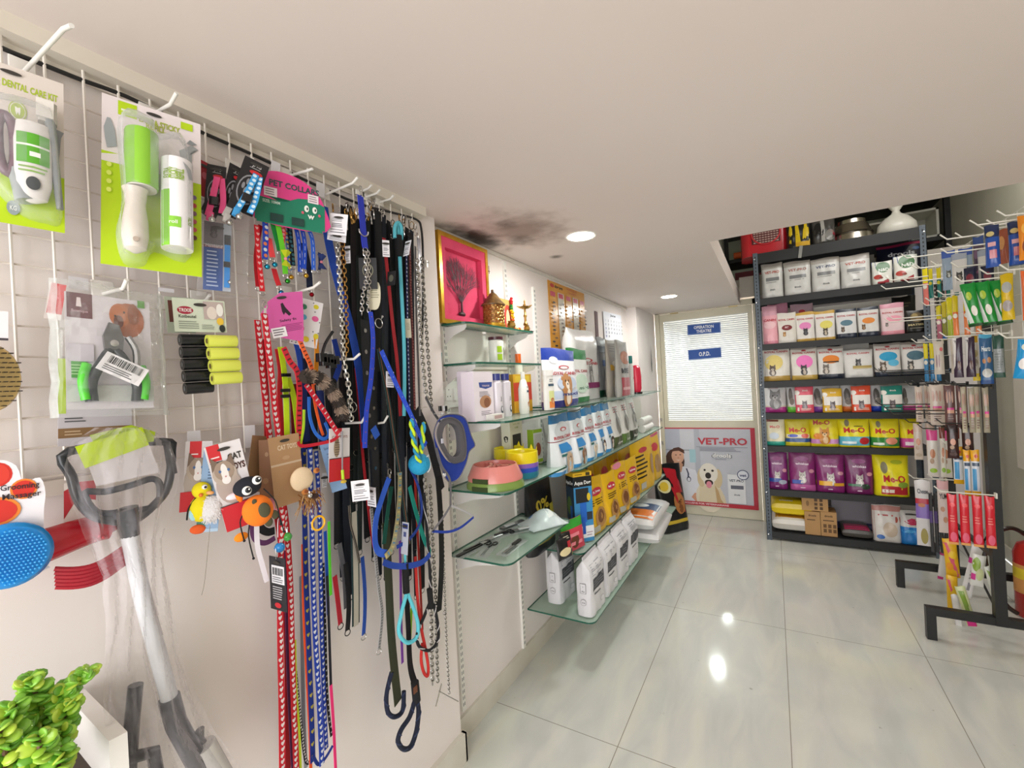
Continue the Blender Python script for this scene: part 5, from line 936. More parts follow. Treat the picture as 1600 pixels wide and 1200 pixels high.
# ================================================================ HOOK STAND AT THE RIGHT
SX = .93; SY0, SY1 = 3.14, 3.8; SZ = 1.96
t = thing('display_stand', 'black steel floor stand with hooks full of hanging pet treats on the right', 'display stand', (0, 0, 0))
for y in (SY0, SY1):
    MB().bb((SX - .022, y - .022, .13), (SX + .022, y + .022, SZ), 'black_steel').build('upright', t, sm=0)
    MB().bb((.645, y - .02, .13), (1.25, y + .02, .17), 'black_steel').bb((.645, y - .02, 0), (.685, y + .02, .13), 'black_steel').bb((1.21, y - .02, 0), (1.25, y + .02, .13), 'black_steel').build('foot', t, sm=0)
for z in (.45, 1.94): MB().bb((SX - .01, SY0, z), (SX + .01, SY1, z + .02), 'black_steel').build('cross_bar', t, sm=0)
MB().tube([(SX, SY0, .17), (SX, SY1, .45)], .006, 'black_steel', 6).build('diagonal_brace', t, sm=0)
m = MB()   # perforated strip at the far edge
m.bb((SX - .03, SY1 - .05, .9), (SX - .024, SY1 - .02, 1.95), 'black_steel'); z = .93
while z < 1.92: m.bb((SX - .0315, SY1 - .042, z), (SX - .03, SY1 - .028, z + .012), 'm#e6e4dc'); z += .026
m.build('perforated_strip', t, sm=0)
m = MB()   # the upper mesh reaches nearer than the uprights
for k in range(13): m.tube([(SX - .014, 2.5 + .104 * k, 1.5), (SX - .014, 2.5 + .104 * k, 2.08)], .0016, 'p#d8d6ce', 5)
for k in range(6): m.tube([(SX - .018, 2.5, 1.5 + .115 * k), (SX - .018, 3.8, 1.5 + .115 * k)], .0016, 'p#d8d6ce', 5)
m.build('wire_grid', t)
def hook(x, y, z, black=False):
    m = MB(); L_ = SX - .02 - x; col = 'g#17181a' if black else 'p#dedbd0'
    m.tube([(0, 0, 0), (-L_, 0, .004), (-L_ - .024, 0, .03)], .0032, col, 6); m.bb((-.004, -.012, -.014), (.002, .012, .012), col)
    tag(m.build('peg_hook', M=TR((SX - .02, y, z))), 'black hook bar on the treat stand' if black else 'white hook bar on the treat stand', 'hook', 'black hooks of the treat stand' if black else 'white hooks of the treat stand')
def hp(name, label, px0, px1, pt, pb, Y, n, gap, base, specs, rz=-1.15, W_=None, D=.014, black=False, style='pillow', k='g', hk=True, swing=0):
    """packs strung on one hook bar: the leftmost stands at px0..px1, copies follow toward the grid"""
    q = at((px0 + px1) / 2, pt, 'Y', 1).x
    if px0 < 1550: Y = min(Y, 3.78, (SX - .045 - abs(gap) * (n - 1)) / q)
    c = at((px0 + px1) / 2, pt, 'Y', Y); bt = at((px0 + px1) / 2, pb, 'Y', Y); h = c.z - bt.z; w = W_ or (at(px1, pt, 'Y', Y).x - at(px0, pt, 'Y', Y).x)
    if hk: hook(min(c.x - .04, SX - .1), Y, c.z + .006, black)
    first = None; g = label if n > 1 else None
    for i in range(n):
        M_ = TR((c.x + gap * i, Y + random.uniform(-.004, .004), bt.z), rz + random.uniform(-.1, .1) * (i > 0), 0, swing)
        if first is None: first = pouch(name, label, 'treat pack', w, h, D, base, specs, M_, style, k, g, n=9)
        elif c.x + gap * i < SX - .03: q = first.copy(); COL.objects.link(q); q.matrix_world = M_
ST = lambda top, bot, mid='#f0ece0': [('r', 0, .6, 1, 1, top), ('r', 0, 0, 1, .42, bot), ('e', .5, .5, .4, .06, mid)]
def S(label, a, b, t_, b_, Y, n, gap, base, sp, **kw): hp(kw.pop('nm', 'treat_pack'), label, a, b, t_, b_, Y, n, gap, base, sp, **kw)
S('orange treat pouch at the top right edge of the picture', 1590, 1625, 335, 405, 2.55, 1, .04, '#e58a1f', [('e', .5, .7, .35, .15, '#f0b04c'), ('e', .5, .3, .35, .18, '#8a4a24')], rz=-.4, D=.02)
S('blue treat pouch with small food photos, upper row of the stand', 1537, 1560, 352, 418, 2.9, 2, .07, '#1c4ca0', [('r', 0, .7, 1, 1, '#1c2c54'), ('e', .4, .78, .28, .06, '#c9b87a'), ('r', .2, .48, .75, .58, '#d9a8ac'), ('r', .3, .2, .8, .4, '#c87a84')], rz=-.35, D=.03)
S('green and blue treat pouch between the blue ones, upper row', 1574, 1600, 350, 415, 2.65, 1, .1, '#2a4c7c', [('r', 0, .8, 1, 1, '#18305c'), ('e', .6, .55, .34, .2, '#7c8c5c'), ('e', .3, .25, .25, .12, '#3a6aa0')], rz=-.35, D=.03)
S('terracotta pouch wedged behind the blue treat pouches, upper row', 1558, 1576, 358, 412, 2.75, 1, .1, '#a8583c', [('e', .5, .6, .3, .2, '#d99a5c')], rz=-.8, D=.02)
S('slate pouch with a pink vertical word, upper row', 1519, 1536, 370, 462, 3.1, 1, .04, '#5a4a5c', [('r', 0, .86, 1, 1, '#34508c'), ('t', .55, .4, .12, 'PUREE', '#d98aac', .4, PI / 2), ('e', .3, .7, .2, .08, '#8c6c84')], rz=-.5, D=.02)
S('blue topped grey pouch with a cat photograph, upper row', 1497, 1519, 388, 450, 3.62, 2, -.06, '#8fa0b0', [('r', 0, .82, 1, 1, '#3c5aa4'), ('cat', .5, .42, .55, '#54584e', '#b4b8b0')], rz=-.5, D=.016)
S('slim yellow topped coral stick pack at the far end of the second row', 1440, 1449, 420, 477, 4.02, 1, .04, '#e8887a', ST('#e8d81e', '#e87a70'), nm='stick_treat', rz=-.6)
S('slim yellow topped teal stick pack in the second row', 1450, 1457, 420, 466, 4.0, 4, .034, '#1f8076', ST('#e8d81e', '#17776c', '#d8c81c'), nm='stick_treat', rz=-.5)
S('slim yellow topped pink stick pack in the second row', 1475, 1482, 415, 462, 3.9, 2, .034, '#d8487c', ST('#e8d81e', '#d03a6c'), nm='stick_treat', rz=-.5)
S('white pouch with a dark cat photograph in the second row', 1486, 1510, 396, 456, 3.75, 2, .09, '#cfccc6', [('r', 0, .84, 1, 1, '#9ca4b0'), ('cat', .5, .42, .6, '#3a3834', '#8c8478')], rz=-.4)
S('dark navy pouch with a wine red label in the second row', 1505, 1525, 418, 452, 3.2, 2, .06, '#191c38', [('e', .5, .5, .3, .2, '#7c2434')], rz=-.4)
S('glossy green treat bag with a white name in the third row', 1510, 1534, 441, 510, 3.0, 3, .045, '#168a34', [('p', [(0, .08), (.45, .08), (.1, .85), (0, .85)], '#dfe4e0'), ('e', .5, .7, .2, .1, '#a9c43a'), ('e', .65, .35, .2, .12, '#e6e2d6'), ('r', 0, 0, 1, .06, '#14401e')], rz=-.45, D=.03, swing=-.12)
S('glossy yellow treat bag with silver pictures in the third row', 1562, 1582, 428, 500, 2.75, 2, .06, '#e6c41c', [('e', .5, .7, .4, .12, '#b9bdb8'), ('e', .5, .3, .4, .12, '#b0aaa8')], rz=-.4, D=.03)
S('orange red treat bag at the right edge, third row', 1594, 1620, 422, 500, 2.55, 1, .05, '#e0662c', [('e', .5, .6, .35, .2, '#f09a4c')], rz=-.4, D=.02)
S('slim mauve stick pack with a yellow top in the third row', 1462, 1470, 478, 530, 4.0, 1, .04, '#c47a90', ST('#d8c824', '#b86a80'), nm='stick_treat', rz=-.5)
S('slim olive stick pack with a round blue end in the third row', 1470, 1478, 472, 532, 3.95, 1, .04, '#8c8f3a', ST('#c9b820', '#8c8c30') + [('e', .5, .07, .45, .06, '#2460a8')], nm='stick_treat', rz=-.5)
S('slim lime yellow stick pack in the third row', 1478, 1487, 465, 528, 3.85, 1, .04, '#c8d030', ST('#e8dc1c', '#b8c83c'), nm='stick_treat', rz=-.4)
S('slim orange stick pack with a yellow top in the third row', 1487, 1496, 462, 526, 3.8, 3, .04, '#ef7a2c', ST('#e8d01c', '#f08a4c'), nm='stick_treat', rz=-.4)
S('slim blue stick pack with a yellow top hanging before the rack', 1442, 1449, 537, 596, 4.05, 3, .028, '#4a94c8', ST('#e8d81e', '#3a88c0'), nm='stick_treat', rz=-.4)
S('cream pouch with pale sausages hanging in the fourth row', 1458, 1474, 533, 585, 3.85, 2, .07, '#dcd2c4', [('e', .25, .4, .07, .2, '#a88c94'), ('e', .5, .4, .07, .2, '#b49aa0'), ('e', .75, .75, .16, .06, '#e0787c')], rz=-.2, D=.02)
S('white and aubergine pouch in the fourth row', 1488, 1503, 528, 590, 3.7, 3, .045, '#3c2a3c', [('p', [(0, 1), (.4, 1), (.2, .3), (0, .2)], '#e0dcd8'), ('e', .6, .3, .2, .12, '#6c5048')], rz=-.3, D=.02)
S('narrow white and yellow pouch in the fourth row', 1517, 1528, 524, 595, 3.1, 1, .04, '#ddd6c4', [('r', 0, .84, 1, 1, '#e0b42c'), ('r', 0, 0, 1, .16, '#e8cc1c'), ('e', .5, .6, .3, .08, '#c9b47c'), ('e', .5, .4, .3, .08, '#a99c84')], rz=-.2)
S('blue pouch with biscuit pictures in the fourth row', 1529, 1549, 522, 600, 2.95, 1, .04, '#2c6090', [('r', 0, .92, 1, 1, '#5ab0d8'), ('t', .5, .66, .1, 'Hearts', '#e4ecf0', .7), ('e', .3, .46, .14, .05, '#c98c5c'), ('e', .7, .48, .16, .06, '#c98c5c'), ('e', .5, .22, .4, .09, '#c9c8c4'), ('r', 0, 0, 1, .08, '#1c4884')], rz=-.2, D=.02)
S('dark green and grey pouch seen from behind in the fourth row', 1550, 1568, 524, 590, 2.8, 2, .045, '#1f4a3c', [('r', .05, .12, .95, .68, '#8e9494'), ('l', .12, .15, .9, .65, 8, '#6c7272')], rz=-.3, D=.02)
S('bright blue pouch with white shapes at the right edge', 1580, 1612, 530, 592, 2.6, 1, .05, '#1c94d0', [('e', .5, .8, .3, .1, '#e0e4d0'), ('e', .4, .38, .24, .14, '#ece8e4')], rz=-.3, D=.03, swing=.12)
SG = [('e', .25, .72, .09, .14, '#c9a090'), ('e', .5, .72, .09, .14, '#c9a090'), ('e', .75, .72, .09, .14, '#c9a090'), ('r', .2, .42, .85, .47, '#e04a9c'), ('r', .2, .34, .85, .42, '#d9a48c'), ('l', .25, .08, .8, .3, 4, '#8c6c60')]
for a, b, t_, b_, Y, c, lb in [(1429, 1441, 604, 660, 4.0, '#d9cabc', 'at the far end'), (1443, 1448, 602, 655, 3.9, '#cdbfb0', 'second from the far end'), (1451, 1473, 601, 664, 3.7, '#dccdc0', 'its pink band facing the aisle'), (1474, 1491, 602, 668, 3.62, '#6a4a48', 'dark, right of the pink banded one'), (1500, 1508, 604, 676, 3.42, '#c4bba4', 'slim and pale green'), (1512, 1522, 606, 676, 3.3, '#98907c', 'beside the near upright')]:
    hp('sausage_treat', 'sausage treat on the first black hook row, ' + lb, a, b, t_, b_, Y, 2, .05, c, SG, rz=-.15, D=.018, black=True)
for a, b, t_, b_, Y, c, h_, f_, lb in [(1426, 1440, 662, 718, 3.95, '#cfc2b4', '#c9b4a4', '#b8a894', 'beige, farthest'), (1447, 1464, 672, 745, 3.7, '#e4dfd8', '#e04a94', '#9fc83a', 'pink header and green foot'), (1467, 1476, 668, 745, 3.55, '#dcd8cc', '#7c3a30', '#8fb84a', 'narrow with a brown header'), (1478, 1496, 664, 716, 3.4, '#3c2424', '#2c1c1c', '#4a2c28', 'dark brown, by the dental sticks')]:
    hp('treat_pack', 'treat pack on the second black hook row, ' + lb, a, b, t_, b_, Y, 2, .06, c, [('r', 0, .78, 1, 1, h_), ('e', .5, .5, .25, .1, '#c98c6c'), ('e', .4, .34, .2, .06, '#b89c84'), ('e', .5, .14, .35, .05, f_)], rz=-.15, D=.02, black=True)
for a, b, t_, b_, Y, sw, lb in [(1488, 1504, 698, 756, 3.3, .08, 'leftmost of three on the near hook'), (1504, 1515, 703, 775, 3.22, 0, 'middle of three on the near hook'), (1516, 1530, 703, 776, 3.19, 0, 'rightmost of three, by the near upright')]:
    hp('dental_stick_pack', 'yellow ended blue and white dental stick pack, ' + lb, a, b, t_, b_, Y, 1, .05, '#dfe4ec', [('r', 0, .76, 1, 1, '#e6a81c'), ('r', 0, 0, 1, .12, '#e6b01c'), ('r', .1, .14, .55, .6, '#4a9cd0'), ('r', .1, .66, .9, .73, '#4a5a70'), ('e', .6, .87, .2, .04, '#d05a4a')], rz=-.15, D=.024, hk=(a == 1488))
S('white and lilac hanging card pack with a red strip', 1428, 1452, 750, 852, 3.85, 1, .04, '#dfdcdc', [('r', 0, .42, 1, .64, '#8c70c0'), ('r', 0, .64, 1, .72, '#c43c4c'), ('t', .5, .8, .07, 'Cheese', '#4a4a54', .7), ('e', .5, .15, .24, .12, '#a99c58'), ('e', .4, .62, .25, .03, '#c97a4c')], rz=-.15)
S('dark card pack seen edge on behind the lilac one', 1450, 1456, 770, 862, 3.85, 4, .022, '#3c3c40', [('r', 0, .5, 1, .7, '#5c4884')], rz=-.6, hk=False)
S('pale pink pouch with black script and biscuit pictures', 1463, 1481, 751, 832, 3.6, 1, .05, '#dccdc8', [('r', 0, .84, 1, 1, '#e0b0b4'), ('t', .5, .66, .1, 'YUM', '#2c2828', .7), ('e', .4, .46, .2, .05, '#c9987c'), ('e', .6, .26, .2, .06, '#c9987c')], rz=-.1, D=.02)
S('long glossy red treat pouch in the lower rows', 1479, 1494, 772, 850, 3.4, 4, .045, '#cf2030', [('e', .5, .8, .3, .04, '#e84a50'), ('l', .2, .45, .8, .6, 3, '#e88078'), ('e', .5, .16, .35, .1, '#e0607c'), ('r', 0, 0, 1, .05, '#e0a060')], rz=-.15, D=.02)
for a, b, t_, b_, Y, c, sp, lb, sw in [
    (1461, 1475, 828, 905, 3.75, '#dcdad8', [('r', 0, .5, 1, .56, '#c83a80'), ('p', [(.4, 1), (.6, 1), (.3, .7), (.1, .7)], '#7c7a78'), ('r', 0, 0, .6, .06, '#c83a80')], 'white pouch with a magenta stripe, leftmost of the lowest packs', .1),
    (1476, 1498, 842, 902, 3.55, '#e8b41c', [('p', [(0, .9), (.3, .9), (1, .1), (.7, 0)], '#e0607c'), ('e', .6, .6, .3, .1, '#f0c82c'), ('e', .3, .3, .25, .1, '#e89a2c')], 'yellow and pink crinkled pouch among the lowest packs', -.05),
    (1478, 1496, 900, 958, 3.5, '#e8b81c', [('p', [(0, .9), (.3, .9), (1, .1), (.7, 0)], '#e0607c'), ('e', .6, .5, .3, .15, '#f0c82c')], 'yellow and pink pouch clipped under the other crinkled one', 0),
    (1495, 1513, 848, 932, 3.38, '#e2e0e0', [('r', 0, .66, 1, .76, '#d03a90'), ('l', .3, .35, .7, .55, 3, '#a9a4a8'), ('r', .35, .15, .6, .3, '#8c8890')], 'white pouch with a broad magenta stripe in the middle of the lowest packs', .2),
    (1491, 1504, 930, 996, 3.36, '#dad8d6', [('r', .1, 0, .9, .12, '#b04a60')], 'white twisted pouch hanging lowest, over the stand foot', -.06),
    (1513, 1534, 866, 915, 3.3, '#e0e0da', [('e', .3, .7, .3, .22, '#8aa83c'), ('e', .6, .4, .3, .2, '#c8cf9c'), ('r', 0, .2, .3, .4, '#d03a90')], 'white and leaf green pouch left of the near upright', .1),
    (1508, 1525, 918, 978, 3.3, '#c9cf9c', [('p', [(.2, .9), (.7, .9), (.8, .3), (.3, .4)], '#7c9c34'), ('r', .1, 0, .95, .28, '#d02c80')], 'green and magenta pouch hanging below the leaf green one', -.2)]:
    hp('treat_pack', lb, a, b, t_, b_, Y, 1, 0, c, sp, rz=-.1, D=.03, k='f', swing=sw, hk=False)
S('white and green pouch hanging right of the near upright', 1552, 1568, 885, 962, 3.2, 1, .05, '#d9dcd0', [('p', [(.1, .95), (.5, .9), (.9, .5), (.5, .5)], '#8aa83c'), ('e', .5, .45, .2, .08, '#c0407c')], rz=.1, D=.03, k='f', hk=False, swing=-.15)
for x_, y_, z_, bl in [(.72, 2.8, 2.02, 0), (.68, 3.3, 2.05, 0), (.66, 3.6, 1.98, 0), (.66, 3.75, 1.95, 0), (.66, 3.2, 1.9, 0), (.66, 3.7, 1.73, 0), (.66, 3.6, 1.74, 0), (.6, 3.75, 1.42, 1), (.6, 3.6, 1.41, 1), (.6, 3.45, 1.4, 1), (.6, 3.75, 1.2, 1), (.6, 3.62, 1.19, 1), (.6, 3.5, 1.18, 1), (.6, 3.38, 1.17, 1)]: hook(x_, y_, z_, bl)
# fire extinguisher, clear bag and the painted light patch on the right wall
t = thing('fire_extinguisher', 'red fire extinguisher with a black hose standing at the right edge', 'fire extinguisher', (1.215, 3.62, .002))
MB().lathe([(1e-5, 0), (.07, 0), (.078, .012), (.078, .36), (.06, .41), (.025, .43), (.025, .45), (1e-5, .45)], 'g#a8241f', 28).build('cylinder', t)
MB().lathe([(.0785, .14), (.0787, .3)], 'm#c88c4c', 28).lathe([(.0789, .22), (.079, .28)], 'm#d8c02c', 28).build('label', t)
MB().rbox((0, 0, .47), (.05, .03, .04), .006, 'g#1c1c1c').tube([(0, -.02, .49), (0, -.1, .52)], .007, 'g#1c1c1c').build('valve', t)
MB().tube([(-.02, 0, .46), (-.1, -.03, .5), (-.2, -.05, .42), (-.2, -.05, .25), (-.14, -.06, .08), (-.09, -.06, .03)], .012, 'g#2a1a18', 8, sm=5).build('hose', t)
t = thing('wall_bag', 'clear bag of beige pellets hanging on the right wall at the picture edge', 'bag', TR((1.395, 3.95, .62), -PI / 2)); MB_ = pouch('bag_film', None, None, .26, .42, .08, '#c9bba0', [('r', .1, .75, .9, 1, '#dedbd4')], TR((0, 0, 0)), 'pillow'); MB_.parent = t
tag(MB().bb((-.008, -.5, 0), (0, .45, 1.02), 'm#e4ddd0').build('wall_board', M=TR((1.419, 3.9, .72)), sm=0), 'large pale board leaning flat on the right wall behind the treat stand', 'board')  # light cast on the right wall, put in as a paler panel
# ================================================================ WIRE GRID WALL ON THE LEFT
GX = -1.098
t = thing('wire_grid_panel', 'white wire grid display panel fixed to the left wall', 'grid panel', (0, 0, 0))
m = MB()
for k in range(-14, 20): m.tube([(GX, .2345 + .0525 * k, 1.335), (GX, .2345 + .0525 * k, 2.1)], .0026, 'p#e6dfd6', 6)
m.build('upright_wires', t)
m = MB()
for k in range(15): m.tube([(GX - .004, -.52, 1.345 + .0525 * k), (GX - .004, 1.262, 1.345 + .0525 * k)], .0019, 'p#dcd3ca', 6)
m.build('cross_wires', t)
MB().bb((-1.118, -.52, 1.31), (-1.106, .40, 1.337), 'p#e2d9cf').build('bottom_channel', t, sm=0)
def A(px, py, x): return at(px, py, 'X', x)
def peg(root, bend, tip, lb, x=GX, r=.0034):
    a = A(*root, x); b = at(*bend, 'Y', a.y); c = at(*tip, 'Y', a.y); b.z = a.z + min(.02, max(-.01, b.z - a.z)); m = MB()
    m.tube([a - a, b - a, b - a + (c - b) * .25, c - a], r, 'p#e9e6e1', 10); m.rbox((.0, 0, .006), (.006, .034, .036), .002, 'p#e4e0da')
    tag(m.build('peg_hook', M=TR(a)), 'white peg hook ' + lb, 'hook')
for q in [((35, 115), (100, 62), (112, 40), 'at the top left carrying the dental care kit'), ((232, 183), (266, 163), (276, 145), 'carrying the lint roller card'),
          ((161, 459), (192, 451), (198, 437), 'carrying the bagged nail clippers'), ((310, 472), (322, 469), (328, 461), 'carrying the rolls of waste bags'),
          ((364, 267), (385, 259), (395, 248), 'carrying the black paw print collar cards'), ((444, 277), (480, 272), (488, 264), 'carrying the pink and green collar board'),
          ((507, 305), (551, 286), (559, 277), 'at the top carrying the silver and brass chains'), ((562, 300), (575, 295), (581, 289), 'at the top carrying the royal blue lead'),
          ((572, 308), (589, 302), (594, 296), 'at the top carrying black webbing leads'), ((593, 316), (610, 311), (615, 305), 'at the top beside the teal lead'),
          ((447, 462), (490, 449), (500, 441), 'carrying the pink harness card'), ((510, 562), (553, 561), (562, 553), 'below the chains, with a dark buckle'),
          ((532, 662), (565, 660), (571, 650), 'above the two white price tags'), ((572, 664), (600, 660), (606, 650), 'right beside the one above the two price tags'),
          ((584, 502), (592, 501), (598, 494), 'holding the twill lead with an orange seam'), ((343, 707), (352, 701), (357, 692), 'carrying the lady beetle toy card'),
          ((441, 689), (448, 684), (453, 678), 'carrying the brown kraft toy card'), ((213, 722), (225, 716), (230, 711), 'holding the bagged litter scoop'),
          ((0, 764), (10, 761), (16, 753), 'carrying the grooming massager card')]: peg(*q)
def CT(tl, tr_, bl, x, xb=None):
    a, b = A(*tl, x), A(*bl, xb if xb is not None else x); z = (a - b); d = A(*tr_, x) - CAM; dz = d.dot(z)
    q = (a - CAM).dot(z) / dz if abs(dz) > 1e-4 else 1
    e = min(1, abs((a.z + b.z) / 2 - CAM.z) / .42) ** 1.5; X = max(x - .05 * e, min(x + .07 * e, (CAM + d * q).x)); X = max(X, -1.094); return frame(a, A(*tr_, X), b)
def cardthing(name, label, cat, tl, tr_, bl, x, base, specs, xb=None, outline=None, hole=True, t=.0012, k='m'):
    M, w, h = CT(tl, tr_, bl, x, xb); T = thing(name, label, cat, M); mb = MB(); card(mb, w, h, base, specs, t, hole, outline, k=k); mb.build('backing_card', T, sm=0); return T, w, h
def blister(T, path, d, w, h, key='x#eef2f4', y=-.001):
    "clear moulded shell over an outline given in u, v"
    n = len(path); cx = sum(p[0] for p in path) / n; cz = sum(p[1] for p in path) / n; m = MB()
    P = [Vector(((u - .5) * w, 0, v * h)) for u, v in path]; C = Vector(((cx - .5) * w, 0, cz * h)); rg = []
    for s, dd in ((1.06, 0), (1.0, .12), (.97, .8), (.9, 1)): rg += [C + (p - C) * s + Vector((0, y - d * dd, 0)) for p in P]
    m.add(rg, [(r * n + i, r * n + (i + 1) % n, (r + 1) * n + (i + 1) % n, (r + 1) * n + i) for r in range(3) for i in range(n)] + [tuple(3 * n + i for i in range(n))], key); m.build('clear_blister', T, sm=1.2)
def rnd(pts, n=4): return [(p.x, p.y) for p in smooth_path([Vector((a, b, 0)) for a, b in pts], n, True)]
# ---- dental care kit
T, w, h = cardthing('dental_care_kit', 'large dental care kit blister card reading DENTAL CARE KIT at the left edge', 'blister pack', (-75, 72), (99, 132), (-78, 334), -1.05, '#d9cfc7',
    [('r', 0, 0, 1, .36, '#b6d40c'), ('t', .68, .86, .045, 'DENTAL CARE KIT', '#a9c02c', .52), ('r', .18, .84, .36, .94, '#b6d40c'), ('e', .56, .72, .085, .065, '#a9c02c'), ('e', .56, .72, .073, .056, '#e6e0da'), ('e', .56, .72, .065, .05, '#a9c02c'),
     ('p', [(.535, .745), (.56, .738), (.585, .745), (.585, .715), (.575, .69), (.562, .712), (.55, .69), (.538, .715)], '#f2f0ea'), ('p', [(.78, .64), (.8, .5), (.95, .48), (.97, .62), (1.0, .66), (.93, .67), (.9, .6), (.84, .54)], '#8f9396'), ('e', .52, .1, .06, .045, '#8f9a9c'), ('t', .52, .085, .03, 'KG', '#e6e8e4', .06)], xb=-1.03)
m = MB(); m.tube([(w * .34, -.02, h * .7), (w * .37, -.024, h * .62), (w * .4, -.024, h * .4), (w * .45, -.02, h * .12)], .006, 'g#8d9294', 10, sm=4, rs=(.0075, .0045)); m.rbox((w * .335, -.02, h * .72), (.022, .014, .034), .004, 'g#c4bfba'); m.box((w * .31, -.028, h * .73), (.02, .006, .03), 'c#e6e2dc'); m.build('toothbrush', T)
m = MB(); m.lathe([(.004, 0), (.016, .006), (.021, .03), (.022, .1), (.019, .13), (.001, .132)], 'g#e9e4e1', 20, c=(w * .2, -.024, h * .12), sy=.6)
prints(m, lambda u, v, l: Vector((w * .2 + (u - .5) * .04, -.024 - .0134 - .0003 * l + .006 * (2 * u - 1) ** 2, h * .12 + .01 + v * .11)), [('r', .05, .45, .95, .9, '#5aa82c'), ('r', .05, .7, .95, .73, '#e9ece4'), ('r', .4, .55, .7, .62, '#eef0ea'), ('l', .1, .3, .9, .42, 2, '#8ab05c'), ('e', .5, .15, .2, .1, '#4a4e50')], .04, .11); m.build('toothpaste_tube', T)
m = MB(); m.tube([(-w * .02, -.02, h * .62), (w * .03, -.02, h * .55), (w * .04, -.02, h * .36), (-w * .02, -.02, h * .28), (-w * .1, -.02, h * .36), (-w * .12, -.02, h * .55), (-w * .08, -.02, h * .63)], .007, 'g#6a4a58', 10, closed=True, sm=4); m.build('finger_brush_loop', T)
m = MB(); m.tube([(w * .02, -.018, h * .33), (w * .08, -.02, h * .24), (w * .14, -.02, h * .13)], .009, 'g#9aa0a2', 12, sm=3, rs=(.008, .014)); m.build('brush_handle', T)
blister(T, rnd([(.3, .7), (.45, .76), (.8, .76), (.9, .68), (.96, .12), (.8, .06), (.55, .1), (.3, .3)]), .036, w, h)
# ---- lint roller
T, w, h = cardthing('lint_roller_pack', 'lime and white card with a green lint roller, reading EXTRA STICKY REFILL', 'blister pack', (159, 145), (313, 195), (157, 412), -1.05, '#e9dfe0',
    [('r', 0, 0, 1, .66, '#b6d40c'), ('p', [(0, .6), (1, .6), (1, .76), (0, .64)], '#e9dfe0'), ('r', .15, .9, .33, .985, '#b6d40c'), ('l', .18, .92, .3, .95, 1, '#eef2d8'), ('t', .56, .895, .036, 'EXTRA STICKY', '#a9b83c', .42), ('t', .52, .865, .036, 'REFILL', '#a9b83c', .2), ('r', .78, .93, .91, .975, '#b6d40c'),
     ('p', [(.03, .74), (.02, .8), (.05, .86), (.08, .86), (.12, .8), (.14, .7), (.05, .68)], '#9da2a6'), ('p', [(.76, .78), (.9, .84), (.97, .82), (.9, .8), (.9, .7), (.8, .66)], '#a3a7aa'), ('p', [(.84, .84), (.88, .87), (.96, .85), (.9, .84)], '#8f9498')] + [('e', .92, .5 - .052 * i, .028, .015, ['#7c6a8c', '#b04040', '#7c5a6a', '#b0505c', '#c9585c', '#6a3c3c'][i]) for i in range(6)] + [('e', .07, .58 - .05 * i, .024, .014, '#d8e468') for i in range(4)], xb=-1.035)
T2 = T
m = MB(); m.lathe([(.0305, 0), (.032, .004), (.032, .104), (.0305, .108), (1e-5, .108)], 'g#8cc63a', 28, c=(-w * .13, -.028, h * .45), sx=.8, sy=.8); m.lathe([(1e-5, .0), (.028, .0), (.0285, .006), (.0305, .006)], 'g#e9e2de', 24, c=(-w * .13, -.028, h * .442), sx=.8, sy=.8); m.build('sticky_roll', T)
m = MB(); m.lathe([(.004, 0), (.0165, .008), (.02, .03), (.019, .06), (.015, .09), (.017, .112), (.02, .12), (1e-5, .121)], 'g#e6ddd2', 22, c=(-w * .19, -.03, h * .06)); m.lathe([(.004, -.0002), (.0045, .004)], 'g#b9aa9c', 10, c=(-w * .19, -.049, h * .12), R=Matrix.Rotation(PI / 2, 3, 'X')); m.build('roller_handle', T)
m = MB(); m.lathe([(1e-5, 0), (.025, 0), (.0255, .002), (.0255, .173), (.025, .175), (1e-5, .175)], 'g#efecee', 26, c=(w * .22, -.03, h * .12))
prints(m, lambda u, v, l: Vector((w * .22 + .0258 * math.sin((u - .5) * 2.6), -.03 - (.0258 + .0003 * l) * math.cos((u - .5) * 2.6), h * .12 + .175 * v)), [('r', 0, 0, .28, .62, '#86c63c'), ('r', .2, .2, .55, .32, '#86c63c'), ('t', .37, .24, .04, 'roll', '#e8f0dc', .2), ('t', .28, .8, .07, 'EXTRA', '#8aa83c', .3, PI / 2), ('t', .45, .8, .07, 'STICKY', '#8aa83c', .34, PI / 2), ('t', .62, .8, .07, 'REFILL', '#8aa83c', .32, PI / 2), ('p', [(.6, .95), (.85, .9), (.95, .8), (.8, .78)], '#a9adb0'), ('t', .88, .3, .06, 'EXTRA', '#8aa83c', .24, PI / 2)], .0576, .15); m.build('refill_roll', T)
blister(T, rnd([(.17, .86), (.47, .88), (.52, .8), (.82, .8), (.86, .14), (.5, .13), (.4, .04), (.22, .04), (.15, .2), (.2, .4)]), .05, w, h)
# ---- black paw collar cards
def paw(u, v, s, c, bg): return [('e', u, v, s, s * .72, c), ('e', u, v, s * .88, s * .64, bg), ('e', u, v - .03, s * .36, s * .22, c)] + [('e', u + dx * s, v + dy * s, s * .15, s * .15, c) for dx, dy in ((-.5, .12), (-.2, .36), (.2, .36), (.5, .12))]
def collar(m, w, h, col, spots=None, x=0, z0=-.02, z1=None, dx=0):
    z1 = z1 or h * .7
    m.ribbon([(x, -.014, z1), (x - dx * .4, -.018, (z0 + z1) / 2), (x - dx, -.012, z0 + .01)], .012, 'c' + col, (0, -1, 0), pat=('dot', 'm' + spots, .012) if spots else None); m.ribbon([(x + .008, -.01, z1), (x + .014, -.014, (z0 + z1) / 2), (x + .012, -.012, z0 + .02)], .012, 'c' + col, (-.3, -1, 0), pat=('dot', 'm' + spots, .012) if spots else None)
    m.rbox((x - .002, -.02, (z0 + z1) / 2 - .01), (.018, .006, .018), .002, 'g#17181b')
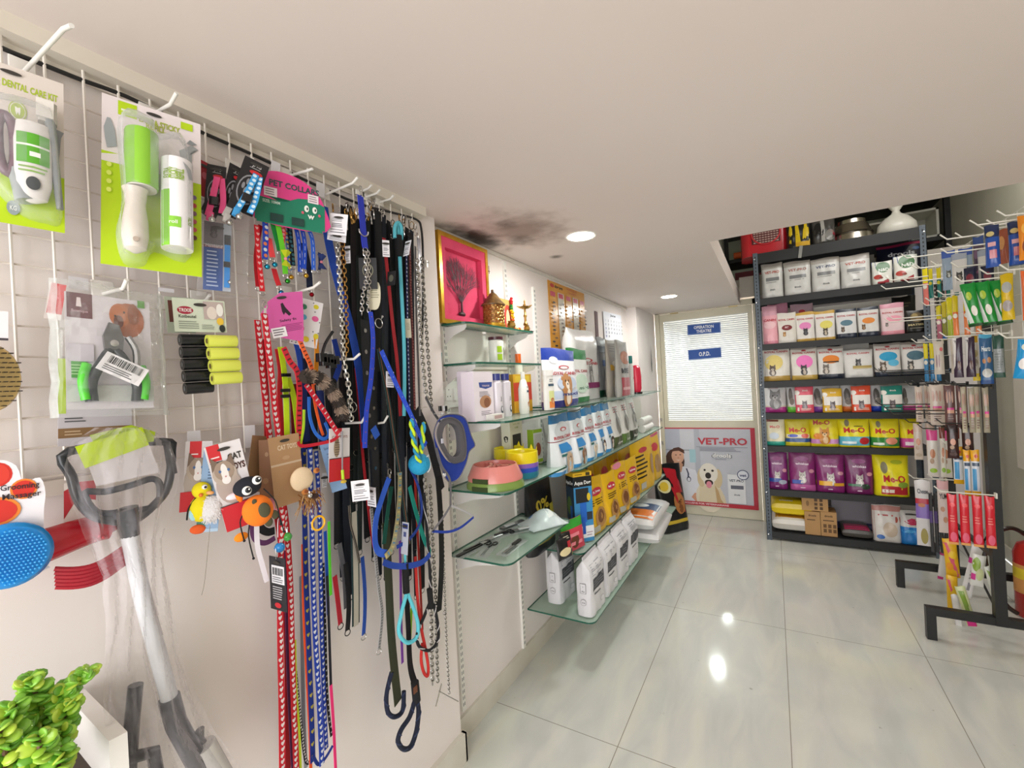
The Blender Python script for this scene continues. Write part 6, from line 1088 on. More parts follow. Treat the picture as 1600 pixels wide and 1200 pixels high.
def bell(m, c, r, key): m.ball(c, r, key, n=12, m=8); m.tube([Vector(c) + Vector((math.cos(a) * r * 1.02, math.sin(a) * r * 1.02, 0)) for a in [k * PI / 5 for k in range(10)]], r * .08, key, 4, closed=True); m.tube([Vector(c) + Vector((0, 0, r)), Vector(c) + Vector((0, 0, r * 1.7))], r * .2, 'k#c9c9c9', 5)
for q in [((383, 243), (421, 262), (354, 322), -1.0, -1.0, '#3f9bd8', '#cfe6f2', 'nearest black paw print card with a light blue spotted cat collar'), ((359, 254), (385, 268), (341, 331), -1.03, -1.03, '#d9d4d0', None, 'middle black paw print card with a white cat collar'),
          ((324, 256), (354, 262), (318, 333), -1.06, -1.05, '#e8568c', None, 'rear black paw print card with a pink cat collar')]:
    T, w, h = cardthing('collar_card', q[7], 'collar card', q[0], q[1], q[2], q[3], '#1c1a1d', [('t', .55, .88, .06, 'JHG', '#d8d4d4', .36), ('l', .3, .83, .85, .86, 1, '#a9a6a6')] + paw(.5, .42, .4, '#8f8f94', '#1c1a1d') + [('e', .6, .76, .26, .04, '#c4242c')], xb=q[4])
    m = MB(); collar(m, w, h, q[5], q[6], x=w * .12, dx=.012); m.build('cat_collar', T); m = MB(); bell(m, (w * .05, -.02, -.022), .0068, 'k#c9c7c4'); m.build('bell', T)
    m = MB(); m.rbox((-w * .1, -.014, -.012), (.014, .008, .018), .004, 'g' + q[5]); m.build('buckle', T)
T, w, h = cardthing('collar_card', 'dark red glossy card behind the black paw print cards', 'collar card', (312, 249), (326, 256), (312, 305), -1.075, '#a3202c', [('e', .5, .6, .3, .1, '#c9606c')])
T, w, h = cardthing('collar_card', 'rearmost plain black collar card tilted behind the pink one', 'collar card', (332, 290), (352, 310), (312, 330), -1.082, '#151417', [])
# ---- Halsband card in poly bag
T, w, h = cardthing('cat_collar_pack', 'blue card reading Halsband with a bright blue cat collar in a clear bag', 'collar card', (319, 345), (362, 352), (317, 452), -1.06, '#b9bfc9', [('r', 0, 0, .7, .62, '#2c55a0'), ('r', 0, .62, .7, .66, '#7c3c50'), ('t', .37, .63, .045, 'Halsband', '#e8e0e4', .6), ('r', 0, .67, .7, 1, '#6a6468'), ('cat', .35, .86, .36, '#3c3638', '#5c5458')] + [('l', .12, .04 + .055 * i, .6, .09 + .055 * i, 1, '#b9c9e6') for i in range(10)])
m = MB(); m.rbox((w * .36, -.006, h * .75), (.012, .006, .022), .002, 'g#20262e'); m.ribbon([(w * .36, -.006, h * .72), (w * .36, -.009, h * .4), (w * .36, -.006, h * .05)], .0105, 'c#2f8fe0', (0, -1, 0)); m.rbox((w * .36, -.011, h * .38), (.013, .004, .012), .002, 'g#1b1d20'); bell(m, (w * .48, -.01, h * .13), .005, 'k#d0cecc'); m.build('cat_collar', T)
m = MB(); fn = pouch_fn(w * 1.9, h * 1.25, .03, 'pillow', 2.2); m.T = Matrix.Translation((.012, -.004, -.016)); m.add([fn(i / 14, j / 14) for j in range(15) for i in range(15)], [(j * 15 + i, j * 15 + i + 1, (j + 1) * 15 + i + 1, (j + 1) * 15 + i) for j in range(14) for i in range(14)], 'x#e8eaee'); m.build('clear_bag', T, sm=1.5)
# ---- nail clippers in a crinkled bag
T, w, h = cardthing('nail_clipper_pack', 'crinkled clear bag with green handled nail clippers and a barcode label', 'nail clippers', (100, 455), (232, 462), (104, 640), -1.03, '#d9d2d8',
    [('r', .02, .78, .3, 1, '#6a3a44'), ('p', [(.13, .96), (.17, .96), (.18, .88), (.12, .88)], '#e6d8da'), ('t', .16, .83, .025, 'Bowtique', '#c9a9b0', .18), ('e', .72, .8, .2, .16, '#a85a34'), ('e', .62, .84, .13, .11, '#b86a3e'), ('e', .6, .78, .06, .06, '#6a3a2c'), ('e', .56, .83, .012, .01, '#20140f'), ('e', .67, .87, .012, .01, '#20140f'), ('e', .78, .86, .07, .1, '#8c4628'), ('r', .84, .93, .93, 1, '#5a9a3a'),
     ('r', .05, .26, .22, .4, '#4a9a3a'), ('r', .02, .4, .3, .55, '#c9c2cc'), ('l', .05, .28, .2, .38, 4, '#a8d098'), ('r', 0, .06, 1, .2, '#c9ccc8')], xb=-1.0, hole=False)
m = MB()
for q in (-1, 1): m.tube([(q * .004, -.014, h * .5), (q * .013, -.016, h * .42), (q * .03, -.017, h * .22), (q * .03, -.016, h * .05)], .0095, 'g#33363c', 10, sm=4, rs=(.007, .009)); m.tube([(q * .036, -.02, h * .36), (q * .042, -.021, h * .22), (q * .038, -.02, h * .06)], .007, 'g#55c83a', 10, sm=3)
m.build('handles', T)
m = MB(); m.plate([(-.012, h * .5), (.012, h * .5), (.014, h * .6), (.008, h * .72), (-.006, h * .74), (-.014, h * .62)], -.02, -.012, 'k#7c7e82'); m.lathe([(.006, -.001), (.006, .004), (1e-5, .005)], 'k#d0d2d4', 14, c=(0, -.02, h * .55), R=Matrix.Rotation(PI / 2, 3, 'X')); m.tube([(.02, -.018, h * .62), (.03, -.02, h * .5), (.03, -.02, h * .34)], .0055, 'k#a9abae', 8, sm=3); m.build('blades', T)
m = MB(); m.T = Matrix.Translation((.006, -.034, h * .3)) @ Matrix.Rotation(.5, 4, 'Y'); m.bb((-.032, -.001, -.014), (.032, 0, .02), 'm#efedf0'); prints(m, lambda u, v, l: Vector(((u - .5) * .064, -.001 - .0003 * l, -.014 + v * .034)), [('bar', .12, .5, .88, .9, '#1c1c1e'), ('l', .1, .1, .85, .42, 3, '#6a6a6e')], .064, .034); m.build('barcode_label', T, sm=0)
m = MB(); fn = pouch_fn(w * 1.36, h * 1.16, .075, 'pillow', 4.4); m.T = Matrix.Translation((.002, 0, -h * .07)); m.add([fn(i / 16, j / 16) + Vector((0, .004 * math.sin(i * 2.1 + j * 1.3) * math.sin(j * 2.7), .0)) for j in range(17) for i in range(17)], [(j * 17 + i, j * 17 + i + 1, (j + 1) * 17 + i + 1, (j + 1) * 17 + i) for j in range(16) for i in range(16)], 'x#e4ece8'); m.build('clear_bag', T, sm=.25)
for s in (-1, 1):
    m = MB(); m.T = Matrix.Translation((0, 0, -h * .07)); P = [Vector((s * w * (.67 + .015 * math.sin(i * 2.3)), -.004, h * 1.16 * i / 8)) for i in range(9)]; m.add([v for p in P for v in (p + Vector((-s * .009, -.007, 0)), p)], [(2 * i, 2 * i + 1, 2 * i + 3, 2 * i + 2) for i in range(8)], 'n#cfd4d2'); m.build('bag_seam', T, sm=0)
# ---- waste bag rolls
T, w, h = cardthing('waste_bag_rolls', 'pale green card with four yellow green waste bag rolls below', 'waste bags', (268, 465), (350, 471), (273, 518), -1.03, '#cfd8c4', [('e', .22, .65, .15, .12, '#a3243c'), ('t', .22, .6, .11, 'TRIXIE', '#f0ece8', .24), ('t', .25, .42, .1, 'Kotbeutel', '#3c4034', .32), ('l', .08, .08, .45, .34, 4, '#8c9484'), ('l', .5, .08, .76, .24, 3, '#8c9484'), ('r', .56, .4, .96, .95, '#b9a9a4'), ('e', .72, .6, .1, .2, '#ded2c8'), ('e', .88, .7, .07, .2, '#e9e6e0'), ('e', .87, .34, .07, .12, '#e8c040'), ('e', .9, .12, .06, .12, '#2c3430')], xb=-1.03)
for k in range(4):
    m = MB(); m.lathe([(.004, 0), (.004, .001), (.0125, 0), (.0128, .001), (.0128, .054), (.0125, .055), (.004, .055)], 'g#d8de5c', 22, c=(w * .02 + .001 * k, -.016, -.02 - .0262 * k), R=Matrix.Rotation(PI / 2, 3, 'Y')); m.lathe([(.004, -.0004), (.0055, -.0004)], 'm#8c7c4c', 12, c=(w * .02 + .001 * k, -.016, -.02 - .0262 * k), R=Matrix.Rotation(PI / 2, 3, 'Y')); m.build('bag_roll', T)
T, w, h = cardthing('waste_bag_rolls', 'grey green card behind with black waste bag rolls', 'waste bags', (256, 463), (300, 466), (262, 520), -1.06, '#b9c2b0', [('t', .3, .6, .1, 'TRIXIE', '#8c2434', .3), ('r', .1, .3, .5, .9, '#6a3c34')])
for k in range(5):
    m = MB(); m.lathe([(.004, 0), (.012, 0), (.0122, .001), (.0122, .05), (.004, .05)], 'g#1b1d1f', 18, c=(-w * .2, -.014, -.016 - .025 * k), R=Matrix.Rotation(PI / 2, 3, 'Y')); m.lathe([(.004, -.0005), (.0055, -.0005)], 'm#8a8c8c', 10, c=(-w * .2, -.014, -.016 - .025 * k), R=Matrix.Rotation(PI / 2, 3, 'Y')); m.build('bag_roll', T)
# ---- cards behind
cardthing('hang_card', 'small glossy red and white card sticking out behind the nail clipper bag', 'card', (78, 441), (104, 446), (68, 497), -1.075, '#d9cfcb', [('r', .1, .16, 1, 1, '#c4202c'), ('e', .5, .6, .2, .05, '#d8606c')], hole=False)
T, w, h = cardthing('hang_card', 'long card with a lime edge and tan band hanging behind the clipper bag', 'card', (90, 560), (205, 570), (90, 698), -1.07, '#cbc6cc', [('r', 0, .37, .1, 1, '#b6d40c'), ('r', 0, .09, 1, .2, '#8c6c48'), ('l', .08, .11, .3, .18, 2, '#c9b090'), ('l', .08, .26, .4, .33, 2, '#5a5a5e')], hole=False)
for a, b, c, lb in [((107, 431), (138, 436), (107, 450), 'small white price holder clipped on the grid above the clipper bag'), ((247, 449), (272, 452), (247, 455), 'small white price holder clipped beside the clipper bag'), ((292, 674), (313, 676), (293, 695), 'grey white price holder above the red logo card'), ((382, 665), (398, 668), (383, 700), 'grey white price holder right of the toy cards'), ((424, 250), (438, 256), (423, 268), 'white price holder above the pink collar board'), ((494, 283), (507, 288), (494, 305), 'white price holder at the top right of the collar board')]:
    cardthing('price_holder', lb, 'price holder', a, b, c, -1.09, '#d8d6da', [], hole=False)
# ---- bristle brush and pack at the left edge
T = thing('bristle_brush', 'oval wooden brush with black bristles cut off by the left picture edge', 'pet brush', TR(A(-22, 590, -1.05), PI / 2)); R90 = Matrix.Rotation(PI / 2, 3, 'X')
MB().lathe([(1e-5, -.006), (.036, -.006), (.038, 0), (.036, .006), (1e-5, .006)], 'g#d9b878', 30, sy=1.45, R=R90).build('wooden_pad', T)
m = MB()
for i in range(-4, 5):
    for j in range(-6, 7):
        if (i / 4.6) ** 2 + (j / 6.8) ** 2 < 1: m.box((i * .0075 + (j % 2) * .003, -.0105, j * .0075), (.0048, .009, .0016), 'g#2c2420')
m.build('bristles', T)
cardthing('hang_card', 'white card with a dark line at the far left edge above the bristle brush', 'card', (-40, 483), (13, 487), (-40, 530), -1.05, '#e4e0e4', [('r', 0, 0, 1, .08, '#3c343c')], hole=False)
# ---- grooming massager
outl = [(-.02 + u, v) for u, v in rnd([(.1, .66), (.12, .9), (.3, 1.0), (.46, .9), (.55, .98), (.72, .92), (.8, .78), (.98, .8), (1.04, .66), (1.02, .5), (1.02, .1), (1.02, 0), (.1, 0)], 3)]
T, w, h = cardthing('grooming_massager', 'card shaped like a red paw reading Grooming Massager, with a blue rubber brush', 'grooming massager', (-85, 722), (68, 744), (-85, 925), -1.02, '#e9e6ec', [('e', .5, .86, .16, .1, '#cf2c20'), ('e', .5, .86, .13, .085, '#d8392a'), ('e', .78, .72, .15, .085, '#e8822c'), ('e', .78, .72, .125, .07, '#cf2c20'), ('e', .3, .88, .14, .09, '#cf2c20'), ('e', .45, .56, .3, .12, '#e8822c'), ('e', .45, .56, .26, .1, '#cf2c20'), ('t', .74, .725, .048, 'Grooming', '#2c2028', .42), ('t', .76, .65, .048, 'Massager', '#2c2028', .42)], outline=[(u, v) for u, v in outl], hole=False)
m = MB(); m.lathe([(1e-5, -.012), (.042, -.012), (.047, -.006), (.047, 0), (.042, .006), (1e-5, .006)], 'g#1c8cd8', 36, c=(w * .12, -.016, h * .2), sy=1.02, R=R90)
m.build('rubber_brush', T)
m = MB()
for i in range(-10, 11):
    for j in range(-10, 11):
        x, z = i * .0046 + (j % 2) * .0023, j * .0048
        if x * x + z * z < .039 ** 2: m.lathe([(.0017, 0), (.0013, .003), (1e-5, .0036)], 'g#3ba4e8', 6, c=(w * .12 + x, -.028, h * .2 + z), R=R90)
m.build('rubber_nubs', T)
# ---- red rubber toys
T = thing('rubber_bone_toy', 'dark red rubber toy hanging behind the massager card', 'dog toy', TR(A(112, 842, -1.06), PI / 2, 0)); m = MB()
m.tube([(-.055, 0, -.002), (-.03, 0, 0), (0, -.004, .006), (.03, 0, .008), (.05, 0, .006)], .02, 'g#b81c2c', 16, sm=5, rs=(.03, .022)); m.ball((-.05, 0, .014), .022, 'g#b81c2c'); m.ball((-.052, 0, -.022), .022, 'g#b81c2c'); m.ball((.05, 0, .014), .02, 'g#b81c2c')
m.build('toy_body', T); m = MB()
for k in range(5): m.ball((.012 + .006 * k, -.021, .01 - .004 * k), .0028, 'g#d8404c', n=8, m=5)
m.build('raised_dots', T)
m = MB()
for k in range(6): m.tube([(-.05 + .02 * i, -.02 - .01 * math.sin(i * .7), -.012 - .006 * k - .01 * math.sin(i * .8)) for i in range(6)], .0042, 'g#a3182c', 6, sm=3)
tag(m.build('ridged_rubber_toy', M=TR(A(140, 858, -1.045), PI / 2)), 'ridged dark red rubber toy beneath the bagged litter scoop', 'dog toy')
T, w, h = cardthing('hang_card', 'crimson and white card half hidden behind the bagged litter scoop', 'card', (100, 755), (150, 760), (100, 818), -1.085, '#d8d0c8', [('p', [(0, .1), (0, .8), (.5, 1), (1, 1), (1, .5), (.4, .6)], '#b01c28')], hole=False)
# ---- litter scoop in plastic sleeve
Tm = TR(A(190, 740, -1.02), PI / 2); T = thing('litter_scoop', 'long handled dark grey litter scoop in a clear plastic sleeve with a lime tag', 'litter scoop', Tm)
Mi = Tm.inverted(); B = lambda px, py, x=-1.02: Mi @ A(px, py, x)
fr = [B(*p) for p in ((108, 705), (255, 690), (268, 705), (262, 760), (240, 790), (212, 812), (190, 815), (150, 808), (125, 785), (112, 745))]
m = MB(); m.tube(fr, .0075, 'g#23272c', 10, closed=True, sm=4); m.tube([B(132, 770), B(165, 768), B(205, 758), B(238, 748), B(250, 760), B(243, 790), B(190, 800), B(150, 800)], .006, 'g#2b3036', 8, closed=True, sm=4)
m.tube([B(262, 692), B(270, 740)], .008, 'g#24272b', 8); m.build('scoop_frame', T)
m = MB(); m.tube([B(195, 795), B(204, 838)], .012, 'g#20242a', 14, rs=(.02, .014)); m.build('frame_socket', T)
m = MB(); m.tube([B(203, 836), B(222, 930, -1.0), B(268, 1102, -.98)], .0135, 'g#d4d6da', 18); m.build('pole', T)
m = MB(); m.tube([B(264, 1090, -.98), B(275, 1130, -.98)], .017, 'g#2c2e33', 16); m.tube([B(275, 1130, -.98), B(305, 1185, -.96), B(335, 1260, -.95)], .017, 'g#33363b', 14); m.tube([B(318, 1165, -.96), B(352, 1225, -.95)], .02, 'g#c9c6c2', 12); m.tube([B(295, 1148, -.97), B(320, 1160, -.97), B(312, 1140, -.97)], .008, 'g#2a2c30', 8); m.build('grip', T)
m = MB(); a_, b_, c_ = B(118, 700, -1.0), B(238, 668, -1.0), B(134, 728, -1.0)
def quad3(m, P, key): m.add([B(*p) for p in P], [tuple(range(len(P)))], key)
quad3(m, [(117, 698, -1.0), (222, 667, -1.0), (233, 695, -1.0), (133, 732, -1.0)], 'm#bcd61c'); quad3(m, [(139, 730, -1.001), (233, 695, -1.001), (250, 738, -1.001), (150, 760, -1.001)], 'm#cfc9cc'); quad3(m, [(140, 680, -1.01), (205, 664, -1.01), (243, 675, -1.01), (240, 690, -1.01), (150, 700, -1.01)], 'm#aec81c'); m.build('lime_tag', T, sm=0)
rows = [(148, 232, 668, -1.015), (108, 268, 690, -1.01), (100, 278, 730, -1.0), (108, 270, 780, -.995), (130, 255, 840, -.99), (162, 258, 900, -.985), (165, 268, 960, -.98), (162, 285, 1020, -.97), (160, 305, 1080, -.96), (165, 330, 1140, -.955), (175, 375, 1195, -.95), (190, 400, 1240, -.95)]
R2_ = []
for i in range(len(rows) - 1):
    for k in range(4): R2_.append(tuple(a + (b - a) * k / 4 for a, b in zip(rows[i], rows[i + 1])))
m = MB(); P = []; n = 46
for j, (l, r, y, x) in enumerate(R2_ + [rows[-1]]):
    for i in range(n + 1):
        u = i / n; q = B(l + (r - l) * u + 2.5 * math.sin(j * .5 + u * 9), y, x); q.y -= .022 * math.sin(PI * u) + .0045 * math.sin(u * 31 + j * .22 + math.sin(j * .3)) + .003 * math.sin(u * 13 - j * .5) + .0015 * math.sin(u * 61 + j * 1.1); P.append(q)
m.add(P, [(j * (n + 1) + i, j * (n + 1) + i + 1, (j + 1) * (n + 1) + i + 1, (j + 1) * (n + 1) + i) for j in range(len(R2_)) for i in range(n)], 'x#e9e4ea'); m.build('clear_sleeve', T, sm=.5)
T = thing('litter_scoop', 'second dark handled scoop standing behind the clear sleeve, low at left', 'litter scoop', Tm); m = MB(); m.tube([B(212, 1070, -1.06), B(206, 1130, -1.06), B(200, 1230, -1.06)], .012, 'g#24262a', 10); m.tube([B(180, 1190, -1.06), B(240, 1175, -1.05), B(250, 1240, -1.05)], .012, 'g#24262a', 10); m.build('handle', T)
# ---- cat toy cards
KIT = lambda u, v, s: [tuple(q) if q[0] == 'p' else (*q[:4], q[4] * .55, *q[5:]) for q in _KIT(u, v, s)]
_KIT = lambda u, v, s: [('e', u, v, s, s * .75, '#b9a99c'), ('p', [(u - s * .95, v + s * .12), (u - s * .85, v + s * .62), (u - s * .3, v + s * .38)], '#7a6658'), ('p', [(u + s * .95, v + s * .12), (u + s * .85, v + s * .62), (u + s * .3, v + s * .38)], '#7a6658'), ('e', u, v + s * .1, s * .8, s * .6, '#a08c7c'), ('e', u, v, s * .3, s * .62, '#ece6e2'), ('e', u, v - s * .22, s * .36, s * .26, '#f0e9e6'), ('e', u - s * .35, v + s * .1, s * .11, s * .09, '#4a6a9c'), ('e', u + s * .35, v + s * .1, s * .11, s * .09, '#4a6a9c'), ('e', u, v - s * .1, s * .07, s * .05, '#c98c8c')]
LOGO = lambda u, v, s: [('r', u - s, v - s * .55, u + s, v + s * .55, '#cc2a30'), ('r', u - s, v - s * .66, u + s, v - s * .58, '#3c3c40'), ('l', u - s * .7, v - s * .4, u + s * .7, v - s * .2, 1, '#f2e0e0')]
T, w, h = cardthing('cat_toy', 'red logo card with a kitten photo and a yellow chick toy', 'cat toy', (290, 690), (332, 694), (284, 800), -1.05, '#dcd6d8', LOGO(.38, .88, .22) + [('e', .5, .4, .5, .3, '#b4a9a4')] + KIT(.5, .58, .42) + [('r', -.1, 0, 1, .28, '#c42430')], hole=False)
m = MB(); m.ball((w * .14, -.016, h * .3), .017, 'c#e8d81c', (1, .7, 1)); m.ball((w * .16, -.016, h * .04), .022, 'c#e8d81c', (.95, .7, 1.25)); m.build('chick_plush', T)
m = MB(); m.ball((w * .22, -.027, h * .35), .005, 'g#f0f0ee'); m.ball((w * .24, -.031, h * .35), .0025, 'g#17171a'); m.ball((w * .1, -.028, h * .24), .004, 'g#e0762c'); m.tube([(-w * .06, -.02, h * .2), (-w * .3, -.02, h * .06), (-w * .34, -.02, -h * .1)], .0016, 'c#17171a', 5, sm=4); m.ball((-w * .1, -.02, -h * .02), .011, 'c#a9d8e0', (.8, .5, 1.3)); m.ball((w * .1, -.01, -h * .26), .012, 'c#e8622c', (1.2, .5, .8)); m.build('chick_trims', T)
T, w, h = cardthing('cat_toy', 'pale blue card with a fluffy white ball toy picture behind the CAT TOYS card', 'cat toy', (319, 700), (352, 704), (306, 832), -1.035, '#8faed0', [('t', .6, .8, .05, 'Igle', '#2c3c58', .3), ('l', .3, .62, .7, .76, 4, '#4a6484'), ('r', 0, 0, .4, .12, '#3a7a6c'), ('r', 0, 0, 1, .04, '#a9c4dc')])
m = MB(); m.ball((w * .15, -.014, h * .28), .021, 'j#d9d6d8', (.95, .6, 1.3), n=18, m=12)
for k in range(150): a, b = random.uniform(0, 2 * PI), random.uniform(-1.2, 1.2); d = Vector((math.cos(a) * math.cos(b) * .95, -abs(math.sin(a)) * math.cos(b) * .6, math.sin(b) * 1.3)); p = Vector((w * .15, -.014, h * .28)) + d * .02; m.tube([p, p + d * .004 + Vector((random.uniform(-.002, .002), 0, -.002))], .0006, 'c#e9e7e8', 3)
m.build('fluffy_ball', T); m = MB(); m.ball((w * .06, -.03, h * .48), .006, 'g#e0a060', (1.2, .6, .7)); m.tube([(w * .2, -.03, h * .1), (w * .2, -.03, -h * .5), (w * .12, -.03, -h * .68)], .0007, 'c#8c8478', 4, sm=3); m.build('beak_and_string', T)
T, w, h = cardthing('cat_toy', 'white and red CAT TOYS card with an orange beetle plush', 'cat toy', (318, 700), (374, 685), (354, 831), -1.0, '#ddd8da', LOGO(.22, .91, .17) + [('t', .74, .79, .075, 'CAT', '#2c2624', .4), ('t', .74, .67, .075, 'TOYS', '#a3342c', .46), ('t', .74, .673, .075, 'TOYS', '#3c2824', .46), ('e', .4, .5, .36, .2, '#b4a49c')] + KIT(.36, .66, .34) + [('r', 0, 0, 1, .29, '#c4202c'), ('r', 0, .29, 1, .3, '#2c2024')])
m = MB(); m.ball((w * .42, -.03, h * .16), .03, 'c#f07a1c', (1.0, .62, 1.12), n=22, m=14); m.build('plush_body', T)
m = MB(); m.ball((w * .3, -.03, h * .47), .024, 'c#1b1d26', (1.12, .7, .85), n=20, m=12); m.ball((w * .03, -.026, h * .42), .012, 'c#f07a1c', (.6, .6, 1.6)); m.build('plush_head', T)
m = MB()
for ex, ez in ((w * .22, h * .45), (w * .56, h * .53)): m.ball((ex, -.0462, ez), .009, 'g#f0efec', (1, .35, 1.05)); m.ball((ex + .002, -.049, ez + .001), .0058, 'g#17181c', (1, .35, 1)); m.ball((ex + .004, -.0512, ez + .003), .0018, 'g#f0efec', (1, .4, 1))
m.build('eyes', T)
m = MB()
for x, z, s in ((w * .55, h * .17, 1.1), (w * .62, h * .0, .8), (w * .35, h * .29, .45), (w * .85, h * .05, .7)): m.ball((x, -.03 - .0186 * math.sqrt(max(.05, 1 - ((x - w * .42) / .031) ** 2 - ((z - h * .16) / .034) ** 2)), z), .0105 * s, 'c#4c4a34', (1, .3, 1.4), n=14)
m.build('wing_spots', T)
m = MB()
for P in ([(w * .05, -.03, h * .2), (-w * .14, -.03, h * .1), (-w * .16, -.03, -h * .12)], [(w * .1, -.03, h * .05), (-w * .02, -.03, -h * .1), (-w * .04, -.03, -h * .36)], [(w * .8, -.03, h * .1), (w * .98, -.03, -h * .02), (w * 1.0, -.03, -h * .2)], [(w * .7, -.04, h * .4), (w * .95, -.04, h * .2), (w * .93, -.04, -h * .08)]): m.tube(P, .0014, 'c#17171a', 5, sm=4); m.ball(P[-1], .0028, 'c#17171a', n=8, m=5)
m.build('cord_legs', T)
m = MB(); m.ball((-w * .2, -.022, -h * .08), .012, 'c#f08a1c', (1.1, .4, .8)); m.ball((-w * .08, -.02, h * .4), .012, 'c#f0dce4', (1.3, .5, .6)); m.build('foot_flap', T)
# kraft cards
T, w, h = cardthing('cat_toy', 'brown kraft card reading CAT TOYS with a round beige mouse and feathers', 'cat toy', (418, 685), (466, 676), (430, 795), -1.0, '#b08a64', [('t', .58, .8, .07, 'CAT TOYS', '#d9c4a9', .64), ('e', .5, .68, .12, .03, '#bd9a76'), ('r', 0, .58, 1, .61, '#cdb59a')])
m = MB(); m.ball((w * .28, -.022, h * .34), .0285, 'c#ead2b0', (1, .4, .98), n=24, m=14); m.tube([(w * .28 + .0275 * math.cos(k * PI / 10), -.022, h * .34 + .027 * math.sin(k * PI / 10)) for k in range(20)], .0018, 'c#d9bc94', 5, closed=True); m.build('mouse_body', T)
m = MB()
for x, z in ((w * .25, h * .16), (w * .72, h * .42)): m.ball((x, -.033, z), .0085, 'c#c07a3c', (1, .4, .8)); m.ball((x + .001, -.0365, z + .001), .0048, 'c#8c4a24', (1, .4, .8))
m.build('mouse_ears', T)
m = MB()
for k in range(70):
    a = random.uniform(-2.6, -.55); L_ = random.uniform(.02, .05); s = Vector((w * .45, -.02, h * .1)) + Vector((random.uniform(-.025, .03), random.uniform(-.008, .004), random.uniform(-.012, .008))); m.tube([s, s + Vector((math.cos(a) * L_ * .5, -.004, math.sin(a) * L_ * .5)), s + Vector((math.cos(a) * L_, 0, math.sin(a) * L_ - .004))], .001, random.choice(['c#b0793c', 'c#c9975c', 'c#8f5c2c', 'c#d9b07c']), 3, rs=(.0018, .0006))
m.build('feathers', T); m = MB(); m.tube([(w * .5, -.03, h * .1), (w * .62, -.03, -h * .05), (w * .66, -.03, -h * .2)], .0013, 'c#4a2c2c', 5, sm=3); bell(m, (w * .34, -.04, h * .1), .006, 'k#d0cecc'); m.ball((w * .55, -.036, h * .06), .008, 'c#3c2620', (1.3, .6, .8)); m.build('string_and_bell', T)
m = MB(); c0 = Vector((w * .62, -.03, -h * .36)); m.tube([c0 + Vector((.0165 * math.cos(k * PI / 9), 0, .0165 * math.sin(k * PI / 9))) for k in range(18)], .0026, 'g#f2b41c', 8, closed=True); m.build('yellow_ring', T)
T, w, h = cardthing('cat_toy', 'darker kraft card with a lime plastic clip behind the beetle plush', 'cat toy', (394, 680), (420, 683), (382, 770), -1.05, '#a07c58', [('e', .5, .2, .3, .1, '#8c6a4c')], hole=False)
m = MB(); m.tube([(w * .3, -.02, h * .2), (w * .36, -.022, h * .5), (w * .46, -.02, h * .55), (w * .46, -.02, h * .2)], .004, 'g#6cc82c', 8, sm=3); m.build('lime_clip', T)
T, w, h = cardthing('cat_toy', 'second darker kraft card right behind the mouse toy card', 'cat toy', (404, 688), (428, 692), (406, 780), -1.03, '#8c6244', [('e', .5, .75, .12, .04, '#b08c6c'), ('e', .4, .3, .2, .05, '#a07854')], hole=False)
m = MB(); m.ball((0, 0, 0), .026, 'c#f0a0b4', (.9, .5, 1.1)); m.ball((.006, -.013, -.002), .0055, 'c#e88a2c', (1, .4, 1)); T = thing('cat_toy', 'soft pink plush with an orange patch between the beetle and the kraft card', 'cat toy', TR(A(428, 790, -1.04), PI / 2)); m.build('plush_body', T)
T = thing('cat_toy', 'two small green and blue bell balls hanging on a loop of string', 'cat toy', TR(A(438, 850, -1.02), PI / 2)); m = MB(); bell(m, (.013, -.008, .014), .0105, 'g#4aa84a'); m.build('green_bell', T); m = MB(); bell(m, (-.008, -.01, -.004), .0115, 'g#2f8fd8'); m.build('blue_bell', T); m = MB(); m.tube([(.012, -.008, .028), (.004, -.006, .055), (-.006, -.006, .06), (-.01, -.008, .02)], .0011, 'c#ece8f0', 5, sm=3); m.build('string', T)
T = thing('purple_harness', 'plum coloured padded collar curled behind a white hanging strap', 'collar', TR(A(410, 835, -1.06), PI / 2)); m = MB(); m.ribbon([(-.01, 0, .06), (-.022, 0, .03), (-.018, 0, -.005), (.005, 0, -.022), (.03, 0, -.018)], .012, 'c#6a3c6c', (0, -1, 0)); m.ribbon([(.0, 0, .055), (-.004, 0, .02), (.012, 0, .002), (.03, 0, .0)], .018, 'c#202024', (0, -1, 0)); m.build('webbing', T)
def strap(name, label, pts, x, w, key, cat='lead', **kw):
    T = None; P = [A(p[0], p[1], p[2] if len(p) > 2 else x) for p in pts]; m = MB(); m.ribbon(P, w, key, kw.pop('nrm', (1, -.25, 0)), **kw); o = m.build(name)
    return tag(o, label, cat)
strap('white_strap', 'plain white flat strap hanging below the orange beetle plush', [(401, 800), (402, 850), (409, 880), (417, 909)], -1.03, .0105, 'c#ece6ee', 'strap')
# black tag
T, w, h = cardthing('hang_tag', 'black hang tag with a barcode in front of the red heart leads', 'tag', (421, 868), (446, 873), (424, 950), -1.0, '#26242a', [('r', .14, .5, .92, .84, '#dedde2'), ('bar', .2, .66, .85, .8, '#1c1c20'), ('l', .2, .52, .85, .64, 3, '#6a6a70'), ('l', .2, .2, .85, .46, 6, '#b9b7bc'), ('e', .5, .1, .2, .05, '#c42430')])
m = MB(); m.tube([(0, -.003, h - .003), (.002, -.004, h + .01), (0, -.003, h + .02)], .001, 'k#c9c7c4', 5); m.build('loop', T)
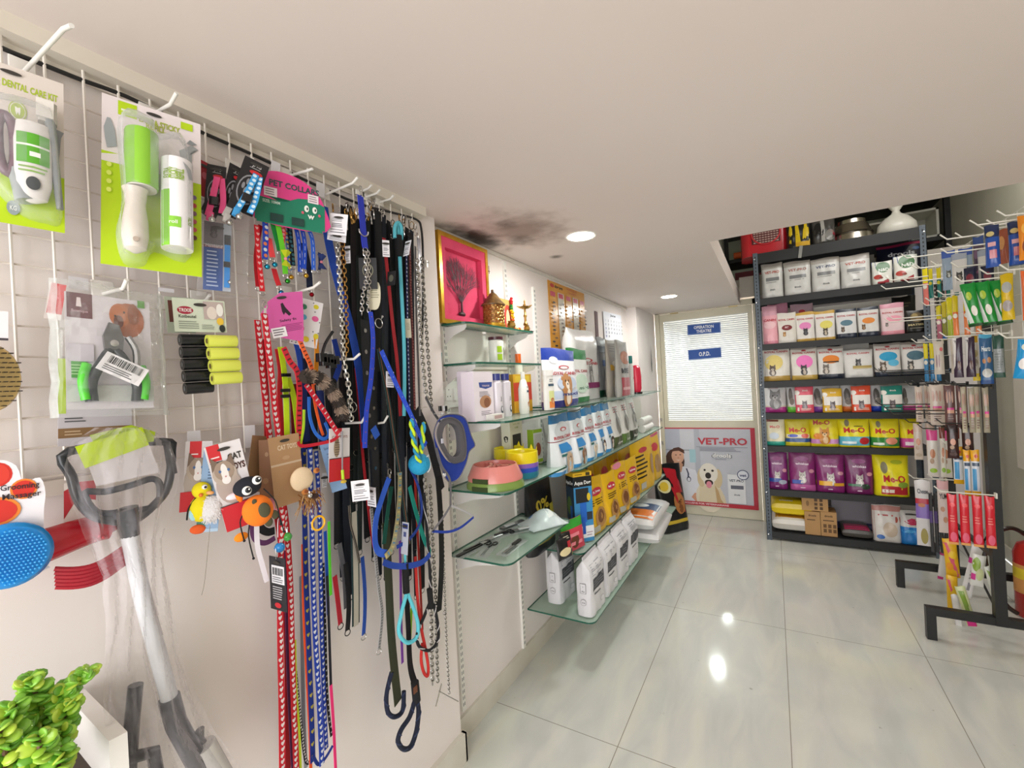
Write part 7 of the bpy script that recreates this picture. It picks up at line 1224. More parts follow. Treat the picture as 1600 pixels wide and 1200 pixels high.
# ---- pink and green collar board
T, w, h = cardthing('collar_display_board', 'pink and green arched board reading PET COLLARS with small cat collars hung from it', 'display board', (398, 262), (507, 290), (398, 341), -1.035, '#d83c84',
    [('r', .02, -.045, .96, .46, '#157a5e'), ('r', 0, 0, 1.0, .46, '#157a5e'), ('p', [(0, .45), (1, .45), (1, .52), (.8, .62), (.6, .58), (.4, .44), (.2, .42), (0, .52)], '#157a5e'), ('p', [(0, .47), (.3, .44), (.1, .53), (0, .56)], '#d83c84'), ('t', .55, .73, .12, 'PET COLLARS', '#1f4a4a', .72), ('r', .12, .5, .3, .68, '#e6d9de'), ('l', .14, .52, .28, .66, 3, '#8a7a84'), ('r', .74, .54, .9, .72, '#e6d9de'), ('l', .76, .56, .88, .7, 3, '#8a7a84'), ('t', .22, .36, .06, 'SIZE: 10MM', '#cfe0d6', .24),
     ('e', .72, .4, .035, .07, '#eef0ea'), ('e', .84, .4, .035, .07, '#eef0ea'), ('e', .73, .4, .012, .03, '#17443a'), ('e', .85, .4, .012, .03, '#17443a'), ('t', .785, .2, .12, 'w', '#e6ece6'), ('e', .66, .3, .02, .03, '#c9586c'), ('e', .91, .3, .02, .03, '#c9586c'), ('r', .2, 0, .38, .16, '#123c36'), ('r', .5, 0, .68, .16, '#123c36')],
    outline=rnd([(0, 0), (0, .6), (.1, .92), (.3, 1.04), (.6, 1.0), (.85, .82), (1.0, .5), (1.02, 0)], 3), hole=False)
def coll(label, pts, w_, key, bellc=None, pat=None, bow=None, x=-1.03, edge=None, bk='g#1c1d20', cat='cat collar'):
    P = [A(a, b, x + .006 * math.sin(i)) for i, (a, b) in enumerate(pts)]; T = thing('cat_collar', label, cat, TR(P[0], PI / 2)); Mi2 = T.matrix_world.inverted(); P = [Mi2 @ p for p in P]
    m = MB(); m.ribbon(P, w_, key, (0, -1, 0), pat=pat, edge=edge); m.build('band', T)
    e = P[-1]; m = MB(); m.tube([e + Vector((.0065 * math.cos(k * PI / 5), 0, -.004 + .006 * math.sin(k * PI / 5))) for k in range(10)], .0009, 'k#b9b7b4', 5, closed=True); m.build('ring', T)
    if bellc: m = MB(); bell(m, tuple(e + Vector((.002, -.004, -.018))), .0062, bellc); m.build('bell', T)
    if bow:
        m = MB(); c = P[len(P) // 2] + Vector((0, -.006, 0)); 
        for s in (-1, 1): m.add([c, c + Vector((.014, -.003, s * .018)), c + Vector((.0, -.008, s * .021)), c + Vector((-.014, -.003, s * .018))], [(0, 1, 2), (0, 2, 3)] if s > 0 else [(0, 2, 1), (0, 3, 2)], bow)
        m.ball(c, .004, 'c#e88a9c'); m.build('bow', T, sm=0)
    return T
coll('royal blue cat collar with orange paws, left slot of the pink board', [(414, 342), (415, 370), (414, 405)], .0135, 'c#2346b8', 'k#2f9cc0', ('dot', ['m#e07a4c', 'm#d8dce4'], .014))
coll('green cat collar in the left slot of the board', [(424, 342), (430, 365), (437, 392)], .012, 'c#178a3c')
coll('coral red cat collar hanging beside the royal blue one', [(420, 372), (423, 388), (426, 402)], .014, 'c#e8444c', 'k#2f9cc0')
coll('lime cat collar with a yellow green bow', [(434, 350), (440, 380), (444, 405), (446, 428)], .013, 'c#6ad02c', 'k#3a9a3a', bow='c#b9c41c', x=-1.02)
coll('red cat collar with printed marks right of the lime bow', [(436, 345), (443, 360), (441, 380)], .011, 'c#e23c4c', None, ('dot', 'm#e8a9ac', .01))
coll('sky blue flowered cat collar behind the lime bow', [(444, 348), (451, 385), (452, 422)], .012, 'c#3a7ac8', 'k#d0a03c', ('dot', ['m#e8c45c', 'm#d9e0e8'], .011), x=-1.045)
coll('black cat collar with teal marks, middle slot', [(452, 348), (455, 380), (458, 415)], .0125, 'c#14181f', None, ('dot', 'm#2f6c7c', .011), x=-1.04)
coll('blue cat collar with a white stripe, first of the striped three', [(461, 350), (467, 380), (469, 425)], .0115, 'c#1f4ac0', None, ('dash', 'm#d4dcec', .018))
coll('blue cat collar with a white stripe, second of the striped three', [(470, 350), (476, 380), (475, 420)], .0115, 'c#1f4ac0', 'k#c9a03c', ('dash', 'm#d4dcec', .018), x=-1.025)
coll('blue cat collar with a white stripe bending right, last of the striped three', [(478, 352), (488, 375), (490, 422)], .0115, 'c#2a60d0', None, ('dash', 'm#d4dcec', .018), x=-1.02)
coll('dark navy collar hanging behind the striped cat collars', [(474, 380), (482, 420), (484, 450)], .018, 'c#131c3a', 'k#b02030', x=-1.07)
coll('navy bow tie with white dots right of the striped collars', [(499, 395), (500, 410), (499, 422)], .008, 'c#26346c', None, None, bow='c#2a3c7c', x=-1.05)
coll('red cat collar with small prints under the pink board, left edge', [(401, 352), (404, 400), (410, 455)], .012, 'c#d8202c', None, ('heart', 'm#f0b0b0', .014), x=-1.035)
coll('second red collar with buckle beside the printed red one', [(407, 352), (400, 400), (403, 448)], .0105, 'c#c01c28', None, None, x=-1.05)
coll('red cat collar with a black buckle low under the coral collar', [(428, 420), (432, 435), (436, 446)], .013, 'c#d82a34', 'k#2f8cc8', x=-1.045)
# ---- pink harness card
T, w, h = cardthing('harness_card', 'magenta angular card with a dog silhouette and a price sticker', 'harness card', (398, 462), (470, 442), (420, 540), -1.02, '#d05aa0', [('p', [(.45, .78), (.5, .8), (.53, .7), (.62, .55), (.56, .52), (.5, .6), (.46, .55), (.44, .62)], '#2a1c28'), ('t', .52, .42, .05, 'Safety fit', '#4a2c44', .36), ('l', .35, .2, .85, .36, 5, '#a03c7c'), ('r', .12, .12, .42, .32, '#ece8ec'), ('l', .15, .15, .4, .3, 3, '#6a6068')], outline=[(.05, .3), (.0, .62), (.22, .86), (.5, 1.0), (.98, .98), (.86, .45), (.72, -.06), (.3, .1)])
T, w, h = cardthing('harness_card', 'white card printed with pink and yellow spots behind the magenta card', 'harness card', (464, 463), (508, 455), (452, 536), -1.05, '#e2dfe2', [('e', .3, .82, .12, .06, '#3a8a6a'), ('e', .75, .88, .1, .05, '#d8cc2c'), ('e', .35, .6, .12, .06, '#5ab0d8'), ('e', .78, .62, .13, .06, '#e0609c'), ('e', .3, .35, .14, .07, '#e0709c'), ('e', .55, .15, .12, .06, '#e0c82c'), ('e', .9, .25, .1, .06, '#d8c82c')] + [('e', random.random(), random.random(), .025, .012, '#3c3c44') for _ in range(16)], hole=False)
# ---- leads and chains
LK = {'red': 'c#cf1f30'}
def lead(label, pts, w_, key, x=-1.04, pat=None, edge=None, clip=None, cat='lead', end=None, name='dog_lead', sm=5):
    P = [A(p[0], p[1], p[2] if len(p) > 2 else x) for p in pts]; T = thing(name, label, cat, TR(P[0], PI / 2)); Mi2 = T.matrix_world.inverted(); P = [Mi2 @ p for p in P]
    m = MB(); m.ribbon(P, w_, key, (.2, -1, 0), pat=pat, edge=edge, sm=sm); m.build('webbing', T)
    if clip:
        m = MB(); c = P[0] + Vector((0, -.003, .012)); m.tube([c + Vector((.006 * math.cos(k * PI / 5), 0, .006 + .009 * math.sin(k * PI / 5))) for k in range(10)], .0016, clip, 6, closed=True); m.tube([c + Vector((0, 0, -.012)), c], .003, clip, 8); m.build('snap_hook', T)
    if end:
        c = P[-1]; m = MB(); m.tube([c + Vector((.009 * math.cos(k * PI / 6), 0, -.006 + .008 * math.sin(k * PI / 6))) for k in range(12)], .0013, end, 6, closed=True); m.build('end_ring', T)
    return T
HT = ('heart', 'm#efe4e6', .0135)
lead('red lead with white hearts clipped at the top, running down in front', [(413, 490, -.99), (421, 560, -.985), (429, 630), (437, 700), (441, 800), (438, 900), (438, 1000), (440, 1100), (441, 1215)], .0165, LK['red'], -1.01, HT, clip='k#d4d2d0')
lead('red lead with white hearts, right of the black barcode tag', [(402, 500), (412, 600), (424, 700), (445, 800), (453, 900), (456, 1000), (459, 1100), (464, 1215)], .0165, 'c#c81c2c', -1.035, HT)
lead('plain red lead hanging behind the heart leads', [(408, 530), (416, 620), (420, 720), (440, 860), (448, 1000), (450, 1215)], .016, 'c#a8141f', -1.06)
lead('narrow plum lead between the two red heart leads', [(446, 860), (448, 980), (452, 1100), (458, 1215)], .008, 'c#5a2450', -1.05)
lead('yellow lime thin lead beside the red heart leads', [(461, 1000), (463, 1080), (468, 1150), (470, 1215)], .006, 'c#c8e02c', -1.04)
lead('black thin lead with white marks below the lime one', [(462, 1050), (470, 1130), (477, 1185), (483, 1192)], .008, 'c#17171a', -1.045, ('dot', 'm#d9d9dc', .008))
lead('grey lead partly hidden beside the orange lead', [(470, 900), (472, 1000), (474, 1120), (478, 1200)], .012, 'c#9a9ca3', -1.08)
lead('bright orange narrow lead left of the blue heart leads', [(473, 850), (475, 960), (480, 1060), (484, 1140), (486, 1215)], .0085, 'c#f2551c', -1.03)
BH = ('heart', 'm#dfe4f0', .015)
lead('royal blue lead with yellow prints, left of the blue pair', [(474, 700), (476, 800), (478, 900), (482, 1000), (486, 1100), (489, 1190)], .016, 'c#1a3590', -1.03, ('heart', 'm#c9b84c', .03))
lead('royal blue lead with white hearts, middle of the blue ones', [(484, 700), (487, 800), (489, 900), (493, 1000), (499, 1100), (503, 1195)], .0155, 'c#1d3fae', -1.015, BH)
lead('royal blue lead with white hearts, right of the blue ones', [(494, 705), (499, 800), (501, 900), (503, 1000), (507, 1110), (510, 1170)], .013, 'c#1d3fae', -1.035, BH)
lead('dark blue handle loop at the bottom of the blue leads', [(489, 1180), (497, 1194), (508, 1185), (520, 1165)], .008, 'c#1d3488', -1.02)
lead('black narrow lead with white hearts near the magenta one', [(505, 880), (508, 980), (510, 1060), (513, 1110), (518, 1150)], .008, 'c#17181c', -1.04, ('heart', 'm#c9ccd4', .015))
lead('lead fading from black to hot pink', [(511, 900), (514, 980), (517, 1070)], .008, 'c#1a1a26', -1.03)
lead('hot pink lead fading to coral at the bottom', [(517, 1070), (521, 1130), (525, 1215)], .009, 'c#f2307c', -1.03)
lead('bright green flat lead segment', [(514, 815), (515, 870), (517, 930)], .0085, 'c#5ad82c', -1.03)
lead('royal blue narrow lead beside the green segment', [(508, 830), (511, 900), (513, 960)], .01, 'c#1f55c8', -1.04)
# harnesses
lead('fluorescent lime harness strap hanging from the spotted card', [(438, 542), (444, 580), (447, 620), (449, 700)], .0155, 'c#c6ec1c', -1.02, cat='harness', name='harness_strap')
lead('second fluorescent lime strap curving outward', [(450, 590), (459, 620), (465, 670), (468, 700)], .0155, 'c#c6ec1c', -1.035, cat='harness', name='harness_strap')
lead('red harness strap left of the lime one', [(433, 545), (438, 580), (437, 620), (442, 690)], .014, 'c#cf2430', -1.045, cat='harness', name='harness_strap')
for a, b, c, lb in ((474, 560, '#141c3c', 'dark navy harness strap behind the bright blue curve'), (486, 575, '#17171c', 'black harness strap behind the neon orange one'), (500, 610, '#1b2c6c', 'navy harness strap behind the slanting red one'), (458, 600, '#8a1420', 'dark red harness strap behind the lime ones'), (512, 600, '#16181f', 'blackish harness strap left of the heavy chain')): lead(lb, [(a, b), (a + 3, b + 50), (a + 5, 702)], .026, 'c' + c, -1.075, cat='harness', name='harness_strap')
m = MB()
for x, y in ((447, 586), (446, 610), (446, 619)): p = A(x, y, -1.012); m.box(p, (.006, .022, .008), 'g#151517')
tag(m.build('slider_buckles'), 'black slider buckles on the fluorescent lime harness strap', 'buckle')
lead('red strap with dark lettering marks crossing from the card', [(443, 543), (453, 565), (464, 580), (468, 610), (467, 660), (469, 698)], .016, 'c#d82838', -1.0, ('bar', 'm#5a1420', .012), cat='harness', name='harness_strap')
lead('red strap with white lettering marks slanting down to the right', [(478, 600), (493, 622), (508, 645), (522, 668), (530, 680)], .0145, 'c#d8243a', -.99, ('bar', 'm#e8dce0', .014), cat='harness', name='harness_strap')
lead('red loop closing the bottom of the tangled harness', [(530, 680), (520, 688), (500, 693), (472, 697), (466, 690)], .008, 'c#c41c30', -.99, cat='harness', name='harness_strap')
lead('neon orange printed strap in the tangled harnesses', [(467, 528), (475, 548), (485, 570), (490, 588), (494, 600)], .0135, 'c#ff7038', -1.01, ('bar', 'm#7c2c1c', .01), cat='harness', name='harness_strap')
lead('orange to yellow fading strap right of the printed orange one', [(494, 528), (495, 550), (494, 575), (492, 590)], .0145, 'c#f49a1c', -1.03, cat='harness', name='harness_strap')
lead('thin orange strap low in the tangled harnesses', [(489, 600), (492, 630), (500, 665), (505, 680)], .008, 'c#ff6a2c', -1.01, cat='harness', name='harness_strap')
lead('bright blue curved harness strap', [(483, 620), (484, 650), (492, 675), (505, 686), (514, 678), (508, 660)], .009, 'c#2f74e0', -1.0, cat='harness', name='harness_strap')
lead('navy harness strap behind the orange ones', [(466, 545), (472, 580), (476, 630), (480, 690)], .02, 'c#172a6c', -1.06, cat='harness', name='harness_strap')
lead('royal blue harness strap between the red and orange ones', [(462, 535), (468, 560), (470, 590)], .015, 'c#2450c0', -1.05, cat='harness', name='harness_strap')
lead('lime and black thin strap at the lower left of the harnesses', [(475, 640), (474, 670), (468, 700), (466, 712)], .007, 'c#b9e02c', -1.0, cat='harness', name='harness_strap')
# tail toy
T = thing('fur_tail_toy', 'striped grey brown fur tail toy hanging across the harnesses', 'cat toy', TR(A(475, 585, -.98), PI / 2)); Mi2 = T.matrix_world.inverted(); P = smooth_path([Mi2 @ A(x, y, -.975) for x, y in ((473, 592), (484, 587), (500, 592), (514, 605), (525, 622), (533, 640), (536, 655))], 6)
m = MB()
for i in range(len(P) - 1):
    k = 'j#7c6a5c' if (i // 4) % 2 else 'j#2c2420'; m.tube([P[i], P[i + 1]], .0135, k, 10); d = (P[i + 1] - P[i]).normalized()
    for q in range(26): a = random.uniform(0, 2 * PI); s = d.orthogonal().normalized(); n = Matrix.Rotation(a, 3, d) @ s; b = P[i] + n * .012 + d * random.uniform(0, .004); m.tube([b, b + n * .006 + d * .006], .0006, 'c#9c8878' if (i // 4) % 2 else 'c#3a302a', 3)
m.build('fur', T)
# chains
def chain(label, pts, link, r, key, x=-1.03):
    P = [A(a, b, x) for a, b in pts]; m = MB(); m.chain(P, link, r, key); tag(m.build('chain_lead'), label, 'chain lead')
chain('heavy silver chain nearest the front hooks at the top', [(527, 370), (530, 425), (534, 490), (537, 560), (545, 605), (549, 655)], .0165, .0027, 'k#c2c0bc', -1.01)
chain('brass coloured chain beside the heavy silver one', [(534, 368), (538, 430), (541, 500), (541, 560)], .017, .0019, 'k#b58a4c', -1.015)
chain('silver chain below the royal blue lead, left strand', [(570, 396), (573, 430), (567, 460), (565, 492)], .0145, .0018, 'k#cfcdca', -1.0)
chain('silver chain below the royal blue lead, right strand', [(575, 396), (577, 440), (575, 470), (577, 492)], .0145, .0018, 'k#c6c4c2', -1.005)
chain('long silver chain at the right edge of the grid, left strand', [(652, 408), (655, 470), (659, 540), (664, 600), (668, 625)], .0165, .0026, 'k#b4b2ae', -1.04)
chain('long silver chain at the right edge of the grid, right strand', [(659, 405), (663, 470), (668, 540), (672, 600), (674, 640)], .015, .0024, 'k#a4a29e', -1.05)
chain('silver chain hanging low, left of the long black strap', [(664, 750), (669, 830), (673, 900), (674, 980), (676, 1072)], .0165, .0025, 'k#b0aeaa', -1.03)
chain('second silver chain close beside it, hanging low', [(672, 760), (676, 840), (680, 920), (682, 1000), (684, 1065)], .014, .0021, 'k#a09e9a', -1.04)
chain('thin steel chain hanging lowest at the pillar edge', [(691, 800), (693, 870), (696, 960), (699, 1030), (702, 1085)], .011, .0013, 'k#a5a39f', -1.06)
m = MB(); P = [A(x, y, -1.07) for x, y in ((690, 1068), (681, 1104))]; m.tube(P, .0022, 'k#b0aeaa', 6); m.tube([A(x, y, -1.07) for x, y in ((686, 1080), (716, 1096))], .0018, 'k#b0aeaa', 6); tag(m.build('chain_toggle'), 'thin steel T bar at the bottom end of the low chains', 'chain toggle')
# straps: the crowded right half
DK = [(545, 320, 548, 660), (552, 330, 556, 780), (560, 400, 562, 860), (583, 330, 586, 760), (592, 330, 594, 820), (600, 335, 603, 900), (607, 345, 612, 860), (617, 350, 622, 820), (626, 352, 632, 860), (636, 356, 640, 900), (643, 360, 648, 860), (520, 560, 526, 850), (530, 640, 536, 900), (540, 660, 548, 930), (600, 640, 604, 900), (588, 700, 592, 900), (640, 700, 650, 930), (655, 640, 660, 920)] + [(536 + 7.5 * i, 322 + 3 * i, 541 + 7.5 * i, 690 + (i * 37) % 60) for i in range(15)] + [(548, 560, 552, 800), (566, 620, 574, 840), (576, 640, 584, 870), (612, 640, 616, 840), (624, 600, 630, 850), (641, 640, 652, 800), (534, 590, 540, 760)]
for i, (x0, y0, x1, y1) in enumerate(DK): lead('dark webbing lead hanging deep in the crowded hooks', [(x0, y0), ((x0 + x1) / 2 + random.uniform(-3, 3), (y0 + y1) / 2), (x1, y1)], random.choice([.02, .024, .03]), random.choice(['c#131316', 'c#17181c', 'c#111826', 'c#14201f', 'c#1c1418']), -1.085 + .008 * (i % 3), end='k#8c8a86')['group'] = 'dark leads deep in the crowded hooks'
lead('broad black padded strap with metal eyelets in the middle of the hooks', [(570, 500), (572, 560), (576, 640), (582, 700)], .036, 'c#151518', -1.02, ('eye', 'k#b9b7b4', .062))
lead('second broad black eyelet strap reaching lower', [(583, 560), (584, 640), (586, 700), (588, 790)], .032, 'c#17171b', -1.04, ('eye', 'k#a9a7a4', .06))
lead('wide black velvet band right of the royal blue collar', [(590, 330), (592, 400), (590, 500), (588, 580)], .034, 'c#101013', -1.05)
lead('dark slate wide band left of the red lead', [(600, 400), (604, 470), (603, 560), (600, 640)], .014, 'c#24282f', -1.04)
lead('broad blue lead from the grey poly tag down behind the chains', [(506, 322), (514, 380), (528, 440), (545, 500), (558, 560), (566, 620), (571, 690)], .032, 'c#1f4bb4', -1.055)
lead('narrow blue lead crossing left of the chains', [(522, 530), (530, 570), (520, 600)], .02, 'c#2040a4', -1.07)
lead('royal blue collar strap with D rings hanging at the very front', [(563, 306, -.97), (566, 340, -.97), (569, 375, -.97), (571, 388, -.97)], .0255, 'c#2c3cc0', -.97, end='k#c9c7c4', clip='k#c9c7c4')
m = MB(); p = A(568, 360, -.965); m.tube([p + Vector((0, .016 * math.cos(k * PI / 8), -.016 * math.sin(k * PI / 8))) for k in range(9)] , .002, 'k#cfcdca', 6, sm=2); tag(m.build('d_ring'), 'curved metal D ring on the front royal blue collar', 'ring')
lead('royal blue nylon lead with small stitches running down the middle', [(579, 487), (583, 530), (580, 590), (573, 640), (570, 700)], .0185, 'c#2a48d0', -.985, ('pin', 'm#b0604c', .03))
lead('wide royal blue lead slanting down to the right past the ball', [(596, 548), (610, 580), (626, 615), (643, 650), (656, 680), (666, 695)], .0185, 'c#2b55e0', -.98, ('pin', 'm#8fa8e8', .035))
lead('short blue strap end poking out above the price tags', [(583, 668), (590, 683)], .026, 'c#2a5ac0', -1.0)
lead('dark green twill lead with an orange seam, slanting right', [(592, 545), (598, 580), (606, 620), (615, 680), (625, 740), (633, 800), (640, 850)], .0175, 'c#18302f', -.985, ('dash', 'm#a8613c', .012))
lead('deep red flat lead left of the teal tube lead', [(600, 372), (606, 430), (613, 500), (621, 570), (626, 650)], .0165, 'c#9c1420', -1.02)
lead('crimson narrow lead behind the blue straps', [(556, 575), (562, 640), (566, 700), (572, 760), (580, 830), (586, 860)], .011, 'c#b01826', -1.065)
lead('wine red patterned lead right of the teal tube lead', [(640, 385), (642, 460), (645, 540), (648, 640)], .012, 'c#5c2028', -1.05, ('dot', 'm#8a5048', .01))
lead('navy lead with a white dotted line beside the teal one', [(635, 390), (636, 470), (638, 560), (640, 640)], .01, 'c#1c2458', -1.05, ('dot', 'm#a9b0cc', .014))
lead('grey and black striped round lead near the right chains', [(649, 385), (650, 470), (653, 560), (656, 650)], .011, 'c#3a383c', -1.05, edge='m#b9b5b4')
lead('grey plastic sleeve hanging at the right end below the trim', [(654, 372), (656, 400), (656, 425)], .022, 'f#8c8894', -1.07)
def rope(label, pts, r, key, x=-1.03, closed=False, name='rope_lead', cat='lead', key2=None, rs=None):
    P = [A(p[0], p[1], p[2] if len(p) > 2 else x) for p in pts]; T = thing(name, label, cat, TR(P[0], PI / 2)); Mi2 = T.matrix_world.inverted(); P = [Mi2 @ p for p in P]; m = MB(); m.tube(P, r, key, 10, closed=closed, sm=5); m.build('rope', T)
    if key2:
        Q = smooth_path(P, 8, closed); m = MB(); a = []
        for i, p in enumerate(Q): a.append(p + Vector((math.cos(i * .9) * r * .95, math.sin(i * .9) * r * .95 - r * .1, 0)))
        m.tube(a, r * .3, key2, 5, closed=closed); m.build('twisted_strand', T)
    return T
T = rope('teal round lead hanging straight between the red and navy ones', [(621, 352), (624, 390), (627, 450), (631, 530), (632, 600), (631, 650)], .0062, 'c#5ab4c4', -1.02)
rope('short teal loop at the top of the teal round lead', [(617, 372), (617, 355), (622, 348), (627, 356), (627, 374)], .0062, 'c#5ab4c4', -1.015)
m = MB(); m.tube([A(622, 368, -1.013), A(624, 400, -1.013)], .0115, 'c#101012', 12); tag(m.build('lead_grip'), 'black fabric grip on the teal round lead', 'lead grip')
rope('teal handle loop hanging low in the middle', [(636, 925), (628, 955), (623, 985), (630, 1000), (640, 1004), (651, 995), (653, 975), (646, 950), (636, 925)], .006, 'c#62c8d8', -1.0)
m = MB(); m.tube([A(633, 880, -.998), A(635, 926, -.998)], .0105, 'c#101012', 12); tag(m.build('lead_grip'), 'black fabric grip above the teal handle loop', 'lead grip')
rope('thin teal lead above the black grip', [(633, 840), (633, 885)], .004, 'c#62c8d8', -1.0)
rope('red strap loop right of the teal handle', [(649, 870), (652, 930), (658, 980), (664, 1010), (669, 1040), (668, 1056), (662, 1050), (658, 1030), (660, 1005)], .005, 'c#c8302c', -1.01)
rope('black and white striped rope handle below the black strap', [(672, 940), (662, 965), (652, 990), (655, 1010), (672, 1016), (684, 1000), (684, 975), (678, 945)], .0052, 'c#1a1a1e', -1.0, key2='c#c9c5c6')
rope('black and grey striped rope above the striped handle', [(662, 770), (668, 840), (672, 900), (673, 940)], .0052, 'c#1a1a1e', -1.0, key2='c#c9c5c6')
m = MB(); m.tube([A(671, 920, -.997), A(674, 950, -.997)], .0095, 'c#121214', 12); tag(m.build('lead_grip'), 'black fabric grip on the striped rope handle', 'lead grip')
rope('navy rope loop left of the lowest one, behind the olive lead', [(612, 1050), (604, 1085), (606, 1112), (617, 1120), (629, 1110), (631, 1080)], .0068, 'c#1a2138', -1.03, key2='c#2c3654')
rope('lowest navy rope handle loop with a leather band', [(648, 1095), (640, 1120), (627, 1140), (622, 1158), (630, 1170), (642, 1166), (651, 1140), (654, 1110), (651, 1092)], .0072, 'c#171d30', -1.0, key2='c#2c3654')
m = MB(); m.tube([A(648, 1065, -.998), A(651, 1095, -.998)], .0125, 'c#16161a', 12); m.bb(A(646, 1085, -.984) - Vector((0, .0, 0)), A(651, 1070, -.984) + Vector((.0025, 0, 0)), 'm#6a3c24'); tag(m.build('lead_grip'), 'black grip with a small brown leather patch over the lowest loop', 'lead grip')
lead('black strap feeding the lowest rope handle', [(634, 900), (638, 980), (641, 1040), (649, 1070)], .026, 'c#101014', -1.02)
lead('wide olive green flat lead hanging low', [(603, 815), (607, 900), (612, 1000), (622, 1098)], .037, 'c#3c402c', -1.03)
lead('purple narrow lead beside the olive one', [(625, 845), (626, 900), (627, 980), (629, 1036)], .0115, 'c#7a3ca0', -1.02)
lead('lime green leaf shaped strap seen inside the teal handle', [(643, 950), (642, 975), (641, 998)], .012, 'c#8cc81c', -1.04)
lead('dark red lead hanging between the striped rope and teal handle', [(648, 740), (652, 820), (656, 900), (660, 985)], .012, 'c#a82a24', -1.05)
lead('grey reflective harness strap left of the olive lead', [(580, 795), (586, 860), (592, 920), (597, 960), (592, 1015)], .013, 'c#a9a8aa', -1.02, ('bar', 'm#6c6a6e', .008), end='k#b9b7b4')
lead('blue strap ending in a ring beside the grey reflective one', [(566, 870), (570, 920), (570, 960), (568, 992)], .0145, 'c#1f4ba8', -1.03, end='k#b0aeaa')
lead('dark teal webbing with a white stitched ladder line', [(553, 800), (555, 870), (556, 930), (556, 976)], .03, 'c#1a3436', -1.01, ('bar', 'm#b9b4a8', .006))
lead('red looped strap low on the left of the black leads', [(523, 900), (528, 940), (532, 975)], .016, 'c#b01c30', -1.03, end='k#4a4846')
lead('black loop strap beside the red looped strap', [(540, 880), (545, 940), (543, 985)], .018, 'c#17171a', -1.03, end='k#3a3836')
lead('grey strap in the middle of the low leads', [(530, 850), (538, 900), (541, 950)], .018, 'c#6a6a70', -1.05)
lead('silver edged thin strap curving left above the ladder webbing', [(545, 790), (548, 820), (556, 850), (562, 880)], .008, 'c#2c2a2c', -1.0, edge='m#b4a894')
lead('long wide black strap hanging right of the low chains', [(684, 745), (688, 800), (690, 880), (686, 955)], .034, 'c#101012', -1.03)
lead('black padded strap behind the blue muzzle', [(650, 640), (668, 680), (684, 740), (690, 765)], .045, 'c#111114', -1.05)
lead('grey piped black strap leading up from the muzzle', [(665, 620), (678, 645), (690, 662)], .012, 'c#3a3a40', -1.03, edge='m#8c8a8e')
# loop harness, blue, gold, teal
def loop(label, pts, w_, key, x=-1.0, **kw): return lead(label, pts, w_, key, x, cat='collar', name='padded_collar', **kw)
loop('blue padded collar loop with a metal clip', [(608, 747), (598, 775), (588, 810), (586, 845), (592, 862), (604, 865)], .022, 'c#2f5fd0', -.985, clip='k#a9a7a4')
loop('green inner side of the blue padded collar loop', [(612, 760), (606, 800), (600, 850)], .018, 'c#0f5a4c', -1.02)
loop('shimmering gold and blue patterned band', [(625, 738), (624, 780), (620, 820), (613, 855), (602, 870)], .0195, 's#b9b088', -.98, pat=('bar', ['m#5a8ab0', 'm#d8c884', 'm#8aa890'], .011))
loop('teal band at the lower right of the loops', [(640, 760), (650, 800), (662, 840), (671, 862), (666, 874)], .019, 'c#1c9a8c', -1.01)
loop('blue band running along the bottom of the loops', [(599, 878), (615, 884), (640, 884), (660, 878), (672, 866)], .018, 'c#2548a8', -.99)
loop('navy loop of the padded collars at right', [(640, 730), (652, 755), (659, 790), (655, 820), (640, 842), (620, 855)], .011, 'c#1c3c94', -.985)
T, w, h = cardthing('hang_tag', 'small pale blue grey tag with a blue square hanging inside the collar loops', 'tag', (629, 815), (639, 817), (627, 865), -.99, '#b9bcc9', [('r', .1, .8, .9, .95, '#2c3c8c'), ('r', .3, .55, .7, .7, '#4a5484')])
# ball on a rope
T = thing('ball_rope_toy', 'turquoise tennis ball hanging on a lime and blue twisted rope', 'dog toy', TR(A(655, 725, -.97), PI / 2)); m = MB(); m.ball((0, 0, 0), .034, 'j#1f9ac8', n=26, m=16); m.build('ball', T)
m = MB(); m.tube([Vector((.028 * math.cos(a), -.0345 * math.sqrt(max(0, 1 - .67 * math.cos(a) ** 2 - .35 * (math.sin(a) * .5 + .5 * math.cos(a)) ** 2)), .024 * math.sin(a) + .012 * math.cos(a))) for a in [PI * k / 12 for k in range(-6, 7)]], .0016, 'c#e8eef0', 5); m.build('seam', T); MiB = T.matrix_world.inverted()
m = MB()
for ph, k in ((0, 'c#c4e02c'), (PI, 'c#2a8cb8')):
    for P in ([(643, 655), (645, 680), (650, 705), (655, 722)], [(662, 660), (660, 690), (657, 708)]):
        Q = smooth_path([MiB @ A(x, y, -.945) for x, y in P], 8); m.tube([q + Vector((math.cos(i * .75 + ph) * .0045, math.sin(i * .75 + ph) * .0045, 0)) for i, q in enumerate(Q)], .0046, k, 7)
m.build('twisted_rope', T)
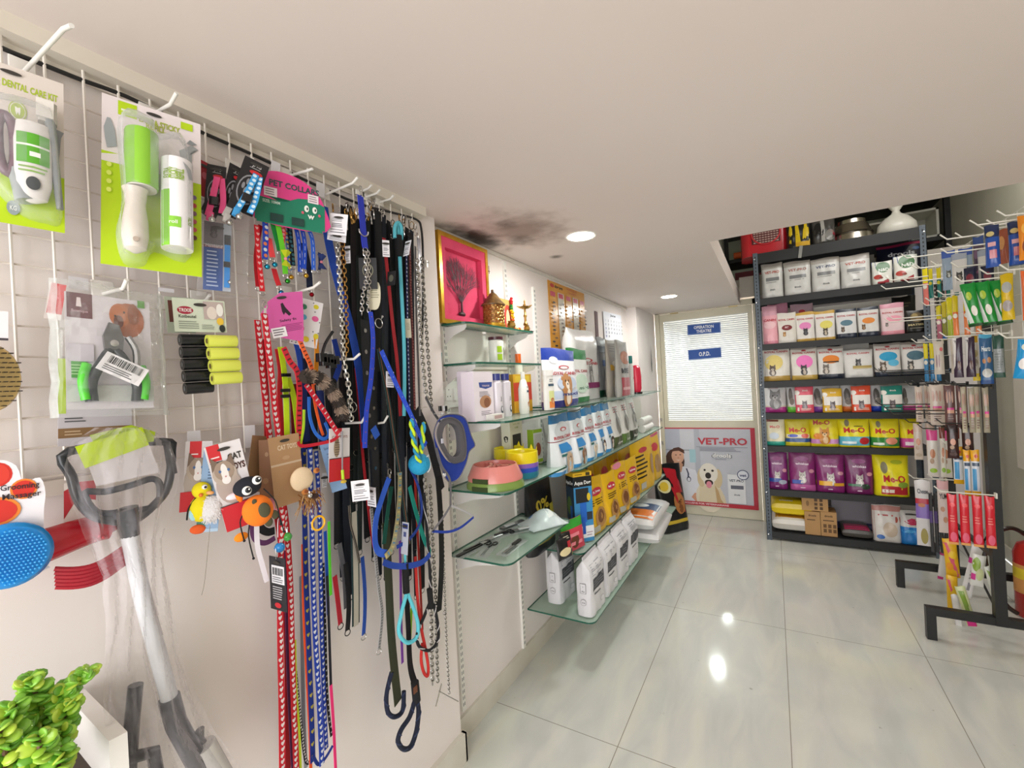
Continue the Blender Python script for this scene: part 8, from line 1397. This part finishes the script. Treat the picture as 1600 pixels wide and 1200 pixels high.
# blue muzzle harness
T = thing('mesh_harness', 'royal blue and grey piped dog harness hanging at the right end of the grid', 'harness', TR(A(706, 700, -.97), PI / 2)); MiH = T.matrix_world.inverted(); Hh = lambda x, y, X=-.97: MiH @ A(x, y, X)
ring = [(684, 672), (692, 656), (708, 653), (722, 664), (728, 690), (727, 715), (718, 722), (705, 722), (693, 706), (685, 688)]
inner = [(692, 676), (697, 664), (708, 662), (717, 672), (720, 692), (719, 708), (712, 714), (703, 710), (696, 698), (692, 688)]
n = len(ring); ro = smooth_path([Hh(*p) for p in ring], 4, True); ri = smooth_path([Hh(*p) for p in inner], 4, True); N = len(ro); m = MB()
m.add(ro + ri + [p + Vector((0, .02, 0)) for p in ri], [(i, (i + 1) % N, N + (i + 1) % N, N + i) for i in range(N)] + [(N + i, N + (i + 1) % N, 2 * N + (i + 1) % N, 2 * N + i) for i in range(N)], 'c#5e5c62'); m.build('grey_lining', T)
m = MB(); ou = smooth_path([Hh(*p, -.985) for p in [(678, 676), (687, 653), (708, 647), (727, 654), (736, 680), (742, 696), (733, 706), (728, 725), (716, 748), (700, 752), (688, 728), (680, 700)]], 4, True); K = len(ou)
ro2 = [ro[int(i * N / K)] + Vector((0, .012, 0)) for i in range(K)]; m.add(ou + ro2, [(i, (i + 1) % K, K + (i + 1) % K, K + i) for i in range(K)], 'c#2340a8'); m.build('blue_shell', T)
m = MB(); m.tube(ou, .0022, 'c#77757a', 6, closed=True); m.tube(ro, .0026, 'c#5a585e', 6, closed=True); m.build('piping', T)
m = MB(); m.ribbon([Hh(682, 700), Hh(690, 728), Hh(703, 750), Hh(704, 790)], .009, 'c#6c6a70', (0, -1, 0)); m.ribbon([Hh(704, 790), Hh(693, 808), Hh(676, 830)], .008, 'c#77757c', (0, -1, 0)); m.ribbon([Hh(704, 790), Hh(722, 797), Hh(739, 806)], .007, 'c#b9b7bc', (0, -1, 0)); m.build('grey_straps', T)
m = MB(); m.ribbon([Hh(676, 830), Hh(700, 831), Hh(720, 824), Hh(740, 808)], .0085, 'c#2340a8', (0, -1, 0)); m.build('blue_belly_strap', T)
m = MB(); m.rbox(Hh(691, 689, -.965), (.012, .004, .016), .003, 'm#c9c9d8'); m.build('reflective_patch', T)
m = MB(); m.box(Hh(695, 742, -.965), (.008, .004, .01), 'g#d9d9dc'); m.ball(Hh(693, 741, -.96), .0035, 'g#e8e8e8'); m.build('clasp', T)
T = thing('buckle_cluster', 'clear and black plastic clips above the blue harness', 'buckle', TR(A(693, 650, -1.0), PI / 2)); m = MB()
for i in range(7): m.rbox((random.uniform(-.02, .02), random.uniform(-.01, 0), random.uniform(-.02, .03)), (.014, .008, .018), .003, random.choice(['g#d9d9dc', 'g#17181b', 'k#c9c7c4']))
m.tube([(-.05, 0, .012), (.0, -.004, .006), (.02, -.004, .004)], .002, 'x#e8e8e8', 6); m.build('clips', T)
m = MB(); p = A(507, 565, -1.0)
for dx, dz in ((0, 0), (.012, .008), (.02, -.006), (-.008, .01), (.03, .004)): m.rbox(p + Vector((0, dx, dz)), (.02, .024, .022), .004, 'g#1b1b1e')
m.tube([p + Vector((0, -.008, .01)), p + Vector((.0, .004, .045)), p + Vector((0, .03, .08))], .004, 'g#1b1b1e', 8, sm=3); tag(m.build('dark_buckles'), 'cluster of dark plastic buckles left of the chains', 'buckle')
m = MB()
for i in range(26): p = A(random.uniform(520, 600), random.uniform(316, 350), -1.03 + random.uniform(-.02, .04)); k = random.choice(['k#c9c7c4', 'k#b9b7b4', 'k#b08a4c']); r = random.uniform(.005, .008); a = random.uniform(0, PI); u = Vector((math.cos(a), math.sin(a), 0)); m.tube([p + u * r * math.cos(q * PI / 5) + Vector((0, 0, r * 1.5 * math.sin(q * PI / 5))) for q in range(10)], .0017, k, 5, closed=True); m.tube([p + Vector((0, 0, -r * 1.4)), p + Vector((0, 0, -r * 2.6))], .0026, k, 6)
tag(m.build('snap_hooks'), 'mass of metal snap hooks gathered on the top hooks', 'snap hooks', kind='stuff')
m = MB()
for i in range(22): p = A(random.uniform(612, 655), random.uniform(338, 372), -1.07 + random.uniform(-.01, .03)); k = random.choice(['k#c9c7c4', 'k#8c8a86', 'k#b08a4c', 'g#17181b']); r = random.uniform(.005, .009); a = random.uniform(0, PI); u = Vector((math.cos(a), math.sin(a), 0)); m.tube([p + u * r * math.cos(q * PI / 5) + Vector((0, 0, r * 1.7 * math.sin(q * PI / 5))) for q in range(10)], .0015, k, 5, closed=True)
tag(m.build('snap_hooks'), 'darker mass of snap hooks at the right end of the grid', 'snap hooks', kind='stuff')
for lb, x, y, k in [('steel ring at the end of the black eyelet strap', 592, 505, 'k#b9b7b4'), ('steel ring hanging low behind the chains', 551, 636, 'k#a9a7a4'), ('thin ring on the chain near the pillar edge', 695, 957, 'k#a5a39f')]:
    m = MB(); p = A(x, y, -1.0 if x < 690 else -1.055); r = .014 if x < 690 else .008; m.tube([p + Vector((0, r * math.cos(q * PI / 7), r * math.sin(q * PI / 7))) for q in range(14)], .0015, k, 6, closed=True); tag(m.build('metal_ring'), lb, 'ring')
# price tags
TG = [('l', .15, .62, .85, .84, 3, '#9a9aa0'), ('l', .15, .34, .85, .56, 3, '#4a4a52'), ('r', .1, .1, .9, .14, '#6a6a70'), ('l', .1, .2, .9, .28, 1, '#8a8a90')]
for tl, tr_, bl, x, lb in [((516, 333), (544, 336), (513, 366), -.985, 'white price tag in front of the silver and brass chains'), ((512, 360), (541, 366), (511, 374), -1.0, 'second price tag peeking out beneath the front one'), ((597, 375), (608, 376), (598, 401), -1.01, 'narrow white price tag left of the teal lead'), ((634, 378), (643, 375), (630, 401), -1.01, 'white price tag right of the teal lead'),
                       ((603, 580), (615, 582), (603, 605), -.985, 'small white price tag on the slanting blue lead'), ((548, 752), (576, 750), (551, 784), -.98, 'white price tag below the white CAT TOYS card, front one'), ((574, 760), (587, 762), (575, 790), -1.0, 'white price tag right behind the front one'), ((539, 385), (547, 384), (540, 412), -1.03, 'narrow lilac price tag behind the brass chain'), ((503, 740), (510, 739), (503, 762), -1.04, 'small grey tag behind the pale blue card')]:
    cardthing('price_tag', lb, 'price tag', tl, tr_, bl, x, '#eae8ee', TG)
T, w, h = cardthing('hang_tag', 'oval cream tag behind the chains of the royal blue collar', 'tag', (573, 440), (594, 440), (574, 484), -1.02, '#cfc9b0', [('l', .3, .4, .9, .8, 5, '#8c8870')], outline=rnd([(.05, .1), (.1, .95), (.9, .95), (1, .4), (.8, .05), (.4, 0)], 3), hole=False)
T, w, h = cardthing('hang_tag', 'black rounded tag with a round emblem behind the blue collar chains', 'tag', (560, 403), (588, 403), (562, 452), -1.03, '#27272a', [('e', .5, .6, .3, .22, '#8c8a70'), ('e', .5, .6, .26, .19, '#27272a'), ('e', .5, .6, .12, .08, '#6a6a5c')], hole=False)
T, w, h = cardthing('hang_tag', 'beige oval tag right of the teal lead', 'tag', (632, 498), (641, 498), (634, 528), -1.03, '#c4bca8', [('l', .3, .4, .9, .8, 5, '#8c8870')], hole=False)
T, w, h = cardthing('hang_tag', 'small black square tag left of the red lead', 'tag', (606, 425), (618, 423), (605, 447), -1.01, '#1b1a1c', [('e', .5, .5, .3, .25, '#5a5a4c')], hole=False)
T, w, h = cardthing('cat_toy', 'white and red CAT TOYS card with a tabby and a lime wand toy', 'cat toy', (514, 670), (546, 667), (513, 754), -.99, '#e6e1e4', [('r', .3, .93, .6, 1, '#c42430'), ('t', .5, .81, .05, 'CAT TOYS', '#8c4a44', .76), ('e', .35, .62, .14, .17, '#a9957c'), ('e', .35, .76, .1, .06, '#8c7860'), ('r', 0, 0, 1, .42, '#cc202c'), ('r', 0, .42, 1, .435, '#2c2428')] + [('r', .24, .5 + .045 * i, .46, .51 + .045 * i, '#3c3024') for i in range(6)], hole=False)
m = MB(); m.tube([(w * .05, -.006, h * .95), (w * .04, -.008, h * .2)], .0022, 'g#8c8c90', 6); m.tube([(w * .04, -.008, h * .2), (w * .05, -.01, h * .02)], .004, 'g#b8e02c', 8); m.ball((w * .05, -.012, -.003), .008, 'g#d8b83c', (1.2, .7, .6)); m.build('wand_toy', T)
cardthing('hang_card', 'pale blue card hanging behind the white CAT TOYS card', 'card', (498, 692), (524, 692), (519, 770), -1.02, '#7fa0c8', [('t', .5, .84, .05, 'Spielzeug', '#3c5474', .6), ('l', .3, .6, .8, .78, 3, '#5a7494')], hole=False)
# ---- succulent in a white planter
a_, b_, c_ = at(106, 1088, 'Z', .951), at(199, 1143, 'Z', .951), at(170, 1158, 'Z', .951)
d1 = (a_ - c_); d2 = (b_ - c_); T = thing('white_planter', 'white boxy planter corner at the lower left', 'planter', TR(c_)); m = MB()
P4 = [Vector((0, 0, 0)), d1, d1 + d2, d2]; m.add([p + Vector((0, 0, z)) for z in (-.3, 0) for p in P4], [(0, 1, 2, 3), (7, 6, 5, 4), (0, 4, 5, 1), (1, 5, 6, 2), (2, 6, 7, 3), (3, 7, 4, 0)], 'p#e9e6e2'); m.build('end_panel', T, sm=0)
o2 = Vector((-.02, -.4, 0)); m = MB(); m.add([p + Vector((0, 0, z)) for z in (-.3, -.08) for p in (d1, d1 + Vector((0, -.4, 0)), Vector((0, -.4, 0)), Vector((0, 0, 0)))], [(3, 2, 1, 0), (4, 5, 6, 7), (0, 1, 5, 4), (1, 2, 6, 5), (2, 3, 7, 6), (3, 0, 4, 7)], 'm#3a2c22'); m.build('soil', T, sm=0)
T = thing('succulent_plant', 'green round leaved succulent growing in the white planter', 'plant', TR(c_ + d1 * .5 + Vector((0, -.16, -.08)))); MiP = T.matrix_world.inverted(); Pp = lambda x, y, X: MiP @ A(x, y, X)
stems = [[(40, 1190, -.95), (70, 1130, -.94), (100, 1085, -.94), (125, 1060, -.94), (142, 1050, -.94)], [(20, 1200, -.95), (45, 1130, -.95), (60, 1095, -.95), (46, 1070, -.95), (48, 1062, -.95)], [(60, 1210, -.93), (85, 1150, -.92), (105, 1110, -.92), (112, 1095, -.92)], [(70, 1220, -.9), (85, 1170, -.9), (95, 1140, -.9)], [(30, 1230, -.92), (20, 1170, -.92), (14, 1130, -.92), (25, 1100, -.93)], [(0, 1230, -.9), (8, 1180, -.9), (0, 1140, -.9)], [(50, 1230, -.88), (62, 1185, -.88), (60, 1150, -.88)], [(80, 1240, -.87), (90, 1200, -.87), (96, 1165, -.88)]]
sm_, lf = MB(), MB()
for st in stems:
    P = smooth_path([Pp(*q) for q in st], 5); sm_.tube(P, .003, 'm#6a4a3a', 6); n = len(P)
    for i, p in enumerate(P):
        t_ = i / n
        for k in range(4):
            a = i * 1.3 + k * 1.57; e = random.uniform(-.2, .7); d = Vector((math.cos(a) * math.cos(e), math.sin(a) * math.cos(e), math.sin(e))); s = random.uniform(.0085, .0125) * (1 - .45 * t_ ** 3); c = p + d * (s * 1.15)
            nn = Vector((.65, -.1, .75)) + Vector((random.uniform(-.6, .6), random.uniform(-.6, .6), random.uniform(-.6, .6))); ax = d.cross(nn).normalized(); up = ax.cross(d); R = Matrix((d, ax, up)).transposed(); lf.ball(c, s, random.choice(['g#7cb83a', 'g#8cc648', 'g#6aa834', 'g#a0cc44', 'g#b4d048']), (1.1, .92, .26), n=9, m=5, R=R)
sm_.build('stems', T); lf.build('leaves', T, sm=1.5)['kind'] = 'stuff'
